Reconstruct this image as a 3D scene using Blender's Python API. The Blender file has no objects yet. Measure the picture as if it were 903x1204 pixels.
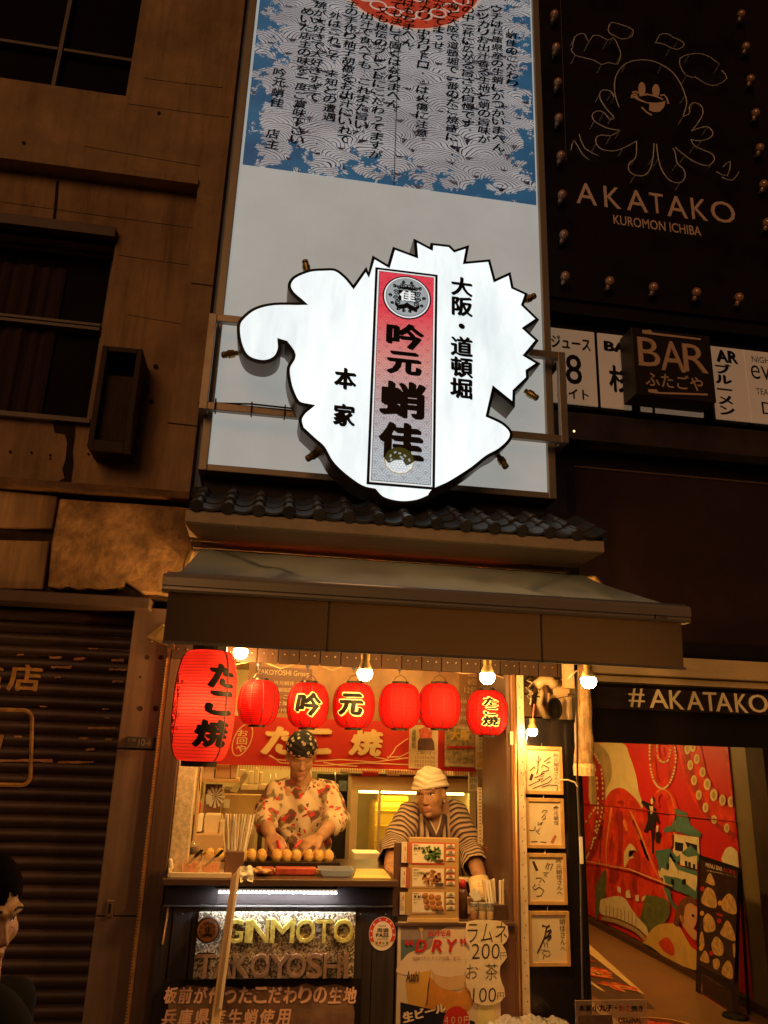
import bpy, bmesh, math, random
from mathutils import Vector, Matrix, Euler
random.seed(7)
S = bpy.context.scene
COL = S.collection
PI = math.pi

# ------------------------------------------------------------------ camera
AX = Vector((6278, 488, 901)); AZ = Vector((97, -2912, 901)).normalized()
AX = (AX - AZ * AX.dot(AZ)).normalized(); AY = AZ.cross(AX)
FPX = 901.0; PPX, PPY = 451.5, 602.0
EYE = Vector((0, 0, 1.65))
cd = bpy.data.cameras.new('camera'); cam = bpy.data.objects.new('camera', cd); COL.objects.link(cam)
cd.sensor_fit = 'VERTICAL'; cd.sensor_height = 24; cd.lens = FPX / 1204 * 24
cd.clip_start = 0.05; cd.clip_end = 500
R = Matrix(((AX.x, -AX.y, -AX.z), (AY.x, -AY.y, -AY.z), (AZ.x, -AZ.y, -AZ.z)))
cam.matrix_world = Matrix.Translation(EYE) @ R.to_4x4()
S.camera = cam

# ------------------------------------------------------------------ night sky and street light
W = bpy.data.worlds.new('World'); S.world = W; W.use_nodes = True
nt = W.node_tree; bg = nt.nodes['Background']
sky = nt.nodes.new('ShaderNodeTexSky'); sky.sky_type = 'NISHITA'; sky.sun_disc = False
SUN_EL, SUN_AZ = math.radians(24), math.radians(203)      # azimuth from +Y, clockwise
sky.sun_elevation = SUN_EL; sky.sun_rotation = SUN_AZ
nt.links.new(sky.outputs[0], bg.inputs[0]); bg.inputs[1].default_value = 0.0012
sd = bpy.data.lights.new('sun', 'SUN'); sun = bpy.data.objects.new('sun', sd); COL.objects.link(sun)
sd.energy = 0.52; sd.angle = math.radians(35); sd.color = (1.0, 0.47, 0.17)
dirv = Vector((math.sin(SUN_AZ) * math.cos(SUN_EL), math.cos(SUN_AZ) * math.cos(SUN_EL), math.sin(SUN_EL)))
sun.rotation_euler = dirv.to_track_quat('Z', 'Y').to_euler(); sun.location = dirv * 30
S.view_settings.view_transform = 'Standard'; S.view_settings.look = 'None'
S.view_settings.exposure = 0; S.view_settings.gamma = 1
S.render.engine = 'CYCLES'
S.cycles.use_denoising = True
S.cycles.sample_clamp_indirect = 3.0
S.cycles.max_bounces = 7
S.cycles.caustics_reflective = False; S.cycles.caustics_refractive = False

# ------------------------------------------------------------------ measuring helpers
def ray(u, v):
    d = Vector((u - PPX, v - PPY, FPX))
    return Vector((AX.dot(d), AY.dot(d), AZ.dot(d)))
def P(u, v, Y):
    d = ray(u, v); return EYE + d * (Y / d.y)
def PX(u, v, X):
    d = ray(u, v); return EYE + d * (X / d.x)
def PZ(u, v, Z=0.0):
    d = ray(u, v); return EYE + d * ((Z - EYE.z) / d.z)
def BX(uL, uR, vT, vB, Y):
    um, vm = (uL + uR) / 2, (vT + vB) / 2
    return (P(uL, vm, Y).x, P(uR, vm, Y).x, P(um, vB, Y).z, P(um, vT, Y).z)   # x0,x1,z0,z1

# ------------------------------------------------------------------ materials
MATS = {}
def M(name, col=(.5, .5, .5), rough=.6, metal=0, var=.12, scale=8, st=(1, 1, 1), bump=.0, emit=0, ecol=None,
      trans=0, tcol=None, rnd=0, spec=.5, dirt=0, dcol=(.02, .012, .008), dscale=2.5, coat=0, alpha=1, streak=0):
    if name in MATS: return MATS[name]
    m = bpy.data.materials.new(name); m.use_nodes = True; t = m.node_tree; N = t.nodes; L = t.links
    b = N['Principled BSDF']; out = N['Material Output']
    b.inputs['Roughness'].default_value = rough; b.inputs['Metallic'].default_value = metal
    b.inputs['Specular IOR Level'].default_value = spec if max(col) > .06 or coat or spec != .5 else .18
    if coat: b.inputs['Coat Weight'].default_value = coat; b.inputs['Coat Roughness'].default_value = .12
    tc = N.new('ShaderNodeTexCoord'); mp = N.new('ShaderNodeMapping'); mp.inputs['Scale'].default_value = st
    L.new(tc.outputs['Object'], mp.inputs[0])
    nz = N.new('ShaderNodeTexNoise'); nz.inputs['Scale'].default_value = scale; nz.inputs['Detail'].default_value = 6
    nz.inputs['Roughness'].default_value = .65
    L.new(mp.outputs[0], nz.inputs[0])
    rp = N.new('ShaderNodeValToRGB'); e = rp.color_ramp.elements
    e[0].position = .3; e[1].position = .7
    e[0].color = tuple(max(0, c * (1 - var)) for c in col) + (1,); e[1].color = tuple(min(1, c * (1 + var)) for c in col) + (1,)
    L.new(nz.outputs[0], rp.inputs[0]); c = rp.outputs[0]
    if dirt:
        n2 = N.new('ShaderNodeTexNoise'); n2.inputs['Scale'].default_value = dscale; n2.inputs['Detail'].default_value = 8
        n2.inputs['Roughness'].default_value = .7
        L.new(tc.outputs['Object'], n2.inputs[0])
        r2 = N.new('ShaderNodeMapRange'); r2.inputs[1].default_value = .45; r2.inputs[2].default_value = .75
        r2.inputs[3].default_value = 0; r2.inputs[4].default_value = dirt
        L.new(n2.outputs[0], r2.inputs[0])
        mx = N.new('ShaderNodeMixRGB'); mx.inputs[2].default_value = dcol + (1,)
        L.new(r2.outputs[0], mx.inputs[0]); L.new(c, mx.inputs[1]); c = mx.outputs[0]
    if streak:      # rain streaks: noise drawn out downwards
        m3 = N.new('ShaderNodeMapping'); m3.inputs['Scale'].default_value = (9, 9, .7); L.new(tc.outputs['Object'], m3.inputs[0])
        n3 = N.new('ShaderNodeTexNoise'); n3.inputs['Scale'].default_value = 1.6; n3.inputs['Detail'].default_value = 7; n3.inputs['Roughness'].default_value = .75; L.new(m3.outputs[0], n3.inputs[0])
        r4 = N.new('ShaderNodeMapRange'); r4.inputs[1].default_value = .48; r4.inputs[2].default_value = .72; r4.inputs[4].default_value = streak; L.new(n3.outputs[0], r4.inputs[0])
        x4 = N.new('ShaderNodeMixRGB'); x4.inputs[2].default_value = dcol + (1,); L.new(r4.outputs[0], x4.inputs[0]); L.new(c, x4.inputs[1]); c = x4.outputs[0]
    if rnd:
        oi = N.new('ShaderNodeObjectInfo'); r3 = N.new('ShaderNodeMapRange')
        r3.inputs[3].default_value = 1 - rnd; r3.inputs[4].default_value = 1 + rnd
        L.new(oi.outputs['Random'], r3.inputs[0])
        hs = N.new('ShaderNodeHueSaturation'); L.new(r3.outputs[0], hs.inputs['Value']); L.new(c, hs.inputs['Color']); c = hs.outputs[0]
    L.new(c, b.inputs['Base Color'])
    if bump:
        bp = N.new('ShaderNodeBump'); bp.inputs['Strength'].default_value = bump; bp.inputs['Distance'].default_value = .01
        L.new(nz.outputs[0], bp.inputs['Height']); L.new(bp.outputs[0], b.inputs['Normal'])
    if emit:
        if ecol: b.inputs['Emission Color'].default_value = ecol + (1,)
        else: L.new(c, b.inputs['Emission Color'])
        b.inputs['Emission Strength'].default_value = emit
    if trans:
        tr = N.new('ShaderNodeBsdfTranslucent')
        if tcol: tr.inputs[0].default_value = tcol + (1,)
        else: L.new(c, tr.inputs[0])
        ms = N.new('ShaderNodeMixShader'); ms.inputs[0].default_value = trans
        L.new(b.outputs[0], ms.inputs[1]); L.new(tr.outputs[0], ms.inputs[2]); L.new(ms.outputs[0], out.inputs[0])
    if alpha < 1: b.inputs['Alpha'].default_value = alpha
    MATS[name] = m
    return m
def glassy(name, col=(.8, .8, .8), alpha=.2, rough=.05):
    m = M(name, col, rough, var=.02); b = m.node_tree.nodes['Principled BSDF']; b.inputs['Alpha'].default_value = alpha
    return m

# ------------------------------------------------------------------ mesh builder (world coordinates in, one object out)
class MB:
    def __init__(s): s.v = []; s.f = []
    def add(s, vs, fs):
        n = len(s.v); s.v += [Vector(p) for p in vs]; s.f += [tuple(i + n for i in f) for f in fs]; return s
    def box(s, x0, x1, y0, y1, z0, z1):
        return s.add([(x, y, z) for x in (x0, x1) for y in (y0, y1) for z in (z0, z1)],
                     [(0, 1, 3, 2), (4, 6, 7, 5), (0, 4, 5, 1), (2, 3, 7, 6), (0, 2, 6, 4), (1, 5, 7, 3)])
    def obox(s, c, sx, sy, sz, rot=None):
        c = Vector(c); vs = [Vector((x, y, z)) for x in (-sx / 2, sx / 2) for y in (-sy / 2, sy / 2) for z in (-sz / 2, sz / 2)]
        if rot is not None:
            e = rot if isinstance(rot, Matrix) else Euler(rot).to_matrix(); vs = [e @ p for p in vs]
        return s.add([c + p for p in vs], [(0, 1, 3, 2), (4, 6, 7, 5), (0, 4, 5, 1), (2, 3, 7, 6), (0, 2, 6, 4), (1, 5, 7, 3)])
    def quad(s, a, b, c, d): return s.add([a, b, c, d], [(0, 1, 2, 3)])
    def ngon(s, pts): return s.add(pts, [tuple(range(len(pts)))])
    def prism(s, pts, off):            # pts: list of 3D points, off: extrusion vector
        n = len(pts); off = Vector(off)
        s.add([Vector(p) for p in pts] + [Vector(p) + off for p in pts],
              [tuple(range(n))] + [tuple(range(2 * n - 1, n - 1, -1))] + [(i, n + i, n + (i + 1) % n, (i + 1) % n) for i in range(n)])
        return s
    def tube(s, pts, r, seg=8, closed=False, cap=True, flat=1.0):
        pts = [Vector(p) for p in pts]; n = len(pts); rr = r if isinstance(r, (list, tuple)) else [r] * n
        ring = []; up = Vector((0, 1, .013)).normalized()
        for i, p in enumerate(pts):
            a = pts[(i - 1) % n] if (closed or i > 0) else p; b = pts[(i + 1) % n] if (closed or i < n - 1) else p
            t = (b - a)
            if t.length < 1e-9: t = Vector((0, 0, 1))
            t.normalize()
            x = up.cross(t)
            if x.length < .05: x = Vector((1, 0, 0)).cross(t)
            x.normalize(); y = t.cross(x)
            ring.append([p + (x * math.cos(2 * PI * k / seg) + y * flat * math.sin(2 * PI * k / seg)) * rr[i] for k in range(seg)])
        fs = []
        for i in range(n if closed else n - 1):
            j = (i + 1) % n
            fs += [(i * seg + k, i * seg + (k + 1) % seg, j * seg + (k + 1) % seg, j * seg + k) for k in range(seg)]
        if cap and not closed: fs += [tuple(range(seg))[::-1], tuple((n - 1) * seg + k for k in range(seg))]
        return s.add([q for rg in ring for q in rg], fs)
    def lathe(s, prof, c, seg=24, rot=None, sc=(1, 1)):
        c = Vector(c); vs = []; n = len(prof)
        for r, z in prof:
            for k in range(seg):
                p = Vector((r * math.cos(2 * PI * k / seg) * sc[0], r * math.sin(2 * PI * k / seg) * sc[1], z))
                vs.append(c + (rot @ p if rot else p))
        fs = [(i * seg + k, i * seg + (k + 1) % seg, (i + 1) * seg + (k + 1) % seg, (i + 1) * seg + k) for i in range(n - 1) for k in range(seg)]
        fs += [tuple(range(seg))[::-1], tuple((n - 1) * seg + k for k in range(seg))]
        return s.add(vs, fs)
    def ell(s, c, r, seg=14, rings=9, rot=None):
        if not isinstance(r, (tuple, list)): r = (r, r, r)
        prof = [(math.sin(PI * i / rings), -math.cos(PI * i / rings)) for i in range(1, rings)]
        c = Vector(c); vs = []
        for q, z in prof:
            for k in range(seg):
                p = Vector((q * math.cos(2 * PI * k / seg) * r[0], q * math.sin(2 * PI * k / seg) * r[1], z * r[2]))
                vs.append(c + (rot @ p if rot else p))
        n = len(prof)
        fs = [(i * seg + k, i * seg + (k + 1) % seg, (i + 1) * seg + (k + 1) % seg, (i + 1) * seg + k) for i in range(n - 1) for k in range(seg)]
        fs += [tuple(range(seg))[::-1], tuple((n - 1) * seg + k for k in range(seg))]
        return s.add(vs, fs)
    def caps(s, p0, p1, r0, r1, seg=10):
        p0 = Vector(p0); p1 = Vector(p1); d = (p1 - p0); L = d.length; q = d.to_track_quat('Z', 'Y').to_matrix()
        prof = []
        for i in range(1, 5): a = PI / 2 * i / 4; prof.append((r0 * math.sin(a), -r0 * math.cos(a)))
        for i in range(0, 4): a = PI / 2 * i / 4; prof.append((r1 * math.cos(a), L + r1 * math.sin(a)))
        return s.lathe(prof, p0, seg, q)
    def build(s, name, mat, parent=None, smooth=False, bevel=0, loc=None, recalc=True):
        me = bpy.data.meshes.new(name)
        o = bpy.data.objects.new(name, me)
        if parent is not None:
            base = Vector(parent.get('_o', (0, 0, 0))); o.parent = parent; o['_o'] = tuple(base)
        else:
            if loc is None:
                if s.v:
                    xs = [p.x for p in s.v]; ys = [p.y for p in s.v]; zs = [p.z for p in s.v]
                    loc = ((min(xs) + max(xs)) / 2, (min(ys) + max(ys)) / 2, min(zs))
                else: loc = (0, 0, 0)
            base = Vector(loc); o.location = base; o['_o'] = tuple(base)
        me.from_pydata([p - base for p in s.v], [], s.f)
        if recalc:
            bm = bmesh.new(); bm.from_mesh(me); bmesh.ops.recalc_face_normals(bm, faces=bm.faces); bm.to_mesh(me); bm.free()
        me.materials.append(mat); COL.objects.link(o)
        if smooth: me.polygons.foreach_set('use_smooth', [True] * len(me.polygons))
        if bevel:
            bv = o.modifiers.new('b', 'BEVEL'); bv.width = bevel; bv.segments = 2; bv.limit_method = 'ANGLE'
        return o
def B(x0, x1, y0, y1, z0, z1): return MB().box(x0, x1, y0, y1, z0, z1)

def T(name, label, cat, loc, group=None):
    o = bpy.data.objects.new(name, None); COL.objects.link(o); o.location = loc; o['_o'] = tuple(loc)
    o['label'] = label; o['category'] = cat; o.empty_display_size = .05
    if group: o['group'] = group
    return o
def tag(o, label, cat, group=None):
    o['label'] = label; o['category'] = cat
    if group: o['group'] = group
    return o
def STR(o): o['kind'] = 'structure'; return o
def copy_tree(o, parent=None):
    c = o.copy(); COL.objects.link(c); c.parent = parent
    for ch in [k for k in list(o.children)]: copy_tree(ch, c)
    return c

# ------------------------------------------------------------------ lettering: font outlines turned into mesh and fitted to four corners
def glyphs(s, bold=0, ext=0, res=3, line=1.0, space=1.0, shear=0):
    c = bpy.data.curves.new('t', 'FONT'); c.body = s; c.offset = bold; c.extrude = ext; c.resolution_u = res
    c.space_line = line; c.space_character = space; c.shear = shear; c.align_x = 'CENTER'
    o = bpy.data.objects.new('t', c); COL.objects.link(o)
    dg = bpy.context.evaluated_depsgraph_get(); dg.update()
    me = bpy.data.meshes.new_from_object(o.evaluated_get(dg))
    bpy.data.objects.remove(o); bpy.data.curves.remove(c)
    return me
def TXq(s, q, mat, parent, nrm=(0, -1, 0), off=.001, bold=0, ext=0, name='lettering', line=1.0, space=1.0, shear=0, jit=0, mapf=None, res=3, label=None, pad=0):
    me = glyphs(s, min(bold, 0), 0, res, line, space, shear)
    vs = [v.co.copy() for v in me.vertices]
    if not vs: return None
    bd = max(bold, 0); x0 = min(v.x for v in vs) - bd; x1 = max(v.x for v in vs) + bd; y0 = min(v.y for v in vs) - bd; y1 = max(v.y for v in vs) + bd
    nrm = Vector(nrm); base = Vector(parent.get('_o', (0, 0, 0)))
    if mapf is None:
        TL, TR, BR, BL = [Vector(p) for p in q]
        def mapf(a, b): return (TL * (1 - a) + TR * a) * (1 - b) + (BL * (1 - a) + BR * a) * b
    bm = bmesh.new(); bm.from_mesh(me)
    if mapf and q is None:
        for _ in range(3):
            lim = .12 * (y1 - y0) / max(1, s.count('\n') + 1) if True else .1
            es = [e for e in bm.edges if e.calc_length() > lim]
            if not es: break
            bmesh.ops.subdivide_edges(bm, edges=es, cuts=1); bmesh.ops.triangulate(bm, faces=[f for f in bm.faces if len(f.verts) > 4])
    if ext:
        bmesh.ops.solidify  # noqa
        fs = list(bm.faces)
        r = bmesh.ops.extrude_face_region(bm, geom=fs); nv = set(g for g in r['geom'] if isinstance(g, bmesh.types.BMVert))
    else: nv = set()
    lay = {}
    if bd:      # heavier strokes: the outline laid over itself in a small ring of shifts
        nc = 8 if bd > .02 else 4; g0 = list(bm.verts) + list(bm.edges) + list(bm.faces)
        for k in range(nc):
            r = bmesh.ops.duplicate(bm, geom=g0); a_ = 2 * PI * (k + .5) / nc; p_, q_ = (1.35 * bd * math.cos(a_), .55 * bd * math.sin(a_)) if bd > .02 else (bd * math.cos(a_), bd * math.sin(a_)); w = Vector((p_ * .8 - q_ * .6, -p_ * .6 - q_ * .8, 0)) if bd > .02 else Vector((p_, q_, 0)); vm = r['vert_map']
            for g in r['geom']:
                if isinstance(g, bmesh.types.BMVert): g.co += w; lay[g] = (k + 1) * .00005; 
            for a_, b_ in list(vm.items()):
                if a_ in nv: nv.add(b_)
                if b_ in nv: nv.add(a_)
    for v in bm.verts:
        a = (v.co.x - x0) / max(1e-6, x1 - x0); b = 1 - (v.co.y - y0) / max(1e-6, y1 - y0)
        p = mapf(a, b)
        d = off + (ext if v in nv else 0) + lay.get(v, 0)
        if isinstance(p, tuple): p, n_ = p
        else: n_ = nrm
        v.co = p + n_ * d - base
    if ext: bmesh.ops.recalc_face_normals(bm, faces=bm.faces)
    m2 = bpy.data.meshes.new(name); bm.to_mesh(m2); bm.free(); bpy.data.meshes.remove(me)
    m2.materials.append(mat); o = bpy.data.objects.new(name, m2); o.parent = parent; COL.objects.link(o)
    if label: o['label'] = label
    return o
def TX(s, px, Y, mat, parent, **k):
    x0, x1, z0, z1 = BX(*px, Y)
    return TXq(s, [(x0, Y, z1), (x1, Y, z1), (x1, Y, z0), (x0, Y, z0)], mat, parent, **k)
def TXV(s, px, Y, mat, parent, **k): return TX('\n'.join(s), px, Y, mat, parent, line=k.pop('line', 1.0), **k)

def decal(polys, Y, mat, parent, name='print', off=.001, th=0):
    if len(polys) > 1: return [decal([q], Y, mat, parent, name, off, th) for q in polys][-1]
    m = MB()
    for poly in polys:
        pts = [P(u, v, Y) + Vector((0, -off, 0)) for u, v in poly]
        if th: m.prism(pts, (0, -th, 0))
        else: m.ngon(pts)
    return m.build(name, mat, parent, recalc=bool(th))
def circ(u, v, r, n=28, ry=None): return [(u + r * math.cos(2 * PI * k / n), v - (ry or r) * math.sin(2 * PI * k / n)) for k in range(n)]
def strokes(lines, Y, mat, parent, w=.002, name='writing', off=.0015):
    if len(lines) > 1: return [strokes([q], Y, mat, parent, w, name, off) for q in lines][-1]
    m = MB()
    for ln in lines: m.tube([P(u, v, Y) + Vector((0, -off, 0)) for u, v in ln], w, 4, flat=.25)
    return m.build(name, mat, parent)

ink = M('black_ink', (.012, .011, .01), .5, var=.05)
blk = M('black_paint', (.015, .013, .013), .45, var=.3, scale=20, bump=.05)
brass = M('brass', (.55, .38, .14), .35, 1, var=.2)
alu = M('aluminium', (.55, .55, .54), .38, .8, var=.08)
bronze_frame = M('bronze_frame', (.36, .30, .24), .4, .35, var=.1, scale=3)
cream = M('cream_paint', (.62, .50, .34), .6, var=.1, dirt=.35, dscale=6)
paper = M('paper', (.78, .72, .58), .7, var=.06)
# ================================================================== GROUND
grd = MB(); grd.quad((-60, -60, 0), (60, -60, 0), (60, 60, 0), (-60, 60, 0))
STR(grd.build('street_ground', M('street_asphalt', (.06, .055, .05), .75, var=.3, scale=30, bump=.3, dirt=.4), loc=(0, 0, 0), recalc=False))

# ================================================================== OLD BUILDING ON THE LEFT
wallm = M('old_render', (.44, .27, .145), .85, var=.22, scale=5, bump=.3, streak=.55, dirt=.6, dscale=1.6, dcol=(.09, .05, .03))
wallf = M('old_render_recess', (.42, .245, .125), .85, streak=.65, var=.25, scale=4, st=(1.5, 1, .5), bump=.2, dirt=.6, dscale=2.2, dcol=(.08, .05, .03))
darkglass = M('dark_glass', (.007, .003, .007), .4, var=.3, scale=2, spec=.02)
winfr = M('window_frame_brown', (.13, .08, .06), .5, var=.2, scale=12)
ob = T('old_building', 'shabby brown rendered building with dark windows over a closed shutter, left of the stall', 'building', (-1.6, 3.0, 0))
xr = -.34; lz = 4.07
def wall_holes(xs, zs, holes, y0, y1, mb):
    for i in range(len(xs) - 1):
        for j in range(len(zs) - 1):
            cx, cz = (xs[i] + xs[i + 1]) / 2, (zs[j] + zs[j + 1]) / 2
            if any(h[0] < cx < h[1] and h[2] < cz < h[3] for h in holes): continue
            mb.box(xs[i], xs[i + 1], y0, y1, zs[j], zs[j + 1])
w1 = (-2.6, -.828, 4.51, 6.2)
z2t = P(125, 283, 3.06).z; z2b = P(60, 491, 3.06).z; w2 = (-2.6, -.785, z2b, z2t)
mb = MB(); wall_holes([-3.6, -2.6, -.828, xr], [lz, 4.51, 6.2, 8], [w1], 3.0, 3.35, mb)
mb.box(-.454, xr, 3.0, 3.35, 2.58, lz)
mb.build('wall', wallm, ob)
mb = MB(); wall_holes([-3.6, -2.6, -.785, -.454], [2.58, z2b, z2t, lz], [w2], 3.06, 3.35, mb)
mb.build('recessed_wall', wallf, ob)
MB().box(-3.6, xr, 3.36, 5.5, 0, 8).build('building_core', wallm, ob)
# hairline panel joints of the wall
jm = M('joint_dark', (.07, .045, .03), .9)
for (u0, v0, u1, v1) in ((150, 122, 270, 138), (170, 92, 262, 103), (100, 172, 235, 195), (0, 237, 228, 268), (140, 300, 226, 312), (150, 370, 222, 382)):
    Yq = 2.999 if v0 < 200 else 3.059
    if u1 < 236 or v0 < 200:
        MB().tube([P(u0, v0, Yq), P((u0 + u1) / 2 + 3, (v0 + v1) / 2 + .8, Yq), P(u1, v1, Yq)], .0012, 4).build('wall_crack', jm, ob)
for u0, v0, u1, v1 in ((225, 333, 250, 336), (197, 497, 231, 501)):
    MB().tube([P(u0, v0, 2.999), P(u1, v1, 2.999)], .003, 5).build('strap_joint', jm, ob)
# windows
def window(hole, Y, bars, label=None):
    f = MB(); x0, x1, z0, z1 = hole; t = .028
    f.box(x0, x1, Y, Y + .05, z0, z0 + t).box(x0, x1, Y, Y + .05, z1 - t, z1).box(x1 - t, x1, Y + .002, Y + .05, z0 + t, z1 - t).box(x0, x0 + t, Y + .002, Y + .05, z0 + t, z1 - t)
    fr = f.build('window_frame', winfr, ob)
    if label: fr['label'] = label
    g = MB(); g.box(x0 + t, x1 - t, Y + .025, Y + .03, z0 + t, z1 - t); g.build('pane', darkglass, fr)
    for b_ in bars: b_.build('glazing_bar', winfr, fr)
    return fr
bx = P(74, 50, 3.12).x; bz = P(75, 60, 3.12).z
window(w1, 3.12, [MB().box(bx - .009, bx + .009, 3.105, 3.14, 4.54, 6.17), MB().box(-2.57, bx - .014, 3.11, 3.14, bz - .008, bz + .008), MB().box(bx + .014, -.856, 3.11, 3.14, bz - .008, bz + .008)], 'upper window with thin brown glazing bars')
bz = P(60, 383, 3.14).z
fr2 = window(w2, 3.15, [MB().box(-2.57, -.813, 3.12, 3.17, bz - .008, bz + .006), MB().box(-2.57, -.813, 3.13, 3.16, bz + .018, bz + .03)], 'lower window with a curtain and a double rail')
MB().box(-2.6, -.785, 3.02, 3.1, z2t - .0, z2t + .05).build('window_hood', M('hood_metal', (.12, .07, .055), .6, var=.2), ob)
MB().box(-2.6, -.77, 3.03, 3.1, z2b - .02, z2b).build('window_sill', winfr, ob)
cur = MB(); n = 60; xs = [-1.9 + (1.9 - 1.0) * i / n for i in range(n + 1)]
pts = [(x, 3.20 + .007 * math.sin(i * 1.7) + .006 * math.sin(i * .6)) for i, x in enumerate(xs)]
for i in range(n):
    a, b_ = pts[i], pts[i + 1]; cur.quad((a[0], a[1], w2[2] + .03), (b_[0], b_[1], w2[2] + .03), (b_[0], b_[1], bz + .3), (a[0], a[1], bz + .3))
# the curtain hangs in front of the dark room, behind clear lower pane
cur2 = MB(); cur2.v = [Vector((p.x, p.y - .04, p.z)) for p in cur.v]; cur2.f = cur.f
cur2.build('curtain', M('curtain_cloth', (.045, .024, .024), .9, var=.25, scale=30, st=(1, 1, .1)), fr2, smooth=True)
# ledge above the recess
MB().box(-3.6, -.454, 2.985, 3.06, lz - .004, lz + .03).build('ledge', wallm, ob)
# cornice between render and stone cladding
zc = P(150, 582, 2.97).z
rust = M('rusty_edge', (.20, .10, .045), .8, var=.45, scale=14, bump=.4, dirt=.6, dscale=8)
MB().box(-3.6, -.33, 2.93, 3.02, zc - .01, zc + .022).build('cornice', rust, ob, bevel=.004)
stone = M('stained_cladding', (.46, .27, .12), .7, var=.4, scale=3.2, st=(3.0, 1, .45), bump=.2, streak=.7, dirt=.5, dscale=3.5, dcol=(.16, .075, .03))
rough = M('bare_mortar', (.50, .28, .12), .9, var=.55, scale=11, bump=1.0, dirt=.85, dscale=6, dcol=(.09, .045, .02))
def slab(pts, Y, th, mat, name='stone_panel'):
    q = [P(u, v, Y) for u, v in pts]
    return MB().prism(q, (0, th, 0)).build(name, mat, ob, bevel=.006)
slab([(-160, 560), (68, 583), (61, 622), (-160, 612)], 2.975, .03, stone)
slab([(-160, 630), (58, 636), (50, 693), (-160, 690)], 2.975, .03, stone)
random.seed(3)
top = [(70, 586), (110, 589), (160, 592), (224, 597)]
right = [(222, 625), (226, 650), (218, 688)]
low = [(200, 700), (182, 697), (165, 697), (151, 687), (147, 684), (143, 690), (130, 692), (118, 694), (104, 692), (92, 694), (80, 690), (70, 693), (56, 690)]
slab(top + right + low + [(60, 640)], 2.96, .05, rough)
MB().box(-3.6, -.3, 3.0, 3.36, 2.17, 2.6).build('mortar_bed', M('dark_mortar', (.06, .035, .02), .9, var=.4, scale=18, bump=.6), ob)
lin = P(90, 707, 2.93).z
MB().box(-3.6, P(176, 711, 2.93).x, 2.93, 3.05, lin - .014, lin + .03).build('lintel', M('lintel_steel', (.13, .075, .05), .55, .2, var=.3, scale=10, dirt=.4), ob, bevel=.004)
# round holes and stains
stain = M('stain', (.035, .02, .014), .9, var=.3)
m = MB()
for u, v, r in ((187, 133, 2.2), (183, 431, 3.2), (178, 472, 2.8), (37, 532, 1.6), (59, 535, 1.6), (59, 539, 1.3), (12, 531, 1.8), (104, 534, 1.5), (28, 168, 2.2)):
    Yq = 2.998 if v < 200 else 3.057
    m.ngon([P(a, b, Yq) for a, b in circ(u, v, r, 9)])
m.build('anchor_hole', stain, ob)
drips = ([[(62, 497), (88, 500), (88, 512), (85, 530), (86, 545), (84, 558), (83, 572), (76, 572), (70, 574), (69, 566), (76, 562), (73, 552), (77, 540), (79, 520), (76, 510), (64, 508)],
       [(27, 170), (31, 170), (24, 191), (19, 191)], [(66, 212), (69, 212), (67, 240), (65, 258), (62, 260), (64, 238)]])
for q in drips: decal([q], 3.0565, stain, ob, 'drip_stain')
# dark open box fixed beside the lower window
bxg = T('wall_box', 'dark open-fronted metal box fixed to the wall beside the lower window', 'box', tuple(P(130, 535, 2.95)))
bm_ = M('box_metal', (.055, .032, .026), .6, var=.3, scale=9, dirt=.5)
x0, x1, z0, z1 = BX(111, 160, 407, 528, 2.90)
m = MB(); t = .022
m.box(x0, x0 + t, 2.90, 3.055, z0, z1).box(x1 - t, x1, 2.90, 3.055, z0, z1).box(x0 + t, x1 - t, 2.902, 3.055, z0, z0 + t * 1.6).box(x0 + t, x1 - t, 2.902, 3.055, z1 - t, z1)
m.build('casing', bm_, bxg, bevel=.003)
MB().box(x0 + t, x1 - t, 3.03, 3.05, z0 + t, z1 - t).build('back_panel', M('box_inner', (.03, .018, .015), .8, var=.3, st=(8, 1, 1)), bxg)
MB().box(x0 + t, x1 - t, 2.94, 2.95, z0 + .05, z0 + .33).build('inner_flap', M('flap', (.05, .028, .022), .7, var=.3, st=(8, 1, 1)), bxg)

# ---- shutter, its posts
sh = T('roller_shutter', 'closed dark brown roller shutter with worn yellow lettering and a rounded outline', 'shutter', (-1.3, 3.08, 0))
slm = M('shutter_paint', (.070, .038, .033), .5, .2, var=.3, scale=9, st=(.5, 1, 4), bump=.2, rnd=.25, dirt=.5, dscale=4)
zt = lin - .014; pitch = .0455; nsl = int(zt / pitch)
prof = [(0, 0), (-.006, .006), (-.0125, .018), (-.012, .030), (-.006, .040), (.002, .044)]
sx0, sx1 = -2.9, -.492
me0 = None
for k in range(nsl + 1):
    z = zt - (k + 1) * pitch
    if me0 is None:
        mm = MB(); vs = [(x, 3.08 + a, z + b) for x in (sx0, sx1) for a, b in prof]; q = len(prof)
        mm.add(vs, [(i, i + 1, q + i + 1, q + i) for i in range(q - 1)])
        o0 = mm.build('slat', slm, sh, smooth=True, recalc=False); me0 = o0; zz0 = z
    else:
        o = o0.copy(); COL.objects.link(o); o.parent = sh; o.location.z = z - zz0
ylw = M('worn_yellow_paint', (.52, .26, .055), .7, var=.35, scale=25, dirt=.75, dscale=20, dcol=(.11, .055, .045))
Ys = 3.066
TX('店', (9, 49, 781, 813), Ys, ylw, sh, bold=.025); TX('売', (-35, 3, 781, 813), Ys, ylw, sh, bold=.025)
rr = lambda x0, y0, x1, y1, r: [(x1 - r + r * math.sin(a), y0 + r - r * math.cos(a)) for a in [i * PI / 12 for i in range(7)]] + [(x1 - r - 2 + r * math.cos(a), y1 - r + r * math.sin(a)) for a in [i * PI / 12 for i in range(7)]]
pts = [(-60, 833)] + rr(0, 835, 38, 923, 11) + [(-60, 921)]
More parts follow.
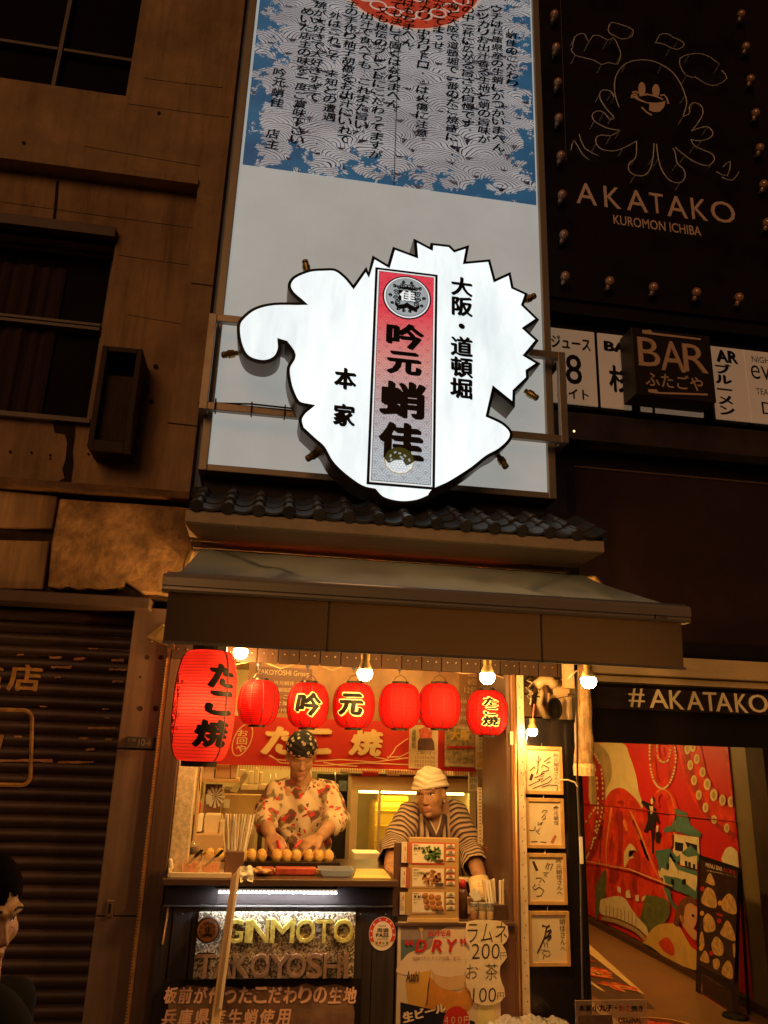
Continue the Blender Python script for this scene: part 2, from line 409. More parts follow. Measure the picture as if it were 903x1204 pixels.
strokes([pts], Ys, ylw, sh, .007, 'painted_outline')
decal([[(-20, 864), (5, 864), (0, 884), (-20, 884)]], Ys, ylw, sh, 'painted_mark')
fl = []
for u, v, w, h in ((58, 772, 15, 3), (87, 773, 14, 3.5), (131, 775, 15, 3.5), (60, 783, 24, 3), (128, 786, 22, 3), (64, 795, 8, 3), (132, 800, 13, 3), (103, 762, 12, 2), (20, 769, 8, 2), (104, 855, 32, 2.6), (93, 867, 11, 3), (124, 868, 8, 3), (101, 880, 10, 3), (17, 865, 9, 2.6), (47, 830, 8, 2), (0, 893, 62, 3.5), (68, 895, 42, 3.2), (120, 833, 8, 1.5), (122, 843, 7, 2)):
    n = 7; fl.append([(u + w * i / n, v + random.uniform(-.6, .6)) for i in range(n + 1)] + [(u + w * i / n, v + h * random.uniform(.5, 1.1)) for i in range(n, -1, -1)])
decal(fl, Ys, M('flaked_paint', (.42, .20, .09), .7, var=.3, scale=30), sh, 'paint_flake')
# post between shutter and stall
pm_ = M('post_boards', (.15, .085, .055), .6, var=.22, scale=4, st=(7, 1, .35), bump=.15, dirt=.35, dscale=4)
po = T('door_post', 'broad brown wooden post between the shutter and the stall, with a mail slot', 'post', (-.42, 3.0, 0))
zj1 = P(170, 881, 2.99).z; zj2 = P(130, 1077, 2.99).z
for z0, z1 in ((0, zj2 - .002), (zj2 + .002, zj1 - .002), (zj1 + .002, lin + .0)):
    MB().box(-.49, -.352, 2.985, 3.1, z0, z1).build('board', pm_, po, bevel=.002)
x0, x1, z0, z1 = BX(125, 134, 1058, 1078, 2.985)
MB().box(x0, x1, 2.978, 2.986, z0, z1).build('mail_slot', M('slot_metal', (.22, .13, .09), .4, .5), po, bevel=.002)
MB().box((x0 + x1) / 2 - .004, (x0 + x1) / 2 + .003, 2.976, 2.98, z0 + .012, z1 - .01).build('slot_opening', ink, po)
m = MB()
for u, v, r in ((173, 773, 2.8), (189, 773, 3), (165, 833, 3.2), (183, 833, 3.4), (165, 796, 1.5)): m.ngon([P(a, b, 2.9838) for a, b in circ(u, v, r, 10)])
m.build('bolt_hole', stain, po)
pl_ = tag(B(*BX(148, 181, 866, 880, 2.97)[:2], 2.972, 2.984, *BX(148, 181, 866, 880, 2.97)[2:]).build('address_plate', M('plate_dark', (.05, .035, .03), .4), bevel=.002), 'small dark address plate reading 10-6 on the brown post', 'sign')
TX('10-6', (163, 178, 869, 877), 2.971, M('plate_text', (.16, .12, .10), .5), pl_); TX('西心斎橋', (150, 160, 868, 872), 2.971, M('plate_text'), pl_)
# perforated corner strip, and dark jamb
cs = M('corner_strip', (.55, .27, .08), .5, var=.25, scale=40, bump=.3)
m = MB(); m.box(-.352, -.338, 2.965, 3.1, .0, 1.99); st_ = m.build('corner_bead', cs, loc=(-.345, 3.0, 0)); tag(st_, 'narrow orange corner strip running down between post and stall jamb', 'trim')
m = MB()
for i in range(140): m.box(-.352, -.347, 2.962, 2.965, .6 + i * .0098, .6 + i * .0098 + .005)
m.build('perforation', M('perf', (.16, .08, .03), .7), st_)['kind'] = 'stuff'
# folded yellow plastic hood under awning end
yl = M('yellow_plastic', (.75, .48, .13), .5, var=.15, scale=20)
fh = T('folded_bracket', 'pale yellow folded plastic bracket tucked under the left end of the awning', 'bracket', tuple(P(190, 752, 2.7)))
def pr3(pts, Y, th, name, mat, par): return MB().prism([P(u, v, Y) for u, v in pts], (0, th, 0)).build(name, mat, par, bevel=.002)
pr3([(172, 749), (192, 733), (194, 740), (178, 754)], 2.72, .03, 'rear_wing', yl, fh)
pr3([(180, 752), (196, 732), (198, 758), (190, 758)], 2.69, .03, 'front_wing', yl, fh)
pr3([(172, 750), (174, 747), (205, 758), (203, 763)], 2.66, .03, 'clip', yl, fh)
pr3([(197, 755), (204, 754), (205, 762), (198, 763)], 2.65, .02, 'hinge', M('hinge_brown', (.25, .13, .06), .5), fh)

# ================================================================== TALL PRINTED BILLBOARD
bb = T('billboard', 'tall white billboard panel with blue wave artwork and black calligraphy above the stall', 'billboard', (.43, 2.9, 2.64))
X0, X1, Z0, Z1 = -.305, 1.157, 2.665, 5.75; FT = .034; YB = 2.90
m = MB(); m.box(X0, X0 + FT, YB - .02, 3.10, Z0, Z1).box(X1 - FT, X1, YB - .02, 3.10, Z0, Z1)
m.box(X0 + FT, X1 - FT, YB - .018, 3.10, Z0, Z0 + FT * .8).box(X0 + FT, X1 - FT, YB - .018, 3.10, Z1 - FT, Z1)
m.build('frame', bronze_frame, bb, bevel=.003)
white = M('panel_flood_glow', (.35, .35, .325), .45, var=.10, scale=1.3, emit=.86, dirt=.12, dscale=3, dcol=(.24, .23, .18))  # glow put into the white panel in place of floodlight from above
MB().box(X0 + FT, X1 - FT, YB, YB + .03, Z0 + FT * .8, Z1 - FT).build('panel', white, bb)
MB().box(X0 + .05, X1 - .05, 2.99, 3.3, Z0 - .34, Z0 - .001).build('support_box', blk, bb)
MB().box(X0 + .02, X1 - .02, 2.97, 3.08, Z0 - .05, Z0 - .001).build('lower_trim', M('trim_dark', (.06, .045, .035), .5), bb)
# wave print: procedural overlapping arcs, torn lower edge in blue
def wave_mat():
    m = bpy.data.materials.new('wave_print'); m.use_nodes = True; t = m.node_tree; N = t.nodes; L = t.links; b = N['Principled BSDF']
    tc = N.new('ShaderNodeTexCoord'); sp = N.new('ShaderNodeSeparateXYZ'); L.new(tc.outputs['Object'], sp.inputs[0])
    cb = N.new('ShaderNodeCombineXYZ'); L.new(sp.outputs[0], cb.inputs[0])
    mz = N.new('ShaderNodeMath'); mz.operation = 'MULTIPLY'; mz.inputs[1].default_value = 2.3; L.new(sp.outputs[2], mz.inputs[0]); L.new(mz.outputs[0], cb.inputs[1])
    dn = N.new('ShaderNodeTexNoise'); dn.inputs['Scale'].default_value = 3.5; L.new(cb.outputs[0], dn.inputs[0])
    ad = N.new('ShaderNodeVectorMath'); ad.operation = 'MULTIPLY_ADD'; ad.inputs[1].default_value = (.15, .16, 0); L.new(dn.outputs['Color'], ad.inputs[0]); L.new(cb.outputs[0], ad.inputs[2])
    def math_(op, a, bb_=None, c=None):
        n = N.new('ShaderNodeMath'); n.operation = op
        for i, q in enumerate((a, bb_, c)):
            if q is None: continue
            if isinstance(q, (int, float)): n.inputs[i].default_value = q
            else: L.new(q, n.inputs[i])
        return n.outputs[0]
    sx_ = N.new('ShaderNodeSeparateXYZ'); L.new(ad.outputs[0], sx_.inputs[0]); Wd = .25; Hr = .115
    row = math_('FLOOR', math_('DIVIDE', sx_.outputs[1], Hr)); cur_ = None
    for k in (0, 1, 2):
        rk = math_('SUBTRACT', row, k); h_ = math_('FRACT', math_('MULTIPLY', math_('SINE', math_('MULTIPLY', rk, 12.9)), 43.7))
        xx = math_('ADD', math_('DIVIDE', sx_.outputs[0], Wd), math_('ADD', math_('MULTIPLY', math_('PINGPONG', rk, 1), .5), math_('MULTIPLY', h_, .35)))
        fx = math_('MULTIPLY', math_('SUBTRACT', math_('FRACT', math_('ADD', xx, 50.0)), .5), Wd); fz = math_('MULTIPLY', math_('SUBTRACT', sx_.outputs[1], math_('MULTIPLY', rk, Hr)), .62)
        d = math_('SQRT', math_('ADD', math_('MULTIPLY', fx, fx), math_('MULTIPLY', fz, fz))); ins = math_('LESS_THAN', d, Wd * .5)
        cur_ = math_('MULTIPLY', d, ins) if cur_ is None else math_('ADD', math_('MULTIPLY', cur_, math_('SUBTRACT', 1, ins)), math_('MULTIPLY', d, ins))
    ring = math_('FRACT', math_('DIVIDE', cur_, .0165))
    nb = N.new('ShaderNodeTexNoise'); nb.inputs['Scale'].default_value = 6; L.new(cb.outputs[0], nb.inputs[0])
    thr = math_('MULTIPLY_ADD', nb.outputs[0], .50, .0)
    line = math_('LESS_THAN', ring, thr)
    ft = N.new('ShaderNodeTexNoise'); ft.inputs['Scale'].default_value = 60; L.new(cb.outputs[0], ft.inputs[0])
    line = math_('MULTIPLY', line, math_('GREATER_THAN', ft.outputs[0], .36))
    c1 = N.new('ShaderNodeMixRGB'); c1.inputs[1].default_value = (.53, .55, .58, 1); c1.inputs[2].default_value = (.018, .015, .03, 1); L.new(line, c1.inputs[0])
    # violet-grey wash
    wn = N.new('ShaderNodeTexNoise'); wn.inputs['Scale'].default_value = 2.2; wn.inputs['Detail'].default_value = 5; L.new(cb.outputs[0], wn.inputs[0])
    wf = math_('MULTIPLY', math_('GREATER_THAN', wn.outputs[0], .5), .45)
    wr = N.new('ShaderNodeMapRange'); wr.inputs[1].default_value = .42; wr.inputs[2].default_value = .62; wr.inputs[4].default_value = .35; L.new(wn.outputs[0], wr.inputs[0])
    c2 = N.new('ShaderNodeMixRGB'); c2.inputs[2].default_value = (.20, .18, .22, 1); L.new(wr.outputs[0], c2.inputs[0]); L.new(c1.outputs[0], c2.inputs[1])
    # blue at the sides and torn lower edge
    xc = math_('ABSOLUTE', math_('SUBTRACT', sp.outputs[0], .43 - .43))
    zz = sp.outputs[2]
    en = N.new('ShaderNodeTexNoise'); en.inputs['Scale'].default_value = 4.5; en.inputs['Detail'].default_value = 9; en.inputs['Roughness'].default_value = .72
    em = N.new('ShaderNodeMapping'); em.inputs['Scale'].default_value = (1.8, .8, 1); L.new(cb.outputs[0], em.inputs[0]); L.new(em.outputs[0], en.inputs[0])
    side = math_('SUBTRACT', xc, .67)
    bot = math_('MULTIPLY', math_('SUBTRACT', (4.13 - 2.64), zz), .8)
    e_ = math_('MAXIMUM', side, bot)
    f = math_('GREATER_THAN', math_('MULTIPLY_ADD', en.outputs[0], .95, e_), .435)
    bc = N.new('ShaderNodeTexNoise'); bc.inputs['Scale'].default_value = 2; L.new(cb.outputs[0], bc.inputs[0])
    br = N.new('ShaderNodeMixRGB'); br.inputs[1].default_value = (.018, .05, .13, 1); br.inputs[2].default_value = (.045, .19, .34, 1); L.new(bc.outputs[0], br.inputs[0])
    c3 = N.new('ShaderNodeMixRGB'); L.new(f, c3.inputs[0]); L.new(c2.outputs[0], c3.inputs[1]); L.new(br.outputs[0], c3.inputs[2])
    L.new(c3.outputs[0], b.inputs['Base Color']); L.new(c3.outputs[0], b.inputs['Emission Color']); b.inputs['Emission Strength'].default_value = .5  # print glows like the panel, standing for light falling on it
    b.inputs['Roughness'].default_value = .4
    return m
zwl = P(284, 194, YB).z; zwr = P(631, 241, YB).z; zw = (zwl + zwr) / 2
XL = X0 + FT + .012; XR = X1 - FT - .008
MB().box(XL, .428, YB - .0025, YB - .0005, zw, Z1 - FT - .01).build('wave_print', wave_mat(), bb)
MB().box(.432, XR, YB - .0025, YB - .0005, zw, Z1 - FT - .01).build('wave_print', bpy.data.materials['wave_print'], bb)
MB().box(.428, .432, YB - .002, YB - .0003, zw, Z1 - FT - .01).build('print_seam', ink, bb)
# red round motif at the top with pale rings
rc = P(478, -46, YB); redm = M('print_red', (.50, .055, .025), .4, var=.25, scale=9, emit=.5)  # motif colours glow too, replacing outside light
def cpoly(c, rx, rz, y, n=48): return [(c.x + rx * math.cos(2 * PI * k / n), y, c.z + rz * math.sin(2 * PI * k / n)) for k in range(n)]
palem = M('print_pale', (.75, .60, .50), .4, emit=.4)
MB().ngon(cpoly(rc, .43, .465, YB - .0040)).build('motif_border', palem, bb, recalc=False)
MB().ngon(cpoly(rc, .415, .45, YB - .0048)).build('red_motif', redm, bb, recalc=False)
m = MB()
for a in range(0, 360, 13):
    for rad, sz in ((.35, .034), (.24, .03)):
        if rad == .24 and a % 2: continue
        c = rc + Vector((rad * math.cos(math.radians(a)), 0, rad * 1.05 * math.sin(math.radians(a)))); c.y = YB - .0056
        m.tube([c + Vector((sz * math.cos(q * PI / 7) * 1.2, 0, sz * .8 * math.sin(q * PI / 7))) for q in range(14)], .0045, 4, closed=True, flat=.3)
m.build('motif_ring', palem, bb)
# calligraphy columns, right to left
cols = [(602, 104, '蛸佳のこだわり'), (586, 190, 'ウチは兵庫県産の生蛸しかつかいまへん。'), (569, 170, 'シッカリお出汁香る生地と蛸の旨味が'),
        (550, 162, '口の中一杯に広がる旨さが自慢です。'), (531, 199, '海と大阪で道頓堀で一番のたこ焼きに・・・'), (515, 69, '仕上がってまっせ。'),
        (495, 173, '外カリ、中カリトロ・・は火傷に注意。'), (479, 66, '責任はもちまへん。'), (461.5, 139, '冷めても決して固くはなりまへん。'),
        (441.6, 188, '又も秘伝のブレンドにこだわってますが'), (424, 164, '出汁で食べても…これまた旨い。'), (404, 170, '店主の手作り柚子胡椒をお出汁にいれて'),
        (386, 144, '外はこれこそ、未知との遭遇'), (368.5, 120, 'たこ焼が大好きで大好きすぎて'), (348, 182, 'めいた店主の味を一度ご賞味下さい。'), (325, 128, '吟元蛸佳'), (319, 177, '店主')]
pz = (P(462, 0, YB).z - P(462, 139, YB).z) / 14.3
for u, vb, s in cols:
    zb = P(u, vb, YB).z; x = P(u, vb, YB).x
    p_ = pz * (1.15 if u < 330 else 1.0); zt_ = zb + p_ * len(s); w = .032
    for k, ch in enumerate(s):
        a, b_, c_, d_ = {'。': (.1, .5, .05, .35), '、': (.1, .5, .05, .35), '・': (-.2, .2, .4, .6), '…': (-.12, .12, .1, .9), 'っ': (-.5, .7, .2, .85), 'ー': (-.2, .2, .1, .9), '一': (-1, 1, .42, .58), 'こ': (-.85, .85, .15, .85), 'ト': (-.5, .8, .08, .92)}.get(ch, (-1, 1, .04, .96))
        z1_ = zt_ - p_ * (k + c_); z0_ = zt_ - p_ * (k + d_)
        if z1_ > Z1 - .05: continue
        TXq('' + ('：' if ch == '…' else '|' if ch == 'ー' else ch), [(x + a * w, YB, z1_), (x + b_ * w, YB, z1_), (x + b_ * w, YB, z0_), (x + a * w, YB, z0_)], ink, bb, off=.0068, bold=.021, res=2, shear=.12, name='character')

# ================================================================== LIT CLOUD-SHAPED SIGN
ls = T('lit_shop_sign', 'glowing white blowfish-shaped sign with red name banner on the billboard', 'sign', tuple(P(470, 590, 2.76)))
K = 1 / 1.963
out = [(115, 245), (125, 225), (155, 202), (200, 191), (264, 191), (240, 170), (232, 150), (245, 130), (280, 115), (312, 112), (342, 113), (366, 130), (383, 150), (413, 108), (418, 121), (427, 82), (462, 103), (474, 62), (525, 81), (522, 43), (560, 63), (561, 53), (605, 58), (616, 69), (650, 58), (643, 96), (698, 91), (710, 136), (745, 120), (752, 155), (785, 170), (776, 196), (811, 230), (780, 251), (810, 278), (782, 312), (814, 331), (786, 350), (787, 366), (756, 396), (755, 431), (708, 393), (695, 450), (728, 466), (748, 487), (746, 508), (722, 532), (692, 549), (662, 573), (632, 593), (602, 611), (570, 626), (560, 640), (530, 652), (490, 655), (450, 645), (430, 626), (400, 618), (360, 590), (330, 560), (311, 527), (290, 508), (262, 482), (257, 460), (266, 443), (280, 431), (255, 424), (240, 398), (232, 370), (230, 340), (243, 312), (226, 285), (216, 282), (216, 300), (205, 320), (180, 330), (150, 325), (130, 310), (118, 280)]
YF = 2.70
def K2(u, v): return (220 + u * K, 260 + v * K)
def smooth(pts, n=4):
    r = []
    for i in range(len(pts) - 1):
        p0 = pts[max(i - 1, 0)]; p1 = pts[i]; p2 = pts[i + 1]; p3 = pts[min(i + 2, len(pts) - 1)]
        for k in range(n):
            t = k / n
            r.append(tuple(.5 * (2 * p1[j] + (p2[j] - p0[j]) * t + (2 * p0[j] - 5 * p1[j] + 4 * p2[j] - p3[j]) * t * t + (3 * p1[j] - p0[j] - 3 * p2[j] + p3[j]) * t ** 3) for j in range(2)))
    return r + [pts[-1]]
i0 = out.index((216, 282)); out = out[i0:] + out[:i0]; cus = [(216, 282), (264, 191), (383, 150), (695, 450), (560, 640), (430, 626), (262, 482), (280, 431), (226, 285)]
ix = [out.index(c) for c in cus]; o2 = []
for a, b in zip(ix, ix[1:] + [len(out)]):
    seg_ = out[a:b + 1]; o2 += (seg_[:-1] if out[a] == (383, 150) else smooth(seg_, 4)[:-1] if b < len(out) else out[a:])
P3 = [P(*K2(u, v), YF) for u, v in o2]
MB().prism(P3, (0, .11, 0)).build('casing', M('sign_casing', (.30, .24, .19), .4, .4, var=.1), ls)
def inset(pts, d):
    n = len(pts); r = []
    area = sum(pts[i].x * pts[(i + 1) % n].z - pts[(i + 1) % n].x * pts[i].z for i in range(n)); sg = 1 if area > 0 else -1
    for i in range(n):
        a, b, c = pts[i - 1], pts[i], pts[(i + 1) % n]
        e1 = Vector((b.x - a.x, b.z - a.z)).normalized(); e2 = Vector((c.x - b.x, c.z - b.z)).normalized()
        n1 = Vector((-e1.y, e1.x)) * sg; n2 = Vector((-e2.y, e2.x)) * sg; m = n1 + n2
        if m.length < .3: m = n1
        m.normalize(); k = d / max(.45, m.dot(n1)); r.append(Vector((b.x + m.x * k, b.y, b.z + m.y * k)))
    return r
face = M('lit_white_face', (.76, .87, .92), .3, var=.17, scale=3, st=(2.4, 1, .6), emit=1.08)
MB().prism([p + Vector((0, -.001, 0)) for p in P3], (0, -.008, 0)).build('outline', M('outline_black', (.012, .01, .01), .35), ls)
MB().ngon([p + Vector((0, -.0105, 0)) for p in inset(P3, .0125)]).build('face', face, ls)
YG = YF - .0115
def rect(px, name, mat, off, par=ls, grow=0):
    a, b, c, d = [P(*K2(*q), YG) + Vector((0, -off, 0)) for q in px]
    x0 = (a.x + d.x) / 2 - grow; x1 = (b.x + c.x) / 2 + grow; z1 = (a.z + b.z) / 2 + grow; z0 = (c.z + d.z) / 2 - grow
    return MB().ngon([(x0, a.y, z0), (x1, a.y, z0), (x1, a.y, z1), (x0, a.y, z1)]).build(name, mat, par, recalc=False), (x0, x1, z0, z1)
Rq = [(436, 107), (579, 124), (571, 622), (412, 606)]
_, rb = rect(Rq, 'banner_border', ink, .001)
def rr_(d, off, name, mat):
    x0, x1, z0, z1 = rb; y = YG - off
    return MB().ngon([(x0 + d, y, z0 + d), (x1 - d, y, z0 + d), (x1 - d, y, z1 - d), (x0 + d, y, z1 - d)]).build(name, mat, ls, recalc=False)
rr_(.0105, .002, 'banner_line', M('lit_pale', (.75, .80, .82), .4, emit=.9))
rr_(.0165, .003, 'banner_inner_border', ink)
def banner_mat():
    m = bpy.data.materials.new('name_banner'); m.use_nodes = True; t = m.node_tree; N = t.nodes; L = t.links; b = N['Principled BSDF']
    tc = N.new('ShaderNodeTexCoord'); sp = N.new('ShaderNodeSeparateXYZ'); L.new(tc.outputs['Object'], sp.inputs[0])
    H = rb[3] - rb[2]; bz0 = rb[2] - ls['_o'][2]
    mr = N.new('ShaderNodeMapRange'); mr.inputs[1].default_value = bz0; mr.inputs[2].default_value = bz0 + H; L.new(sp.outputs[2], mr.inputs[0])
    cr = N.new('ShaderNodeValToRGB'); e = cr.color_ramp.elements
    e[0].position = .12; e[0].color = (.42, .50, .54, 1); e[1].position = .80; e[1].color = (.72, .055, .085, 1)
    x = e.new(.30); x.color = (.42, .40, .42, 1); x = e.new(.55); x.color = (.60, .27, .24, 1)
    L.new(mr.outputs[0], cr.inputs[0])
    # overlapping fan-shaped wave rows (seigaiha)
    def mt(op, a, b_=None):
        n = N.new('ShaderNodeMath'); n.operation = op
        for i, q in enumerate((a, b_)):
            if q is None: continue
            if isinstance(q, (int, float)): n.inputs[i].default_value = q
            else: L.new(q, n.inputs[i])
        return n.outputs[0]
    Wd = .056; Hr = .026; val = None
    zz = mt('DIVIDE', sp.outputs[2], Hr); row = mt('FLOOR', zz)
    dist = None
    for k in (0, 1, 2):      # nearest fans of this row and the rows below it, front row wins
        rk = mt('SUBTRACT', row, k); sh_ = mt('MULTIPLY', mt('FLOORED_MODULO', rk, 2) if False else mt('PINGPONG', rk, 1), .5)
        xx = mt('ADD', mt('DIVIDE', sp.outputs[0], Wd), sh_)
        fx = mt('MULTIPLY', mt('SUBTRACT', mt('FRACT', mt('ADD', xx, 50.0)), .5), Wd)
        fz = mt('SUBTRACT', sp.outputs[2], mt('MULTIPLY', rk, Hr))
        d = mt('SQRT', mt('ADD', mt('MULTIPLY', fx, fx), mt('MULTIPLY', fz, fz)))
        ins = mt('LESS_THAN', d, Wd * .5)
        if dist is None: dist = (d, ins); cur_ = mt('MULTIPLY', d, ins); used = ins
        else:
            cur_ = mt('ADD', mt('MULTIPLY', cur_, mt('SUBTRACT', 1, ins)), mt('MULTIPLY', d, ins))
    lines = mt('LESS_THAN', mt('FRACT', mt('DIVIDE', cur_, .0098)), .42)
    mx = N.new('ShaderNodeMixRGB'); mx.blend_type = 'MULTIPLY'; mx.inputs[2].default_value = (.74, .68, .70, 1)
    L.new(lines, mx.inputs[0]); L.new(cr.outputs[0], mx.inputs[1])
    L.new(mx.outputs[0], b.inputs['Base Color']); L.new(mx.outputs[0], b.inputs['Emission Color']); b.inputs['Emission Strength'].default_value = .95
    return m
rr_(.0185, .004, 'name_banner', banner_mat())
def cr_(u, v, r): a, b = K2(u, v); return circ(a, b, r * K, 40)
def dk(polys, mat, name, off): return decal(polys, YG, mat, ls, name, off)
lpale = M('lit_pale'); lgrey = M('lit_grey', (.35, .40, .42), .4, emit=.8)
ec = P(*K2(507, 178), YG); er = .0785 * 1.0
def disc(r, off, mat, name, c=ec, par=ls, n=40): return MB().ngon([(c.x + r * math.cos(2 * PI * k / n), YG - off, c.z + r * math.sin(2 * PI * k / n)) for k in range(n)]).build(name, mat, par, recalc=False)
er = (P(*K2(563, 182), YG).x - P(*K2(451, 172), YG).x) / 2
disc(er, .005, ink, 'emblem'); disc(er * .94, .006, lpale, 'emblem_ring'); disc(er * .88, .007, ink, 'emblem_line'); disc(er * .86, .008, lgrey, 'emblem_field')
m = MB()
def spiral(c, r, turns=1.6, hand=1, ph=0):
    return [(c[0] + r * (1 - t / 14 * .8) * math.cos(ph + hand * t / 14 * turns * 2 * PI), YG - .0095, c[1] + r * (1 - t / 14 * .8) * math.sin(ph + hand * t / 14 * turns * 2 * PI)) for t in range(15)]
for sgn in (-1, 1):
    for a, rad, r in ((100, .58, .15), (62, .6, .13), (128, .62, .1), (20, .55, .13), (-12, .53, .12), (-38, .55, .12), (40, .8, .08), (0, .8, .08), (-30, .8, .07), (75, .8, .07), (-60, .78, .08), (-80, .76, .07)):
        aa = math.radians(a if sgn > 0 else 180 - a)
        m.tube(spiral((ec.x + er * .86 * rad * math.cos(aa), ec.z + er * .86 * rad * math.sin(aa)), er * r, hand=sgn, ph=aa), er * .022, 4, flat=.3)
m.build('emblem_scrolls', ink, ls)
dd = lambda a, b: (ec.x + er * a, YG - .010, ec.z + er * b)
MB().ngon([dd(-.5, -.28), dd(-.35, -.4), dd(-.12, -.34), dd(0, -.24), dd(.14, -.34), dd(.35, -.42), dd(.5, -.3), dd(.52, -.42), dd(.36, -.62), dd(.12, -.6), dd(0, -.5), dd(-.14, -.58), dd(-.36, -.58), dd(-.5, -.42)][::-1]).build('emblem_moustache', ink, ls, recalc=False)
MB().ngon([dd(-.3, .38), dd(0, .5), dd(.32, .36), dd(.2, .3), dd(0, .34), dd(-.2, .32)][::-1]).build('emblem_cap', ink, ls, recalc=False)
MB().ngon([dd(-.36, .3), dd(.36, .28), dd(.34, -.22), dd(-.34, -.2)][::-1]).build('emblem_centre', ink, ls, recalc=False)
TXq('佳', [dd(-.32, .27), dd(.33, .27), dd(.33, -.2), dd(-.32, -.2)], lpale, ls, off=.0015, bold=.03)
def kt(s, box, bold=.03, mat=ink, off=.006, line=1.0, **k):
    u0, v0 = K2(box[0], box[2]); u1, v1 = K2(box[1], box[3]); return TX(s, (u0, u1, v0, v1), YG, mat, ls, off=off, bold=bold, line=line, **k)
kt('吟', (459, 547, 238, 298), .045); kt('元', (460, 541, 303, 357), .045)
kt('蛸', (444, 551, 371, 457), .045, mat=M('ink_brown', (.035, .026, .02), .4)); kt('佳', (441, 546, 466, 556), .045, mat=M('ink_brown'))
kt('大\n阪\n・\n道\n頓\n堀', (607, 659, 131, 412), .036); kt('本', (339, 391, 340, 391), .045); kt('家', (337, 388, 423, 476), .045)
# takoyaki drawing at the foot of the banner
tk = P(*K2(489, 556), YG); r = .058
def dsc(r, off, c, mat, name, z0=-9, z1=9, wob=0):
    pts = []
    for k in range(48):
        a = 2 * PI * k / 48; q = r * (1 + wob * math.cos(a * 12)); pts.append((c.x + q * math.cos(a), YG - off, min(max(c.z + q * math.sin(a) * .88, c.z + z0), c.z + z1)))
    return MB().ngon(pts).build(name, mat, ls, recalc=False)
dsc(r, .0075, tk, M('lit_tan', (.42, .33, .19), .4, emit=.7), 'ball_rim', wob=.03); dsc(r * .93, .0085, tk, M('lit_pale'), 'ball_body', wob=.03)
m = MB()
for i in range(-4, 5):
    for j in range(-4, 2):
        cx = tk.x + (i + (j % 2) * .5) * .0118; cz = tk.z + j * .0102 - .004
        if math.hypot(cx - tk.x, (cz - tk.z) / .88) < r * .86: m.tube([(cx + .0055 * math.cos(q * PI / 4), YG - .0093, cz + .0055 * math.sin(q * PI / 4)) for q in range(8)], .0008, 4, closed=True)
m.build('ball_pattern', lgrey, ls)
olive = M('lit_olive', (.085, .085, .012), .5, emit=.35)
g = [(tk.x + r * .98 * math.cos(a), YG - .0100, tk.z + .004 + r * .9 * math.sin(a)) for a in [math.radians(q) for q in range(0, 181, 12)]] + [(tk.x - r * .7, YG - .01, tk.z - .012), (tk.x - r * .3, YG - .01, tk.z + .003), (tk.x + r * .2, YG - .01, tk.z + .006), (tk.x + r * .45, YG - .01, tk.z - .016), (tk.x + r * .75, YG - .01, tk.z - .008)]
MB().ngon(g[::-1]).build('ball_sauce', olive, ls, recalc=False)
m = MB()
for a, b in ((-.6, .35), (-.3, .65), (0, .6), (.35, .45), (.2, .2), (-.55, .05), (.65, .15), (.1, .33)): m.obox((tk.x + r * a, YG - .0108, tk.z + r * b * .9), .011, .0006, .007, (0, a * 2, 0))
m.build('ball_toppings', lgrey, ls)
# brass lamp holders around the rim
for u, v, a in ((275, 106, 105), (790, 178, 30), (795, 401, -35), (728, 556, -60), (483, 672, -90), (290, 541, -140), (98, 307, -160)):
    c = P(*K2(u, v), 2.78); d = Vector((math.cos(math.radians(a)), -.15, math.sin(math.radians(a)))).normalized(); q = d.to_track_quat('Z', 'Y').to_matrix()
    h = MB().lathe([(.010, -.034), (.011, -.02), (.016, -.018), (.0175, .004), (.014, .006), (.014, .014)], c, 14, q).build('lamp_holder', brass, ls, smooth=False)
    MB().lathe([(.012, .012), (.0145, .022), (.012, .030), (.004, .033)], c, 12, q).build('lens', M('lens_glass', (.30, .22, .10), .15, .3), h, smooth=True)
# bracket frame
fx0 = P(240, 420, 2.81).x; fx1 = P(667, 465, 2.81).x; fz1 = P(243, 367, 2.81).z; fz0 = P(232, 476, 2.81).z - .012
fm = M('bracket_metal', (.42, .35, .28), .4, .5, var=.15, scale=6, dirt=.4, dscale=9, dcol=(.20, .08, .03)); t = .032; y0, y1 = 2.812, 2.84
bk = MB(); bk.box(fx0, fx0 + t, y0, y1, fz0, fz1).box(fx1 - t, fx1, y0, y1, fz0, fz1)
bk.box(fx0 + t, fx1 - t, y0 + .001, y1, fz1 - t, fz1).box(fx0 + t, fx1 - t, y0 + .001, y1, fz0, fz0 + t)
for x in (fx0, fx1 - t):
    for z in (fz0, fz1 - t): bk.box(x, x + t, y1 + .001, 3.0, z, z + t)
bk.build('bracket_frame', fm, ls, bevel=.002)
cbl = MB(); cbl.tube([(fx0 - .005, 2.83, fz0 + .03), (fx0 + .2, 2.805, fz0 + .035), (fx0 + .42, 2.80, fz0 + .03), (fx0 + .5, 2.83, fz0 + .07)], .004, 6)
for x in (.06, .2, .33, .42): cbl.box(fx0 + x, fx0 + x + .005, 2.803, 2.85, fz0 - .002, fz0 + .045)
cbl.build('cable', ink, ls)

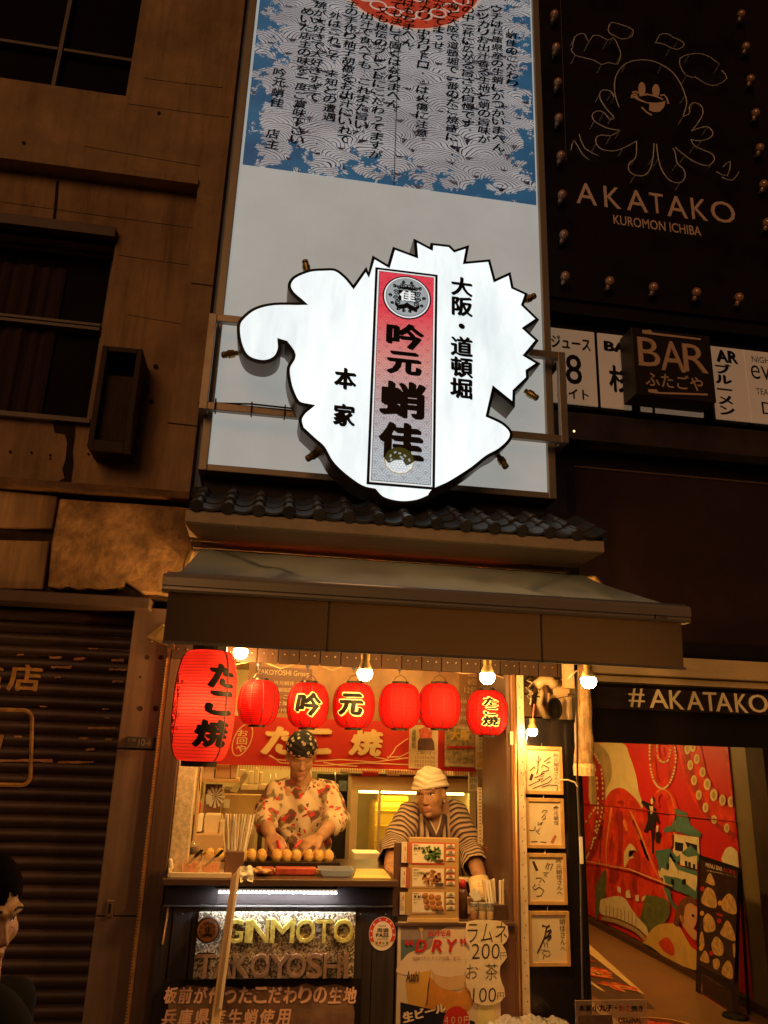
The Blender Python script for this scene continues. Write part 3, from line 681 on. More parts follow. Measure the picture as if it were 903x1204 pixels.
# ================================================================== NEIGHBOURING TOWER SIGN (neon octopus)
YA = 3.40
nb = T('dark_building', 'black multi-tenant building front on the right carrying the neon and bar signs', 'building', (2.6, 3.5, 0))
dwm = M('black_facade', (.022, .014, .016), .55, var=.4, scale=3, dirt=.3, dscale=2)
zr = P(775, 388, 3.4).z
MB().box(1.25, 3.6, 3.50, 3.8, 2.05, 7.0).build('wall', dwm, nb)
MB().box(1.20, 4.2, 3.42, 3.50, zr + .05, zr + .20).build('ledge', M('black_ledge', (.015, .011, .012), .5), nb)
MB().box(1.20, 3.6, 3.36, 3.5, P(800, 515, 3.36).z - .06, P(800, 497, 3.36).z).build('sill_band', M('sill_dark', (.05, .035, .035), .45, var=.3), nb)
xa, xb = 1.36, 2.9
zp0 = P(800, 800, 3.38).z + .02; zp1 = P(800, 560, 3.38).z
MB().box(P(676, 560, 3.38).x, 3.6, 3.38, 3.49, zp0, zp1).build('shop_front_panel', M('panel_maroon', (.035, .018, .018), .4, var=.3, scale=2), nb)
MB().box(P(676, 560, 3.38).x, 3.6, 3.372, 3.38, zp1 - .004, zp1 + .004).build('panel_trim', M('trim_bronze', (.16, .10, .07), .4, .4), nb)
MB().ell(P(675, 507, 3.3), .006, 8, 6).build('pilot_light', M('pilot', (.9, .8, .4), .4, emit=1.5, ecol=(1, .8, .35)), nb)
ax = T('octopus_sign', 'tall black sign with neon octopus outline, AKATAKO lettering and a border of clear bulbs', 'sign', (2.05, 3.4, zr + .2))
zb_ = P(760, 362, YA).z
MB().box(1.36, 2.762, YA, YA + .09, zb_, 6.9).build('panel', M('sign_black', (.016, .010, .013), .4, var=.4, scale=4), ax, bevel=.003)
MB().tube([P(659, 0, YA - .003), P(666, 190, YA - .003)], .002, 4).build('panel_joint', M('joint_grey', (.12, .09, .09), .5), ax)
skin_ = M('sign_letter_beige', (.85, .60, .48), .5, var=.08)
K3 = 1 / 3.167
def A3(u, v): return (640 + u * K3, v * K3)
letters = [('A', 118, 193, 685, 762), ('K', 222, 283, 698, 776), ('A', 305, 382, 710, 788), ('T', 392, 442, 722, 795), ('A', 455, 530, 732, 810), ('K', 547, 605, 742, 820), ('O', 620, 708, 752, 830)]
for ch, a, b, c, d in letters:
    u0, v0 = A3(a, c); u1, v1 = A3(b, d); TX(ch, (u0, u1, v0, v1), YA, skin_, ax, off=.0, ext=.004, name='letter')
x0, x1 = P(*A3(257, 815), YA).x, P(*A3(582, 855), YA).x; z1 = P(*A3(258, 800), YA).z; z0 = P(*A3(258, 835), YA).z
TXq('KUROMON ICHIBA', [(x0, YA, z1), (x1, YA, z1), (x1, YA, z0), (x0, YA, z0)], skin_, ax, off=.0, ext=.002, bold=.006)
neon = M('unlit_neon_glass', (.85, .72, .64), .3, .0, var=.3, scale=30)
K5 = 1 / 5.644
def A5(u, v): return (690 + u * K5, 20 + v * K5)
tub = [[(215, 600), (188, 520), (185, 430), (210, 360), (260, 310), (330, 288), (420, 290), (500, 320), (570, 370), (620, 440), (652, 520), (662, 580), (640, 655)],
 [(180, 535), (165, 500), (140, 488), (105, 487), (86, 510), (92, 550), (130, 610), (172, 655), (178, 675), (150, 682)],
 [(150, 680), (112, 635), (70, 625), (36, 650), (50, 690), (100, 722), (160, 745), (220, 752)],
 [(215, 757), (160, 788), (100, 785), (65, 800), (62, 840), (100, 878), (170, 890), (240, 872), (328, 825)],
 [(330, 825), (325, 930), (282, 972), (280, 1020), (320, 1050), (380, 1052), (420, 1010), (440, 930), (445, 840)],
 [(462, 845), (475, 940), (500, 1020), (550, 1085), (620, 1100), (652, 1060), (640, 1010), (600, 970), (585, 900), (570, 872)],
 [(585, 865), (650, 920), (720, 965), (800, 988), (845, 950), (830, 910), (770, 882), (715, 855), (690, 815)],
 [(690, 815), (760, 822), (820, 800), (835, 765), (800, 730), (740, 740), (695, 757)],
 [(700, 750), (740, 700), (770, 640), (758, 590), (712, 570), (682, 592), (680, 640), (640, 660)]]
YN = YA - .05
for ln in tub: MB().tube([P(*A5(*p), YN) for p in smooth(ln)], .0034, 6).build('neon_tube', neon, ax, smooth=True)
cl = [[(105, 180), (112, 140), (135, 126), (152, 130), (165, 157), (180, 135), (205, 133), (235, 150), (258, 142), (275, 172), (285, 205), (272, 240), (240, 233), (212, 241), (188, 226), (150, 216), (115, 206), (100, 185), (105, 180)],
 [(240, 97), (250, 84), (278, 90), (300, 97), (330, 112), (325, 136), (290, 146), (258, 132), (240, 120), (240, 97)],
 [(415, 160), (430, 130), (460, 127), (480, 140), (500, 148), (522, 165), (500, 184), (470, 178), (445, 165), (415, 160)],
 [(560, 290), (530, 282), (508, 252), (505, 218), (540, 203), (580, 200), (620, 215), (652, 240)], [(560, 285), (600, 312), (640, 318), (680, 292), (660, 262)],
 [(100, 560), (110, 522), (140, 572), (168, 596)], [(130, 500), (150, 552), (205, 582)], [(640, 640), (682, 655), (692, 600), (665, 622)], [(725, 640), (700, 672), (660, 660)]]
for ln in cl: MB().tube([P(*A3(*p), YN) for p in smooth(ln, 2)], .0028, 6).build('neon_cloud', neon, ax, smooth=True)
pins = MB()
for ln in tub + [None]:
    if ln is None: break
    for p in ln[1::3]:
        q = P(*A5(*p), YN); pins.tube([q, (q.x - .005, YA, q.z - .012)], .0028, 5)
for ln in cl[:4]:
    for p in ln[1::3]:
        q = P(*A3(*p), YN); pins.tube([q, (q.x - .005, YA, q.z - .012)], .0028, 5)
pins.build('tube_support', neon, ax)['kind'] = 'stuff'
def f5(polys, mat, name, off=.004):
    return decal([[A5(*p) for p in poly] for poly in polys], YA, mat, ax, name, off)
f5([[(363 + 24 * math.cos(a) , 482 - 48 * math.sin(a)) for a in [i * PI / 8 for i in range(16)]], [(456 + 25 * math.cos(a), 492 - 44 * math.sin(a)) for a in [i * PI / 8 for i in range(16)]]], skin_, 'cutout_eye')
f5([[(300, 530), (330, 522), (345, 545), (400, 570), (470, 572), (520, 560), (512, 600), (480, 632), (440, 634), (410, 622), (413, 580), (350, 562), (310, 540)]], skin_, 'cutout_mouth')
strokes([[A5(*p) for p in q] for q in ([(345, 525), (400, 516), (460, 530), (505, 552)], [(300, 505), (325, 498), (342, 508)], [(485, 525), (510, 520), (528, 540), (540, 580)], [(362, 602), (395, 635), (430, 655)], [(296, 542), (300, 520), (330, 515)])], YA, skin_, ax, .006, 'cutout_line', .004)
# clear bulbs round the sign
bg_ = M('clear_bulb_glass', (.50, .26, .16), .08, .0, var=.1, spec=1.0, coat=1)
bpos = [(652, 17), (654, 56), (656, 97), (657, 139), (659.6, 183), (661, 229), (663, 276), (664.6, 325), (717, 331), (768.5, 338), (819, 344), (869, 350), (871.5, 17), (877, 55), (882.5, 93), (888.5, 133), (893.5, 174), (898, 217), (902, 262)]
YBb = YA - .05; b0 = None
for u, v in bpos:
    c = P(u, v, YBb)
    if b0 is None:
        b0 = MB().ell(c, (.026, .026, .029), 14, 9).build('bulb', bg_, ax, smooth=True)
        d = Vector((-.25, .35, -1)).normalized(); q = d.to_track_quat('Z', 'Y').to_matrix()
        MB().lathe([(.012, .018), (.013, .034), (.011, .046), (.005, .05)], c, 10, q).build('socket', M('socket_tan', (.35, .24, .17), .3, .3), b0)
        MB().tube([c + Vector((0, .02, -.02)), c + Vector((0, .06, -.02))], .008, 6).build('stalk', M('socket_tan'), b0); c0 = c
    else:
        o = b0.copy(); COL.objects.link(o); o.parent = ax; o.location = c - c0
        for k in b0.children: kk = k.copy(); COL.objects.link(kk); kk.parent = o
# beige tower further right
far = T('beige_tower', 'dim beige building side rising beyond the octopus sign', 'building', (3.5, 4.4, 0))
MB().box(2.85, 4.5, 3.6, 6.0, 4.1, 9).build('wall', M('beige_wall', (.42, .28, .17), .8, var=.12, scale=2, bump=.1), far)
MB().box(3.05, 3.6, 3.58, 3.6, 4.1, 9).build('wall_joint_strip', M('beige_dark', (.34, .22, .13), .8), far)

# ================================================================== ROW OF SMALL TENANT SIGNS
zrt, zrb = 3.771, 3.345; YR = 3.35; sm = M('small_sign_face', (.72, .52, .34), .45, var=.08, scale=5, emit=.13, dirt=.15)  # faint glow put into these unlit sign faces to brighten them
def small(u0, u1, v, label, lines, txtm=ink):
    xa_, xb_ = P(u0, v, YR).x, P(u1, v, YR).x
    r = T('tenant_sign', label, 'sign', ((xa_ + xb_) / 2, YR, zrb), 'tenant sign panels in a row above the dark shop front')
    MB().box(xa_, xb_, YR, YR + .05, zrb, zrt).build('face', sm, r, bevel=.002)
    MB().box(xa_ - .012, xb_ + .012, YR + .008, YR + .08, zrb - .014, zrt + .014).build('housing', blk, r)
    for s, px, kw in lines: TX(s, px, YR, txtm, r, off=.001, **kw)
    return r
small(646, 701, 433, 'beige sign panel with a figure 8 and juice lettering, partly behind the bracket frame', [('ジュース', (648, 694, 396, 411), dict(bold=.03)), ('8', (665, 684, 417, 452), dict(bold=.01)), ('エイト', (655, 692, 457, 469), dict(bold=.03))])
small(705, 740, 436, 'beige sign panel lettered BAR, half hidden left of the black bar sign', [('BA', (710, 738, 402, 414), dict(bold=.05)), ('杉', (716, 741, 430, 462), dict(bold=.03))])
small(751, 764, 440, 'narrow beige sign panel showing only below the black bar sign', [])
small(768, 823, 442, 'beige sign panel with one kana character showing under the black bar sign', [('うどん', (772, 803, 440, 480), dict(bold=.02)) if False else ('ん', (785, 801, 470, 481), dict(bold=.01))])
small(838, 879, 446, 'beige sign panel lettered BAR above large vertical katakana, right of the black bar sign', [('AR', (842, 867, 412, 427), dict(bold=.05)), ('ブ\nル\nー\nメ\nン', (842, 862, 428, 488), dict(bold=.04, line=.95))])
small(878, 935, 452, 'beige sign panel with thin rounded letters at the right edge of the row', [('NIGHT', (884, 910, 420, 427), dict(bold=.0)), ('eve', (883, 918, 431, 447), dict(bold=-.005)), ('TEA', (889, 903, 457, 464), dict()), ('DA', (896, 925, 474, 488), dict())])
bs = T('bar_sign', 'square black projecting box sign reading BAR in large serif letters', 'sign', tuple(P(792, 470, 3.25)), None)
x0, x1, z0, z1 = BX(745, 838, 390, 468, 3.20)
MB().box(x0, x1, 3.20, 3.33, z0, z1).build('box', M('bar_sign_black', (.03, .021, .019), .4, var=.2), bs, bevel=.004)
bt = M('bar_letters', (.70, .48, .38), .5, var=.1)
def letter(ch, px, Y, mat, par, off, ext, ser, thin=.0, name='letter'):
    o = TX(ch, px, Y, mat, par, off=off, ext=ext, bold=thin, name=name)
    if ser:
        x0, x1, z0, z1 = BX(*px, Y); m = MB(); h = (z1 - z0) * .045; w = (x1 - x0) * (.17 if ch != 'I' else .9)
        for a, b in ser: cx = x0 + (x1 - x0) * a; zz = z0 if b == 0 else z1 - h; m.box(cx - w, cx + w, Y - off - ext - .0007, Y - off + .0, zz, zz + h)
        m.build('serif', mat, o)
    return o
letter('B', (750, 775, 398, 431), 3.20, bt, bs, 0, .006, [(.1, 0), (.1, 1)]); letter('A', (776, 804, 402, 437), 3.20, bt, bs, 0, .006, [(.08, 0), (.92, 0)]); letter('R', (803, 831, 406, 438), 3.20, bt, bs, 0, .006, [(.12, 0), (.12, 1), (.95, 0)])
TX('ふたごや', (759, 826, 440, 457), 3.20, bt, bs, off=.001, bold=.01)
decal([[(755, 388), (765, 388), (767, 391), (824, 398), (824, 400), (766, 393.5), (755, 392)], [(762, 457.5), (772, 458), (774, 461), (832, 463), (832, 465), (773, 463), (762, 461)]], 3.20, bt, bs, 'flourish', .001)
# ================================================================== TILED EAVE
st = T('food_stall', 'narrow takoyaki stall with tiled eave, plank fascia and dark plank counter front', 'food stall', (.45, 2.95, 0))
MB().box(-.34, 1.24, 3.02, 3.4, 2.03, 2.64).build('upper_wall', blk, st)
ex0, ex1 = -.30, 1.222; YE = 2.60; ze = 2.404
eave = M('eave_cream', (.60, .46, .31), .6, var=.1, scale=6, dirt=.35, dscale=7)
MB().box(ex0, ex1, YE, YE + .03, ze - .03, ze + .012).build('eave_board', eave, st, bevel=.002)
MB().box(ex0, ex1, YE + .031, 3.02, ze - .03, ze - .018).build('soffit', M('soffit_board', (.40, .29, .2), .7, var=.15, st=(1, 5, 1)), st)
m = MB()
for u, v in ((277, 620), (345, 627), (376, 630)): c = P(u, v, YE - .001); m.box(c.x - .002, c.x + .003, YE - .0015, YE, c.z - .01, c.z + .007)
m.build('water_stain', M('stain_tan', (.25, .15, .08), .8), st)
tm = M('kawara_tile', (.075, .072, .072), .34, .15, var=.25, scale=14, rnd=.3, bump=.08)
nT = 14; pt = (ex1 - ex0 - .035) / nT; rise = Vector((0, .27, .145)); rows = 3
rd = rise.normalized(); rn = Vector((0, -rd.z, rd.y))
mesh_cap = mesh_pan = None
for r in range(rows):
    for i in range(nT):
        xx = ex0 + pt * (i + .0); yy = YE - .012 + rise.y * r / rows; zz = ze + .022 + rise.z * r / rows
        o0 = Vector((xx, yy, zz))
        if mesh_cap is None:
            R_ = rd.to_track_quat('Z', 'Y').to_matrix(); L_ = rise.length / rows * 1.12
            mc = MB(); mc.lathe([(.020, -.004), (.024, 0), (.024, .012), (.0185, .014), (.0165, L_)], o0 + Vector((pt * .32, 0, .004)), 14, R_)
            a = mc.build('cap_tile', tm, st, smooth=True); a.modifiers.new('e', 'EDGE_SPLIT'); mesh_cap = a; base = o0
            mp_ = MB(); w = []
            for k in range(11):
                t = k / 10; q = (t - .5) * PI * 1.0; w.append((t * pt * 1.02, -.022 * math.cos(q * 1.0) + (.012 * t)))
            vs = []
            for x, h in w:
                for d, th in ((0, 0), (0, -.009), (1, -.004), (1, -.012)):
                    vs.append(o0 + Vector((x + pt * .32, 0, 0)) + rd * (L_ * d) + rn * (h + .012 + th))
            fs = []
            for k in range(10):
                A = k * 4; Bq = A + 4; fs += [(A, Bq, Bq + 2, A + 2), (A, A + 1, Bq + 1, Bq), (A + 1, A + 3, Bq + 3, Bq + 1), (A + 2, Bq + 2, Bq + 3, A + 3)]
            mp_.add(vs, fs); bq = mp_.build('pan_tile', tm, st, smooth=True); bq.modifiers.new('e', 'EDGE_SPLIT'); mesh_pan = bq
        else:
            for src in (mesh_cap, mesh_pan):
                o = src.copy(); COL.objects.link(o); o.parent = st; o.location = o0 - base + Vector((0, random.uniform(-.002, .002), random.uniform(-.002, .002)))
MB().box(ex0, ex1, YE + .27, 3.02, ze + .13, ze + .18).build('ridge_flashing', blk, st)
MB().tube([(ex1 + .004, YE + .0, ze + .016), (ex1 + .004, YE + .27, ze + .135)], .012, 8).build('verge_tile', tm, st)
# glowing strip added for the bulb light leaking between soffit and awning tube
rl = MB(); n = 90; xs = [P(258, 645, 2.86).x + (P(600, 684, 2.86).x - P(258, 645, 2.86).x) * i / n for i in range(n + 1)]; zz = P(430, 658, 2.86).z
for i in range(n):
    h = .003 + .006 * random.random(); rl.box(xs[i], xs[i + 1] - (.002 if random.random() < .3 else 0), 2.86, 2.875, zz - .012, zz - .012 + h * 1.6)
tag(rl.build('light_leak', M('glow_orange', (.8, .2, .04), .5, emit=.45, ecol=(1, .13, .015), var=.6, scale=60)), 'glowing orange strip standing in for bulb light leaking between the tiled eave and the awning tube', 'light')

# ================================================================== AWNING
aw = T('awning', 'grey fabric retractable awning with bronze front bar and hanging valance over the stall', 'awning', (.5, 2.5, 2.1))
YA1, YB1 = 2.86, 2.16
bxL, bxR = P(226, 655, 2.83).x, P(694, 685, 2.83).x
zbx = (P(235, 650, 2.83).z + P(690, 682, 2.83).z) / 2
am = M('awning_bronze', (.50, .43, .33), .3, .4, var=.08, scale=5)
MB().tube([(bxL, 2.84, zbx), (bxR, 2.84, zbx)], .020, 14).build('roller_tube', am, aw, smooth=False)
mm = MB(); mm.box(bxL + .002, bxR - .002, 2.865, 2.95, zbx - .03, zbx + .022); mm.build('cassette', am, aw, bevel=.004)
MB().tube([(bxR - .012, 2.84, zbx + .008), (bxR + .012, 2.80, zbx + .0), (bxR + .02, 2.78, zbx - .035), (bxR + .02, 2.78, zbx - .08)], .013, 8).build('end_arm', M('amber_metal', (.6, .38, .15), .35, .4), aw, smooth=True)
MB().tube([(bxL + .012, 2.84, zbx + .005), (bxL - .008, 2.82, zbx - .0), (bxL - .014, 2.80, zbx - .05), (bxL - .014, 2.80, zbx - .085)], .013, 8).build('end_arm', M('amber_metal'), aw, smooth=True)
brL, brR = P(195.5, 680, YB1).x, P(807, 722, YB1).x
zb1 = P(500, 693, YB1).z; zb0 = P(500, 714, YB1).z
fab = M('awning_fabric', (.14, .165, .21), .85, var=.06, scale=4, bump=.05, trans=.25)
# cloth: slight sag and soft folds near the ends
m = MB(); NU, NV = 60, 12; vs = []
for j in range(NV + 1):
    t = j / NV
    for i in range(NU + 1):
        s = i / NU
        x = (bxL + .03) * (1 - t) * (1 - s) + (bxR - .03) * (1 - t) * s + (brL + .012) * t * (1 - s) + (brR - .012) * t * s
        y = 2.842 + (YB1 + .02 - 2.842) * t; z = zbx + .022 + (zb1 - .004 - zbx - .022) * t
        z -= .012 * math.sin(PI * t) * (1 + .6 * math.sin(s * 9)) ; z += .004 * math.sin(s * 61 + t * 5) * math.sin(PI * t) + .009 * math.sin(s * 38) * math.sin(PI * t) * math.exp(-8 * min(s, 1 - s)) * 2
        vs.append((x, y, z))
m.add(vs, [(j * (NU + 1) + i, j * (NU + 1) + i + 1, (j + 1) * (NU + 1) + i + 1, (j + 1) * (NU + 1) + i) for j in range(NV) for i in range(NU)])
m.build('fabric', fab, aw, smooth=True, recalc=False)
# front bar: rounded profile extruded along x
h = zb1 - zb0
prf = [(0.03, 0), (0, 0), (-.006, .0), (-.010, h * .12), (-.010, h * .24), (-.006, h * .27), (-.006, h * .30), (-.012, h * .33), (-.013, h * .75), (-.008, h * .93), (.004, h), (.022, h), (.03, h * .9)]
m = MB(); m.prism([(brL, YB1 + a, zb0 + b) for a, b in prf], (brR - brL, 0, 0)); m.build('front_bar', am, aw, smooth=False)
MB().tube([(brL, YB1 + .004, zb1 + .001), (brR, YB1 + .004, zb1 + .001)], .0045, 8).build('bar_glint', M('glint_pale', (.75, .75, .75), .22, .6), aw, smooth=True)  # pale glossy bead added to draw the lit sign's reflection on the bar
ecap = M('end_cap', (.50, .40, .29), .4, .3)
MB().prism([(brL - .008, YB1 + a * 1.05, zb0 + b) for a, b in prf], (.009, 0, 0)).build('end_cap', ecap, aw)
MB().prism([(brR - .001, YB1 + a * 1.05, zb0 + b) for a, b in prf], (.009, 0, 0)).build('end_cap', ecap, aw)
TX('H-SION', (775, 784, 724.3, 727), YB1 - .013, ink, aw, off=.0008, name='maker_mark')
decal([[(770, 723), (771.5, 722), (771, 727), (769, 727.5)]], YB1 - .013, ink, aw, 'maker_mark', .0008)
val = M('valance_fabric', (.085, .072, .065), .85, var=.08, scale=3, bump=.04, trans=.5, tcol=(.030, .018, .010))
zv = (P(195, 751, YB1).z + P(806, 792, YB1).z) / 2
seams = [brL + .008, P(386, 735, YB1).x, P(638, 752, YB1).x, brR - .012]
for k in range(3):
    m = MB(); n = 30; x0, x1 = seams[k] + .0008, seams[k + 1] - .0008; vs = []
    for i in range(n + 1):
        x = x0 + (x1 - x0) * i / n; wv = .004 * math.sin(x * 11) * 1
        vs += [(x, YB1 + .012 + .0, zb0 + .003), (x, YB1 + .014 + wv * .6, (zb0 + zv) / 2), (x, YB1 + .014 + wv, zv)]
    m.add(vs, [(i * 3 + j, i * 3 + 3 + j, i * 3 + 4 + j, i * 3 + 1 + j) for i in range(n) for j in range(2)])
    m.build('valance', val, aw, smooth=True, recalc=False)
hm = M('seam_thread', (.10, .08, .07), .9)
for x in seams[1:3]: MB().box(x - .0025, x + .0025, YB1 + .006, YB1 + .011, zv, zb0 + .002).build('valance_seam', hm, aw)
MB().box(seams[0], seams[-1], YB1 + .006, YB1 + .010, zv, zv + .008).build('valance_hem', M('hem', (.22, .18, .15), .9), aw)
arm = M('arm_metal', (.20, .17, .14), .4, .6)
for xA, xE in ((bxL + .12, brL + .3), (bxR - .12, brR - .3)):
    MB().tube([(xA, 2.82, zbx - .04), (xA + (.25 if xA < .5 else -.25), 2.5, zbx - .15), (xE, YB1 + .03, zb0 + .015)], .012, 8).build('folding_arm', arm, aw)

# ================================================================== STALL BODY
wd = M('fascia_wood', (.04, .02, .012), .6, var=.3, scale=5, st=(9, 1, .6), bump=.2, rnd=.3)
zf1 = 2.03; zf0 = (P(300, 779, 2.95).z + P(600, 793, 2.95).z) / 2
xf0, xf1 = -.335, 1.24; nP = 20; wP = (xf1 - xf0) / nP; nail = M('nail_head', (.35, .25, .17), .4, .6)
pk = None
for i in range(nP):
    a = xf0 + wP * i
    if pk is None:
        pk = MB().box(a + .0015, a + wP - .0015, 2.95, 2.968, zf0, zf1).build('fascia_plank', wd, st, bevel=.0015)
        nn = MB()
        for fx in (.3, .72): nn.ell((a + wP * fx, 2.949, zf0 + .035), .003, 6, 4)
        nn.build('nail', nail, pk)
    else:
        o = pk.copy(); COL.objects.link(o); o.parent = st; o.location.x = wP * i
        for k in list(pk.children): kk = k.copy(); COL.objects.link(kk); kk.parent = o
MB().box(xf0, xf1, 2.969, 3.03, zf0 + .01, zf1).build('fascia_back', blk, st)
jam = M('jamb_dark_wood', (.075, .035, .02), .5, var=.35, st=(8, 1, .4), scale=5, bump=.1)
MB().box(-.337, -.272, 2.96, 3.35, 0, zf0).build('left_jamb', jam, st, bevel=.002)
gr = M('speckled_stone', (.60, .47, .30), .5, var=.35, scale=70, dirt=.35, dscale=30, dcol=(.2, .12, .06))
MB().box(-.271, -.205, 2.99, 3.06, 1.18, zf0).build('stone_post', gr, st, bevel=.004)
# interior shell
inw = M('interior_wall', (.62, .52, .28), .6, var=.08, scale=3, dirt=.25, dscale=3, dcol=(.3, .18, .08))
MB().box(-.42, 1.30, 4.55, 4.62, 0, 2.25).build('back_wall', inw, st)
MB().box(-.42, -.38, 3.36, 4.55, 0, 2.25).build('side_wall', inw, st)
MB().box(1.245, 1.29, 3.06, 4.55, 0, 2.25).build('side_wall', inw, st)
MB().box(-.42, 1.30, 3.03, 4.6, 2.06, 2.10).build('ceiling', M('stall_ceiling', (.5, .38, .24), .7), st)
MB().box(-.38, 1.245, 3.36, 4.55, .0, .02).build('floor_boards', M('stall_floor', (.12, .08, .06), .6), st)
# counter
ct = T('counter', 'dark brown plank-fronted serving counter of the stall', 'counter', (.13, 3.1, 0))
cw = M('counter_top_wood', (.085, .045, .028), .35, var=.25, st=(.5, 4, 1), scale=6, coat=.3)
zc_ = 1.213; cx0, cx1 = -.275, .527
MB().box(cx0, cx1, 2.89, 3.42, zc_ - .022, zc_).build('counter_top', cw, ct, bevel=.003)
MB().box(cx0 + .01, cx1 - .01, 2.935, 2.96, zc_ - .085, zc_ - .022).build('apron_board', M('apron_black', (.028, .020, .018), .5, var=.3, st=(.5, 1, 6)), ct, bevel=.002)
MB().box(cx0 + .01, cx1 - .01, 2.932, 2.96, zc_ - .092, zc_ - .087).build('apron_trim', M('trim_grey', (.10, .085, .075), .5), ct)
pw = M('counter_plank', (.040, .030, .027), .5, var=.4, scale=6, st=(8, 1, .45), bump=.25, rnd=.3)
zpl = zc_ - .094; us = [205, 228, 258.5, 290, 320, 350, 379.5, 409, 439, 468]
for i in range(len(us) - 1):
    a, b_ = P(us[i], 1060, 2.95).x, P(us[i + 1], 1060, 2.95).x
    o = MB().box(a + .0012, b_ - .0012, 2.945, 2.965, .0, zpl).build('plank', pw, ct, bevel=.0018)
    m = MB(); cx = (a + b_) / 2
    for zz in (zpl - .022,): m.ell((cx, 2.944, zz + .0), .0028, 6, 4)
    m.build('screw', nail, o)
MB().box(cx0, cx1, 2.967, 3.0, 0, zc_ - .03).build('frame', blk, ct)
MB().box(cx0 - .002, P(205, 1060, 2.95).x - .002, 2.95, 3.0, 0, zc_ - .09).build('end_board', pw, ct)
MB().tube([P(200, 1053, 2.948), P(196, 1080, 2.948), P(191, 1110, 2.948)], .004, 5).build('edge_strip', M('corner_strip'), ct)
# lower counter on the right
lc = T('lower_counter', 'lower brown counter to the right, carrying the menu board, above the beer poster', 'counter', (.75, 3.05, 0))
zl = 1.072; lx0, lx1 = .530, .965
rw = M('red_brown_wood', (.13, .055, .032), .5, var=.25, st=(6, 1, .5), scale=5, bump=.1)
MB().box(lx0, lx1, 2.932, 3.35, zl - .012, zl).build('counter_top', cw, lc, bevel=.002)
MB().box(lx0, lx1, 2.945, 2.98, 0, zl - .013).build('front_panel', rw, lc)
# right side posts of the opening
tp = T('opening_post', 'tall brown wooden post at the right of the serving opening', 'post', (.98, 3.0, 0))
tw = M('post_wood', (.30, .15, .065), .5, var=.25, st=(8, 1, .4), scale=5, bump=.12)
MB().box(.952, .968, 2.97, 3.3, 0, zf0).build('jamb_board', M('post_wood_dark', (.10, .05, .03), .5, var=.3, st=(8, 1, .4)), tp)
MB().box(.969, .989, 2.955, 3.0, 0, zf0).build('jamb_trim', tw, tp, bevel=.002)
MB().tube([(.979, 2.948, .2), (.979, 2.948, zf0)], .006, 8).build('pipe', M('copper_pipe', (.5, .25, .10), .35, .6), tp, smooth=True)
ap = T('angle_post', 'narrow pale punched-metal post beside the signature frames', 'post', (1.01, 2.97, 0))
apm = M('pale_metal', (.66, .52, .34), .5, var=.12, scale=9, dirt=.5, dscale=14, dcol=(.35, .18, .08))
MB().box(.992, 1.020, 2.955, 2.962, .0, zf0).build('flange', apm, ap, bevel=.001)
MB().box(.992, .996, 2.962, 3.0, 0, zf0).build('web', apm, ap)
m = MB()
for i in range(44):
    zz = .3 + i * .04; m.ngon([(1.006 + .0022 * math.cos(q * PI / 3) + (.004 if i % 2 else -.003), 2.9543, zz + .0034 * math.sin(q * PI / 3)) for q in range(6)])
m.build('punched_hole', M('hole', (.12, .07, .04), .7), ap)['kind'] = 'stuff'
# black side panel with the four signature boards
bp_ = T('side_panel', 'glossy black panel wall between the stall opening and the passage', 'wall', (1.13, 3.0, 0))
zpt = P(640, 845, 3.0).z
MB().box(1.021, 1.235, 2.99, 3.06, 0, zpt).build('panel', M('gloss_black', (.014, .010, .009), .22, var=.3, scale=3, coat=.3), bp_, bevel=.002)
MB().box(1.236, 1.25, 2.96, 3.4, 0, 2.03).build('edge_board', M('gloss_black'), bp_)
MB().tube([P(676, 850, 2.94), P(682, 1000, 2.94), P(685, 1175, 2.94)], .004, 6).build('edge_rail', M('rail_metal', (.32, .28, .25), .3, .8), bp_)
MB().box(P(683, 1000, 2.93).x - .004, P(683, 1000, 2.93).x + .006, 2.925, 2.935, P(683, 1000, 2.93).z - .045, P(683, 984, 2.93).z).build('paper_tag', paper, bp_)
fr_w = M('frame_wood', (.52, .30, .10), .5, var=.2, st=(3, 1, 3), scale=9, bump=.05)
shik = M('signature_card', (.66, .53, .34), .6, var=.04)
brush = M('brush_ink', (.03, .018, .012), .6)
def signature(px, label, lines, thick, side, extra=None):
    x0, x1, z0, z1 = BX(*px, 2.975); t = .013
    g = T('signature_frame', label, 'framed autograph', ((x0 + x1) / 2, 2.98, z0), 'signature cards in wood frames down the black panel')
    m = MB(); m.box(x0, x0 + t, 2.972, 2.989, z0, z1).box(x1 - t, x1, 2.972, 2.989, z0, z1).box(x0 + t, x1 - t, 2.9725, 2.989, z0, z0 + t).box(x0 + t, x1 - t, 2.9725, 2.989, z1 - t, z1)
    m.build('frame', fr_w, g, bevel=.0015); MB().box(x0 + t, x1 - t, 2.980, 2.987, z0 + t, z1 - t).build('card', shik, g)
    if lines: strokes(lines, 2.980, brush, g, thick)
    TX('\n'.join(side[0]), side[1], 2.980, brush, g, off=.001, line=1.0, name='dedication')
    for q, mt in (extra or []): decal([q], 2.980, mt, g, 'seal', .001)
    m = MB(); m.tube([((x0 + x1) / 2 - .0, 2.985, z1), ((x0 + x1) / 2 + .003, 2.99, z1 + .012)], .002, 5); m.build('hanging_hook', brass, g)
    return g
S1 = lambda pts, sc=9.26, ou=610, ov=870: [(ou + a / sc, ov + b / sc) for a, b in pts]
seal_d = M('seal_dark', (.06, .03, .02), .6); seal_r = M('seal_red', (.45, .12, .05), .6)
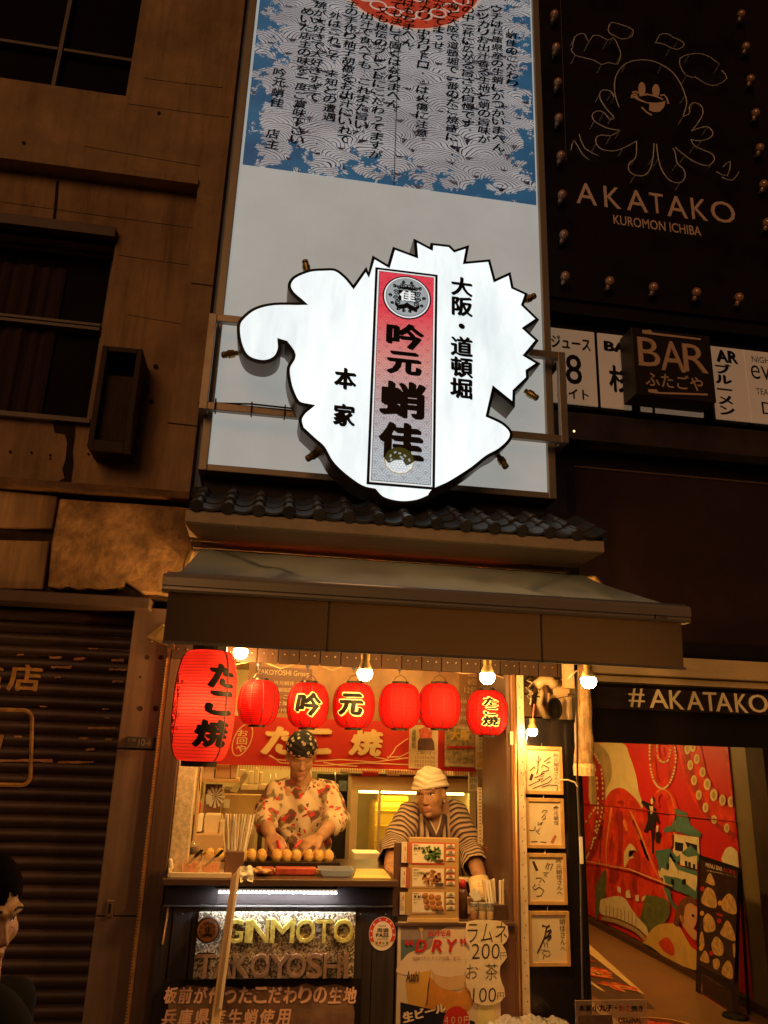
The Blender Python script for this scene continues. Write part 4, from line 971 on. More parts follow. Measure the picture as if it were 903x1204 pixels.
signature((615.5, 661.5, 877.5, 934), 'topmost signature card, dense looping brush scrawl under a clear wrap', [S1(p) for p in (
    [(185, 220), (205, 260), (215, 170), (235, 210), (210, 250), (205, 340), (190, 370)], [(120, 335), (170, 290), (175, 320)], [(270, 240), (345, 185)], [(300, 255), (340, 235)],
    [(245, 300), (260, 270), (320, 300), (325, 330), (250, 350), (240, 370), (280, 360), (165, 415), (270, 390), (240, 460), (340, 395), (360, 430), (320, 465), (150, 530)], [(105, 500), (230, 440), (210, 430), (260, 420)], [(250, 515), (330, 490), (420, 495), (415, 560)])], .0016,
    ('吟元蛸佳さんへ', (651, 657, 886, 922)), [([(622, 917), (624.5, 909), (627.5, 911), (625, 918)], seal_d)])
signature((618, 663.5, 938.5, 997.5), 'second signature card from the top, small slanting script and an orange seal', [S1(p) for p in (
    [(250, 790), (270, 765), (310, 770), (285, 800)], [(245, 850), (280, 810), (290, 850), (260, 870)], [(210, 890), (205, 930), (245, 900), (235, 930), (260, 890)], [(115, 985), (165, 985), (175, 940), (190, 1000), (235, 950), (200, 1010), (225, 1025)], [(385, 740), (410, 720), (430, 740)], [(130, 1110), (200, 1105)], [(235, 1110), (300, 1115)])], .0015,
    ('吟元蛸佳', (651, 656.5, 948, 970)), [([(647, 990), (652, 981.5), (654.5, 983), (650, 992)], seal_r)])
S2 = lambda pts: S1(pts, 8.025, 610, 1000)
signature((618.5, 666.5, 1003.5, 1064), 'third signature card from the top, sparse script with a dark seal at upper left', [S2(p) for p in (
    [(275, 115), (250, 160), (270, 180), (285, 130), (320, 125), (295, 185)], [(230, 210), (280, 205), (240, 235), (265, 245)], [(160, 260), (215, 258), (195, 300)], [(220, 270), (245, 300)], [(155, 320), (130, 350), (150, 370), (190, 345), (235, 375), (210, 425), (165, 432)], [(185, 320), (195, 326)])], .0015,
    ('吟元蛸佳さんへ', (654, 661, 1010, 1052)), [([(625.5, 1013), (628, 1012), (633, 1023), (630, 1024.5)], seal_d)])
signature((621, 670, 1071.5, 1136.5), 'lowest signature card, one bold long brush stroke', [S2(p) for p in (
    [(175, 968), (210, 890), (245, 810), (262, 720), (220, 705), (222, 718)], [(262, 725), (290, 705)], [(262, 770), (300, 745), (305, 760), (250, 830)], [(235, 835), (305, 800), (300, 820), (270, 850)])], .0028,
    ('蛸佳さんへ', (658, 665, 1080, 1118)))
o4 = [o for o in bpy.data.objects if o.get('label', '').startswith('lowest signature')][0]
strokes([S2(p) for p in ([(235, 860), (245, 910)], [(255, 880), (265, 860), (270, 915)], [(205, 940), (250, 930), (215, 970), (240, 980), (225, 1030)], [(240, 950), (285, 945), (295, 985), (260, 1005), (245, 985)])], 2.98, brush, o4, .0013)

# ================================================================== COUNTER FRONT SIGNS
gs = T('relief_sign', 'speckled stone-look sign with raised gold GINMOTO over raised brown TAKOYOSHI letters', 'sign', tuple(P(322, 1152, 2.93)))
gm = bpy.data.materials.new('granite_flakes'); gm.use_nodes = True
t_ = gm.node_tree; b_ = t_.nodes['Principled BSDF']; v_ = t_.nodes.new('ShaderNodeTexVoronoi'); v_.inputs['Scale'].default_value = 190
tc_ = t_.nodes.new('ShaderNodeTexCoord'); t_.links.new(tc_.outputs['Object'], v_.inputs[0])
r_ = t_.nodes.new('ShaderNodeValToRGB'); e = r_.color_ramp.elements; e[0].position = .3; e[0].color = (.16, .11, .06, 1); e[1].position = .75; e[1].color = (.85, .74, .55, 1)
hs_ = t_.nodes.new('ShaderNodeSeparateColor'); t_.links.new(v_.outputs['Color'], hs_.inputs[0]); t_.links.new(hs_.outputs[0], r_.inputs[0]); t_.links.new(r_.outputs[0], b_.inputs['Base Color'])
b_.inputs['Roughness'].default_value = .35; b_.inputs['Metallic'].default_value = .35
bp2 = t_.nodes.new('ShaderNodeBump'); bp2.inputs['Strength'].default_value = .7; bp2.inputs['Distance'].default_value = .006; t_.links.new(hs_.outputs[1], bp2.inputs['Height']); t_.links.new(bp2.outputs[0], b_.inputs['Normal'])
x0, x1, z0, z1 = BX(230, 417, 1073, 1151, 2.925)
MB().box(x0, x1, 2.925, 2.944, z0, z1).build('board', gm, gs, bevel=.002)
gold = M('gold_letters', (.80, .62, .13), .42, .35, var=.35, scale=60, bump=.2); brn = M('brown_letters', (.36, .21, .12), .42, .2, var=.3, scale=25, bump=.1)
for ch, a, b, ser in (('O', 248, 268, None), ('G', 262, 287, None), ('I', 287.5, 294.5, [(.5, 0), (.5, 1)]), ('N', 293, 317, [(.1, 0), (.1, 1), (.9, 1)]), ('M', 317, 347, [(.1, 0), (.9, 0), (.12, 1), (.88, 1)]), ('O', 347, 371, None), ('T', 370, 391, [(.5, 0)]), ('O', 391, 416, None))[1:]:
    letter(ch, (a + .5, b - .5, 1080 if ch != 'I' else 1081, 1108), 2.925, gold, gs, 0, .014, ser, .02)
for ch, a, b, ser in (('T', 229, 254, [(.5, 0)]), ('A', 250, 275, [(.08, 0), (.92, 0)]), ('K', 273, 294, [(.15, 0), (.15, 1), (.9, 0), (.88, 1)]), ('O', 294, 318, None), ('Y', 316, 342, [(.5, 0), (.1, 1), (.9, 1)]), ('O', 336, 360, None), ('S', 359, 380, None), ('H', 379, 401, [(.1, 0), (.1, 1), (.9, 0), (.9, 1)]), ('I', 403, 410, [(.5, 0), (.5, 1)])):
    letter(ch, (a + .5, b - .5, 1120, 1149), 2.925, brn, gs, 0, .016, ser, .02)
em = T('round_emblem', 'round copper crest disc hung on the left end of the raised-letter sign', 'emblem', tuple(P(244, 1105, 2.90)))
c = P(244.5, 1093, 2.905); cop = M('copper', (.55, .22, .07), .35, .6, var=.3, scale=30); R90 = Matrix.Rotation(PI / 2, 3, 'X')
MB().lathe([(.001, -.006), (.038, -.006), (.041, 0), (.038, .008), (.001, .008)], c, 30, R90).build('rim', M('crest_dark', (.04, .02, .012), .4), em)
MB().lathe([(.001, 0), (.034, 0), (.034, .0015)], c + Vector((0, -.0085, 0)), 30, R90).build('disc', cop, em)
m = MB(); Yc = c.y - .0112
for sg in (-1, 1):
    for a, rad in ((95, .7), (60, .72), (25, .72), (-10, .72), (-40, .7)):
        aa = math.radians(a if sg > 0 else 180 - a)
        m.tube([(c.x + .033 * rad * math.cos(aa) + .006 * (1 - t / 12) * math.cos(sg * t * .7), Yc, c.z + .033 * rad * math.sin(aa) + .006 * (1 - t / 12) * math.sin(sg * t * .7)) for t in range(11)], .0011, 4)
m.add([(c.x + a * .033, Yc, c.z + b * .033) for a, b in [(-.5, -.35), (0, -.25), (.5, -.35), (.4, -.65), (0, -.5), (-.4, -.65)]], [(0, 1, 2, 3, 4, 5)])
m.build('crest_scrolls', M('crest_dark'), em); TXq('佳', [(c.x - .011, Yc, c.z + .012), (c.x + .011, Yc, c.z + .012), (c.x + .011, Yc, c.z - .007), (c.x - .011, Yc, c.z - .007)], M('crest_dark'), em, bold=.03)
MB().tube([c + Vector((0, .005, .038)), P(259, 1048, 2.93)], .0013, 4).build('hanging_cord', ink, em)
led = T('led_strip', 'thin cold white LED strip under the counter edge', 'light', tuple(P(323, 1044, 2.915)))
a, b = P(257, 1044, 2.915), P(396, 1045.5, 2.915); zz = zc_ - .040
MB().box(a.x, b.x, 2.892, 2.931, zz, zz + .010).build('channel', alu, led)
m = MB(); ledm = M('led_white', (.9, .95, 1), .3, emit=130, ecol=(.80, .90, 1))
for i in range(30): xx = a.x + (b.x - a.x) * (i + .5) / 30; m.box(xx - .0045, xx + .0045, 2.894, 2.912, zz - .003, zz - .0005)
m.build('diode_row', ledm, led)
m = MB()
for i in range(30): xx = a.x + (b.x - a.x) * (i + .5) / 30; m.box(xx - .0045, xx + .0045, 2.889, 2.8915, zz, zz + .006)
m.build('diode_row', M('led_soft', (.8, .9, 1), .3, emit=1.6, ecol=(.80, .90, 1)), led)
# dough poster
dp = T('dough_poster', 'photo poster of glossy brown octopus with two lines of pink brush lettering', 'poster', tuple(P(310, 1204, 2.93)))
x0, x1, z0, z1 = BX(189, 424, 1152, 1204, 2.932); z0 = z1 - .28
dpm = M('poster_octopus', (.21, .11, .07), .3, var=.6, scale=4.5, st=(1, 1, 1.6), bump=.3, coat=.4, dirt=.6, dscale=9, dcol=(.42, .27, .18))
MB().box(x0, x1, 2.932, 2.943, z0, z1).build('sheet', M('poster_black', (.02, .014, .012), .3), dp)
m = MB()
out_ = [(197, 1204), (198, 1180), (205, 1165), (222, 1158), (250, 1162), (265, 1159), (290, 1164), (310, 1160), (345, 1161), (360, 1156), (372, 1160), (395, 1157), (412, 1163), (415, 1180), (417, 1190), (413, 1260), (205, 1260)]
m.ngon([P(u, v, 2.931) for u, v in out_]); m.build('octopus_print', dpm, dp)
pink = M('pink_lettering', (.95, .55, .38), .5, var=.05)
def row(s, u0, u1, v0, v1, Y, mat, par, bold=.03):
    n = len(s); w = (u1 - u0) / n
    for i, ch in enumerate(s):
        k = .82 if ch in 'っ' else 1.0
        TX(ch, (u0 + w * i + .8 + (1 - k) * w * .3, u0 + w * (i + 1) - .8 - (1 - k) * w * .3, v0 + (1 - k) * (v1 - v0), v1), Y, mat, par, off=.0012, bold=bold, shear=.15 if ch > '一' else .05)
row('板前が作ったこだわりの生地', 192, 420, 1160, 1180, 2.931, pink, dp); row('兵庫県産生蛸使用', 189, 343, 1186, 1206, 2.931, pink, dp)
# round pass sticker
sk = T('round_sticker', 'round red and white pass sticker on the dark counter planks', 'sticker', tuple(P(450, 1115, 2.94)))
c = P(449.5, 1097.5, 2.944)
def dz(r, off, mat, name, par, cc=c, n=36): return MB().ngon([(cc.x + r * math.cos(2 * PI * k / n), cc.y - off, cc.z + r * 1.12 * math.sin(2 * PI * k / n)) for k in range(n)]).build(name, mat, par, recalc=False)
dz(.0475, .001, M('sticker_white', (.78, .62, .42), .4), 'sticker_base', sk)
ring = M('sticker_red', (.62, .04, .025), .4, var=.1)
MB().ngon([(c.x + .046 * math.cos(math.radians(a)), c.y - .0016, c.z + .051 * math.sin(math.radians(a))) for a in range(-30, 211, 8)]).build('red_band', ring, sk, recalc=False)
dz(.0345, .0022, M('sticker_white'), 'sticker_centre', sk)
m = MB()
for a in (70, 105, 170, 20, 45, 140, -5, 195): m.ngon([(c.x + .040 * math.cos(math.radians(a)) + .0035 * math.cos(q), c.y - .0022, c.z + .045 * math.sin(math.radians(a)) + .0035 * math.sin(q)) for q in [i * PI / 4 for i in range(8)]])
m.build('blossom', M('sticker_pale', (.85, .5, .38), .4), sk)
m = MB()
TX('OSAKA', (445, 454, 1087.5, 1089.5), c.y - .0022, ink, sk); TX('周遊', (443, 457, 1091, 1096), c.y - .0022, ink, sk, bold=.02); TX('PASS', (442, 457, 1097, 1102), c.y - .0022, ink, sk, bold=.02); TX('AMAZING', (443, 456, 1103.3, 1105), c.y - .0022, ink, sk)
for i, cc in enumerate(((.3, .2, .05), (.55, .08, .04), (.25, .3, .12), (.25, .14, .05))):
    q = P(443 + i * 4, 1108.5, c.y - .0025); MB().obox(q, .008, .0006, .008).build('icon', M('icon%d' % 0 if 0 else 'icon_' + 'abcd'[i], cc, .5), sk)
# leaning board (acrylic/wood upright)
lb = T('leaning_board', 'long pale wooden board leaning upright against the counter front', 'board', tuple(P(262, 1204, 2.8)))
a0, a1 = P(277, 1022, 2.87), P(257, 1240, 2.72); tw_ = M('pale_board', (.62, .40, .18), .35, var=.25, st=(5, 1, .4), scale=6, coat=.4)
d = (a0 - a1); mid = (a0 + a1) / 2; q = d.to_track_quat('Z', 'Y').to_matrix()
MB().prism([P(272, 1031, 2.87), P(283, 1019, 2.87), P(261, 1185, 2.76), P(252, 1260, 2.70), P(241, 1260, 2.70), P(250, 1185, 2.76)], (0, .012, 0)).build('board', tw_, lb, bevel=.002)
MB().prism([P(279, 1022, 2.868), P(283, 1018, 2.868), P(261, 1185, 2.758), P(257, 1185, 2.758)], (0, -.012, 0)).build('edge_lip', M('pale_board_edge', (.72, .55, .33), .3, coat=.5), lb, bevel=.001)
MB().prism([P(275, 1040, 2.86), P(281, 1032, 2.86), P(277, 1062, 2.845), P(272, 1074, 2.835)], (0, -.001, 0)).build('glossy_film', M('film', (.75, .75, .72), .12, coat=.8), lb)
# beer poster and price note
be = T('beer_poster', 'beer poster with two filled glasses and red SUPER DRY lettering', 'poster', tuple(P(530, 1204, 2.93)))
YP = 2.938
x0, x1, z0, z1 = BX(467, 556, 1084, 1200, YP); x1 = P(588, 1140, YP).x; z0 = z1 - .48
bpaper = M('beer_paper', (.66, .50, .32), .4, var=.08, scale=3)
MB().box(x0, x1, YP, YP + .004, z0, z1).build('sheet', bpaper, be)
K6 = 1 / 6.45
A6 = lambda u, v: (465 + u * K6, 1080 + v * K6)
def rnd_(q): return smooth(q + [q[0]], 4)[:-1]
def d6(polys, mat, name, off):
    if 'foam' in name or 'print_beer' in name: polys = [rnd_(q) for q in polys]
    return decal([[A6(*p) for p in q] for q in polys], YP, mat, be, name, off)
d6([[(40, 40), (540, 40), (540, 300), (40, 300)]], M('beer_grey', (.27, .20, .17), .4, var=.3, scale=4), 'print_background', .0006)
d6([[(40, 160), (240, 160), (180, 240), (110, 270), (40, 320)]], M('beer_teal', (.10, .14, .12), .4, var=.2), 'print_teal', .0009)
d6([[(40, 340), (90, 270), (180, 235), (260, 230), (300, 130), (400, 60), (560, 50), (560, 440), (40, 420)]], M('foam_cream', (.72, .54, .36), .45, var=.06, scale=4), 'print_foam', .0012)
d6([[(80, 470), (120, 420), (240, 400), (268, 400), (240, 640), (230, 680), (110, 680)]], M('beer_gold', (.68, .36, .07), .35, var=.25, scale=4), 'print_beer', .0016)
d6([[(262, 440), (330, 500), (480, 560), (560, 500), (560, 690), (240, 690), (250, 560)]], M('beer_amber', (.60, .24, .04), .35, var=.35, scale=5), 'print_beer', .0017)
d6([[(268, 380), (300, 420), (400, 440), (540, 430), (540, 500), (500, 530), (420, 545), (340, 520), (290, 470)]], M('foam_tan', (.62, .38, .17), .4, var=.15), 'print_foam_shadow', .0020)
d6([[(268, 400), (262, 440), (250, 560), (240, 660), (232, 655), (245, 500)]], M('glass_edge', (.12, .06, .03), .3), 'print_glass_edge', .0023)
d6([[(160, 40), (210, 40), (208, 90), (200, 95), (213, 210), (204, 210), (188, 95), (165, 60)]], M('tap_gold', (.55, .34, .12), .3, var=.2), 'print_tap', .0024)
d6([[(36, 632), (330, 700), (600, 780), (600, 1500), (36, 1500)]], M('poster_navy', (.018, .016, .030), .4), 'print_navy', .0027)
redl = M('poster_red', (.50, .025, .018), .4)
YQ = YP - .003
def t6(s, box, **k): u0, v0 = A6(box[0], box[2]); u1, v1 = A6(box[1], box[3]); return TX(s, (u0, u1, v0, v1), YQ, k.pop('mat', redl), be, **k)
t6('SUPER', (243, 418, 88, 133), bold=.015, shear=.2); t6('“', (72, 138, 160, 205), bold=.03); t6('D', (148, 238, 158, 258), bold=.03, shear=.2, space=1.1); t6('R', (272, 355, 158, 256), bold=.03, shear=.2); t6('Y', (388, 470, 155, 254), bold=.03, shear=.2); t6('”', (488, 540, 150, 200), bold=.03)
t6('洗練されたクリアな味、辛口。', (128, 500, 285, 318), mat=M('poster_brown', (.28, .12, .07), .5))
t6('Asahi', (80, 180, 395, 480), mat=M('logo_ink', (.05, .04, .05), .4), bold=.02, shear=.15)
a = [A6(48, 712), A6(378, 630), A6(385, 705), A6(60, 795)]
q = [P(u, v, YQ) for u, v in a]
TXq('生ビール', q, M('poster_white', (.75, .58, .38), .4), be, bold=.05, off=.0015); TXq('生ビール', [p + Vector((-.0, .0005, 0)) for p in q], ink, be, bold=.09, off=.001)
cc = P(*A6(462, 795), YQ); MB().ngon([(cc.x + .047 * math.cos(i * PI / 16), cc.y - .0016, cc.z + .052 * math.sin(i * PI / 16)) for i in range(32)]).build('price_disc', redl, be, recalc=False)
t6('４００円', (370, 560, 740, 800), mat=M('poster_white'), off=.003)
pn = T('price_note', 'wavy-edged cream paper price list for ramune and tea handwritten in black', 'price note', tuple(P(575, 1182, 2.93)))
ol = [(540, 30), (600, 12), (700, 10), (800, 20), (850, 60), (858, 130), (840, 175), (812, 200), (835, 240), (848, 290), (820, 330), (795, 360), (790, 420), (805, 480), (825, 530), (832, 590), (800, 630), (740, 655), (670, 660), (600, 640), (575, 600), (570, 560), (540, 520), (530, 470), (535, 420), (530, 380), (540, 330), (535, 290), (560, 250), (565, 215), (535, 180), (528, 110)]
YN2 = 2.930
np_ = M('note_paper', (.72, .58, .38), .7, var=.08, scale=18, bump=.4)
MB().prism([P(*A6(u, v), YN2) for u, v in ol], (0, .002, 0)).build('note_sheet', np_, pn)
for s, box in (('ラムネ', (545, 845, 30, 180)), ('200', (575, 790, 190, 305)), ('円', (793, 850, 255, 310)), ('お', (535, 625, 350, 455)), ('茶', (680, 775, 340, 465)), ('100', (585, 762, 525, 632)), ('円', (770, 822, 560, 615))):
    u0, v0 = A6(box[0], box[2]); u1, v1 = A6(box[1], box[3]); TX(s, (u0, u1, v0, v1), YN2, M('marker_ink', (.03, .02, .015), .5), pn, off=.0012, bold=-.012, shear=.05)
tag(MB().box(P(561, 1190, 2.94).x, P(581, 1190, 2.94).x, 2.936, 2.94, .5, P(570, 1181, 2.94).z).build('yellow_label', M('pale_yellow', (.65, .55, .22), .6)), 'narrow pale yellow label strip below the price note', 'label')
# plastic-wrapped carton bottom right
pc = T('wrapped_carton', 'cardboard tray wrapped in crinkled clear plastic below the signature frames', 'carton', tuple(P(640, 1204, 2.75)))
x0 = P(585, 1200, 2.85).x; x1 = P(668, 1200, 2.85).x; z1 = P(630, 1194, 2.92).z - .02
MB().box(x0, x1, 2.66, 2.92, z1 - .3, z1 - .01).build('carton', M('cardboard', (.48, .30, .14), .7, var=.15), pc, bevel=.003)
m = MB(); nx, ny = 34, 16; vs = []
random.seed(5)
for j in range(ny + 1):
    for i in range(nx + 1):
        a, b = i / nx, j / ny; hgt = .018 * math.sin(PI * a) ** .5 + random.uniform(-.0035, .0035); vs.append((x0 - .02 + (x1 - x0 + .04) * a, 2.64 + .29 * b, z1 + hgt + .006 * math.sin(a * 20 + b * 9)))
m.add(vs, [(j * (nx + 1) + i, j * (nx + 1) + i + 1, (j + 1) * (nx + 1) + i + 1, (j + 1) * (nx + 1) + i) for j in range(ny) for i in range(nx)])
vs = []
for j in range(9):
    for i in range(nx + 1): a = i / nx; vs.append((x0 - .02 + (x1 - x0 + .04) * a + random.uniform(-.003, .003), 2.64 + random.uniform(-.008, .004), z1 + .01 - j * .035 + random.uniform(-.004, .004)))
m.add(vs, [(j * (nx + 1) + i, j * (nx + 1) + i + 1, (j + 1) * (nx + 1) + i + 1, (j + 1) * (nx + 1) + i) for j in range(8) for i in range(nx)])
m.build('plastic_wrap', glassy('crinkle_plastic', (.75, .66, .5), .45, .12), pc, recalc=False)
# acrylic card stand
ac = T('acrylic_sign', 'clear acrylic card holder with printed dumpling notice in front of the passage', 'sign', tuple(P(720, 1204, 2.6)))
x0, x1, z0, z1 = BX(677, 761, 1176, 1204, 2.6); z0 -= .1
MB().box(x0, x1, 2.60, 2.606, z0, z1).build('acrylic_sheet', glassy('acrylic', (.6, .4, .25), .35, .08), ac, bevel=.001)
TX('本家小丸子・', (680, 725, 1181, 1189), 2.599, ink, ac, bold=.03); TX('たこ', (727, 741, 1181.5, 1189), 2.599, M('poster_red'), ac, bold=.03); TX('焼き', (742, 756, 1182, 1189.5), 2.599, ink, ac, bold=.03)
MB().box(x0 + .004, x0 + .118, 2.597, 2.599, z0, P(700, 1193, 2.6).z).build('photo_card', M('card_brown', (.22, .12, .06), .5, var=.5, scale=20), ac); TX('ORIGINAL', (727, 754, 1196, 1203), 2.599, ink, ac, bold=.02)

# ================================================================== PASSAGE ON THE RIGHT
ps = T('passage_shop', 'open shop passage right of the stall with lettered black fascia above', 'shop', (2.4, 4.0, 0))
YFc = 3.30
zb0_ = (P(698, 833, YFc).z + P(903, 841, YFc).z) / 2; zb1_ = (P(698, 806, YFc).z + P(903, 817, YFc).z) / 2
MB().box(1.255, 4.6, YFc, YFc + .06, zb0_, zb1_).build('fascia', M('fascia_black', (.03, .018, .012), .3, var=.4, st=(1, 1, 6), coat=.3), ps, bevel=.002)
crm = M('cream_band', (.62, .44, .24), .5, var=.08, st=(.4, 1, 5), scale=9, dirt=.25)
zq0 = (P(800, 800, YFc).z + P(800, 806, YFc).z) / 2
zA1 = P(800, 799, YFc).z; zA0 = P(800, 806, YFc).z
MB().box(1.255, 4.6, YFc - .02, YFc + .06, zA0, zA1).build('lower_cream_band', crm, ps, bevel=.002)
zC1 = P(850, 783, YFc).z; zC0 = P(850, 799, YFc).z + .012
MB().box(1.255, 4.6, YFc - .06, YFc + .1, zA1 + .006, zC1 + .02).build('upper_cream_band', crm, ps, bevel=.003)
MB().box(1.255, 4.6, YFc + .02, YFc + .2, zC1 + .02, 2.16).build('soffit_box', blk, ps)
for i, (a, b) in enumerate(((739, 757), (763, 785), (787, 803), (807, 826), (827, 842), (841, 860), (864, 878), (880, 902))):
    v0 = 809.5 + (a - 739) * .052; TX('#AKATAKO'[i], (a, b, v0, v0 + 22 - (3 if i == 7 else 0) * .3), YFc, M('cream_letters', (.92, .74, .48), .5), ps, off=.001, ext=.006, name='letter')
ctr = M('cut_black', (.018, .012, .010), .5)
ztm = P(780, 873, 4.0).z
MB().box(1.26, 4.6, 3.37, 9.2, 2.02, 2.05).build('ceiling', M('passage_ceiling', (.12, .08, .05), .7), ps)
zbk = (P(700, 872, 3.37).z + P(862, 878, 3.37).z) / 2
MB().box(1.251, 4.6, 3.362, 3.50, zbk, 2.019).build('shutter_bulkhead', ctr, ps)
MB().box(1.22, 1.26, 3.41, 9.2, 0, 2.019).build('left_wall', M('passage_wall', (.07, .03, .02), .5, var=.3), ps)
MB().box(1.26, 4.6, 9.2, 9.3, 0, 2.019).build('end_wall', M('end_wall_red', (.16, .03, .02), .6, var=.3), ps)
MB().box(3.56, 3.7, 5.25, 9.2, 0, 2.019).build('right_wall', M('olive_wall', (.20, .135, .06), .45, var=.15, scale=2, dirt=.2), ps)
MB().box(3.45, 4.6, 5.05, 5.25, 0, 2.019).build('dark_pillar', M('pillar_brown', (.05, .028, .016), .6, var=.4, scale=3), ps)
MB().box(3.53, 4.6, 4.2, 5.05, 0, 2.019).build('pillar_side', M('pillar_brown'), ps)
fl = MB().quad((1.26, 3.3, .004), (3.56, 3.3, .004), (3.56, 9.2, .004), (1.26, 9.2, .004)).build('passage_floor', M('passage_floor_brown', (.24, .12, .05), .35, var=.15, scale=2, dirt=.25), recalc=False); STR(fl)
m = MB()
m.box(3.535, 3.56, 5.3, 9.2, .02, .055).box(3.52, 3.56, 5.3, 9.2, .005, .018).build('skirting_rail', M('rail_brown', (.10, .05, .025), .35, .3), ps)
# lettered floor runner and stripes
fp = T('floor_graphic', 'long dark floor print with pale edge lines and red brush letters edged yellow', 'floor graphic', (2.8, 6.4, .006))
def F3(u, v, h=.008): return PZ(u, v, h)
MB().ngon([F3(*p, .009) for p in ((683, 1103), (688, 1106), (758, 1169), (750, 1166), (683, 1113))]).build('edge_line', M('floor_cream', (.75, .52, .22), .4, emit=0), fp, recalc=False)
MB().ngon([F3(*p, .009) for p in ((683, 1145), (690, 1150), (712, 1166), (706, 1164), (683, 1149))]).build('edge_line', M('floor_cream'), fp, recalc=False)
MB().ngon([F3(*p, .009) for p in ((683, 1168), (726, 1200), (730, 1215), (720, 1205), (683, 1173))]).build('edge_line', M('floor_cream'), fp, recalc=False)
MB().ngon([F3(*p, .0065) for p in ((683, 1110), (752, 1168), (770, 1186), (720, 1186), (683, 1160))]).build('runner', M('runner_dark', (.09, .05, .03), .4), fp, recalc=False)
fy = M('floor_yellow', (.80, .42, .06), .4); fr_ = M('floor_red', (.62, .05, .015), .4)
for s, qd in (('や', [(703, 1153), (746, 1158), (757, 1171), (700, 1160)]), ('き', [(684, 1136), (714, 1139), (727, 1152), (690, 1148)]), ('こ', [(674, 1122), (694, 1125), (700, 1131), (676, 1129)])):
    q = [F3(*p, .010) for p in qd]
    TXq(s, q, fy, fp, nrm=(0, 0, 1), off=.001, bold=.075, res=2, name='letter_edge'); TXq(s, q, fr_, fp, nrm=(0, 0, 1), off=.003, bold=.02, res=2)
fc = T('round_floor_sign', 'round red floor print ringed in yellow near the passage entrance', 'floor graphic', tuple(F3(775, 1204)))
c = F3(778, 1212, .008); rx = (F3(838, 1206, .008) - F3(738, 1206, .008)).length / 2
def fd(r, h, mat, name): return MB().ngon([(c.x + r * math.cos(i * PI / 24), c.y + r * .9 * math.sin(i * PI / 24), h) for i in range(48)]).build(name, mat, fc, recalc=False)
fd(rx, .009, fy, 'yellow_ring'); fd(rx * .92, .011, M('floor_maroon', (.12, .02, .012), .4), 'maroon_disc')
TXq('赤', [(c.x - rx * .6, c.y + rx * .62, .012), (c.x + rx * .6, c.y + rx * .62, .012), (c.x + rx * .6, c.y - rx * .6, .012), (c.x - rx * .6, c.y - rx * .6, .012)], fr_, fc, nrm=(0, 0, 1), bold=.05)

# mural banner on the passage's right wall (flat print built on that wall)
mu = T('octopus_mural', 'large red banner mural of octopus tentacles, a castle and a child on the passage wall', 'mural', (3.55, 7, 0))
XM = 3.552; y0m, y1m = PX(859, 900, XM).y, 8.9
def mcl(p): p.y = max(p.y, y0m + .003); return p
def mural(polys, mat, name, layer):
    if len(polys) == 1 and any(k in name for k in ('body', 'moon', 'shadow', 'trees', 'child_', 'food', 'highl', 'gap', 'shade', 'bridge')) and 'slat' not in name and len(polys[0]) < 40: polys = [rnd_(list(polys[0]))]
    if len(polys) > 1: return [mural([q], mat, name, layer) for q in polys][-1]
    m = MB()
    for q in polys: m.ngon([mcl(PX(u, v, XM - .0015 * layer)) for u, v in q])
    return m.build(name, mat, mu, recalc=False)
mr_ = M('mural_red', (.56, .016, .011), .45, var=.14, scale=2.2)
zt_m = 1.93; zb_m = .075
MB().quad((XM - .0005, y0m, zb_m), (XM - .0005, y1m, zb_m), (XM - .0005, y1m, zt_m), (XM - .0005, y0m, zt_m)).build('banner_sheet', mr_, mu, recalc=False)
K7 = 1 / 5.0167
A7 = lambda pts: [(700 + a * K7, 870 + b * K7) for a, b in pts]
A8 = lambda pts: [(700 + a * K7, 1000 + b * K7) for a, b in pts]
mc = M('mural_cream', (.62, .47, .22), .5, var=.12, scale=4); mt = M('mural_tentacle', (.62, .045, .018), .35, var=.5, scale=7, dirt=.5, dscale=12, dcol=(.30, .012, .01)); mtd = M('mural_tentacle_dark', (.33, .02, .012), .45, var=.4, scale=7)
mgr = M('mural_teal', (.07, .16, .13), .5, var=.3, scale=12); mbk = M('mural_black', (.02, .015, .012), .5); mor = M('mural_orange', (.72, .20, .05), .45, var=.2, scale=8)
mcr = M('mural_wall_cream', (.66, .54, .32), .5, var=.15, scale=14); mgn = M('mural_green', (.10, .11, .03), .6, var=.5, scale=14)
mural([A7([(-20, 20), (160, 20), (200, 90), (235, 190), (255, 300), (262, 420), (-20, 420)])], mc, 'print_moon', 1)
mural([A7([(20, 20), (60, 60), (90, 120), (95, 220), (60, 300), (30, 350), (0, 400), (-20, 400), (-20, 20)])], M('mural_shade', (.36, .25, .10), .5, var=.3), 'print_shadow', 2)
mural([A7([(40, 420), (70, 330), (110, 290), (160, 285), (210, 320), (260, 380), (300, 480), (350, 620), (345, 720), (330, 900), (250, 1000), (-40, 1000), (-40, 420)])], mt, 'print_octopus_body', 3)
mural([A8([(-20, -30), (170, -60), (250, 0), (330, 130), (440, 330), (420, 360), (380, 290), (330, 220), (310, 310), (270, 390), (200, 360), (90, 280), (60, 230), (-20, 230)])], mt, 'print_octopus_body', 4)
mural([A7([(180, 640), (205, 610), (240, 650), (240, 690), (200, 700), (180, 700)]), A8([(170, 0), (240, 0), (240, 20), (200, 50), (170, 100)])], mc, 'print_gap', 5)
mural([A8([(10, 60), (60, 120), (40, 230), (20, 270), (-10, 200)]), A8([(60, 110), (140, 130), (120, 190), (60, 180)]), A7([(60, 500), (90, 480), (100, 560), (80, 690), (60, 690)])], mtd, 'print_octopus_shade', 5)
mural([A7([(50, 400 + i * 0), (60, 380), (30, 700), (20, 700)])], mor, 'print_highlight', 6)
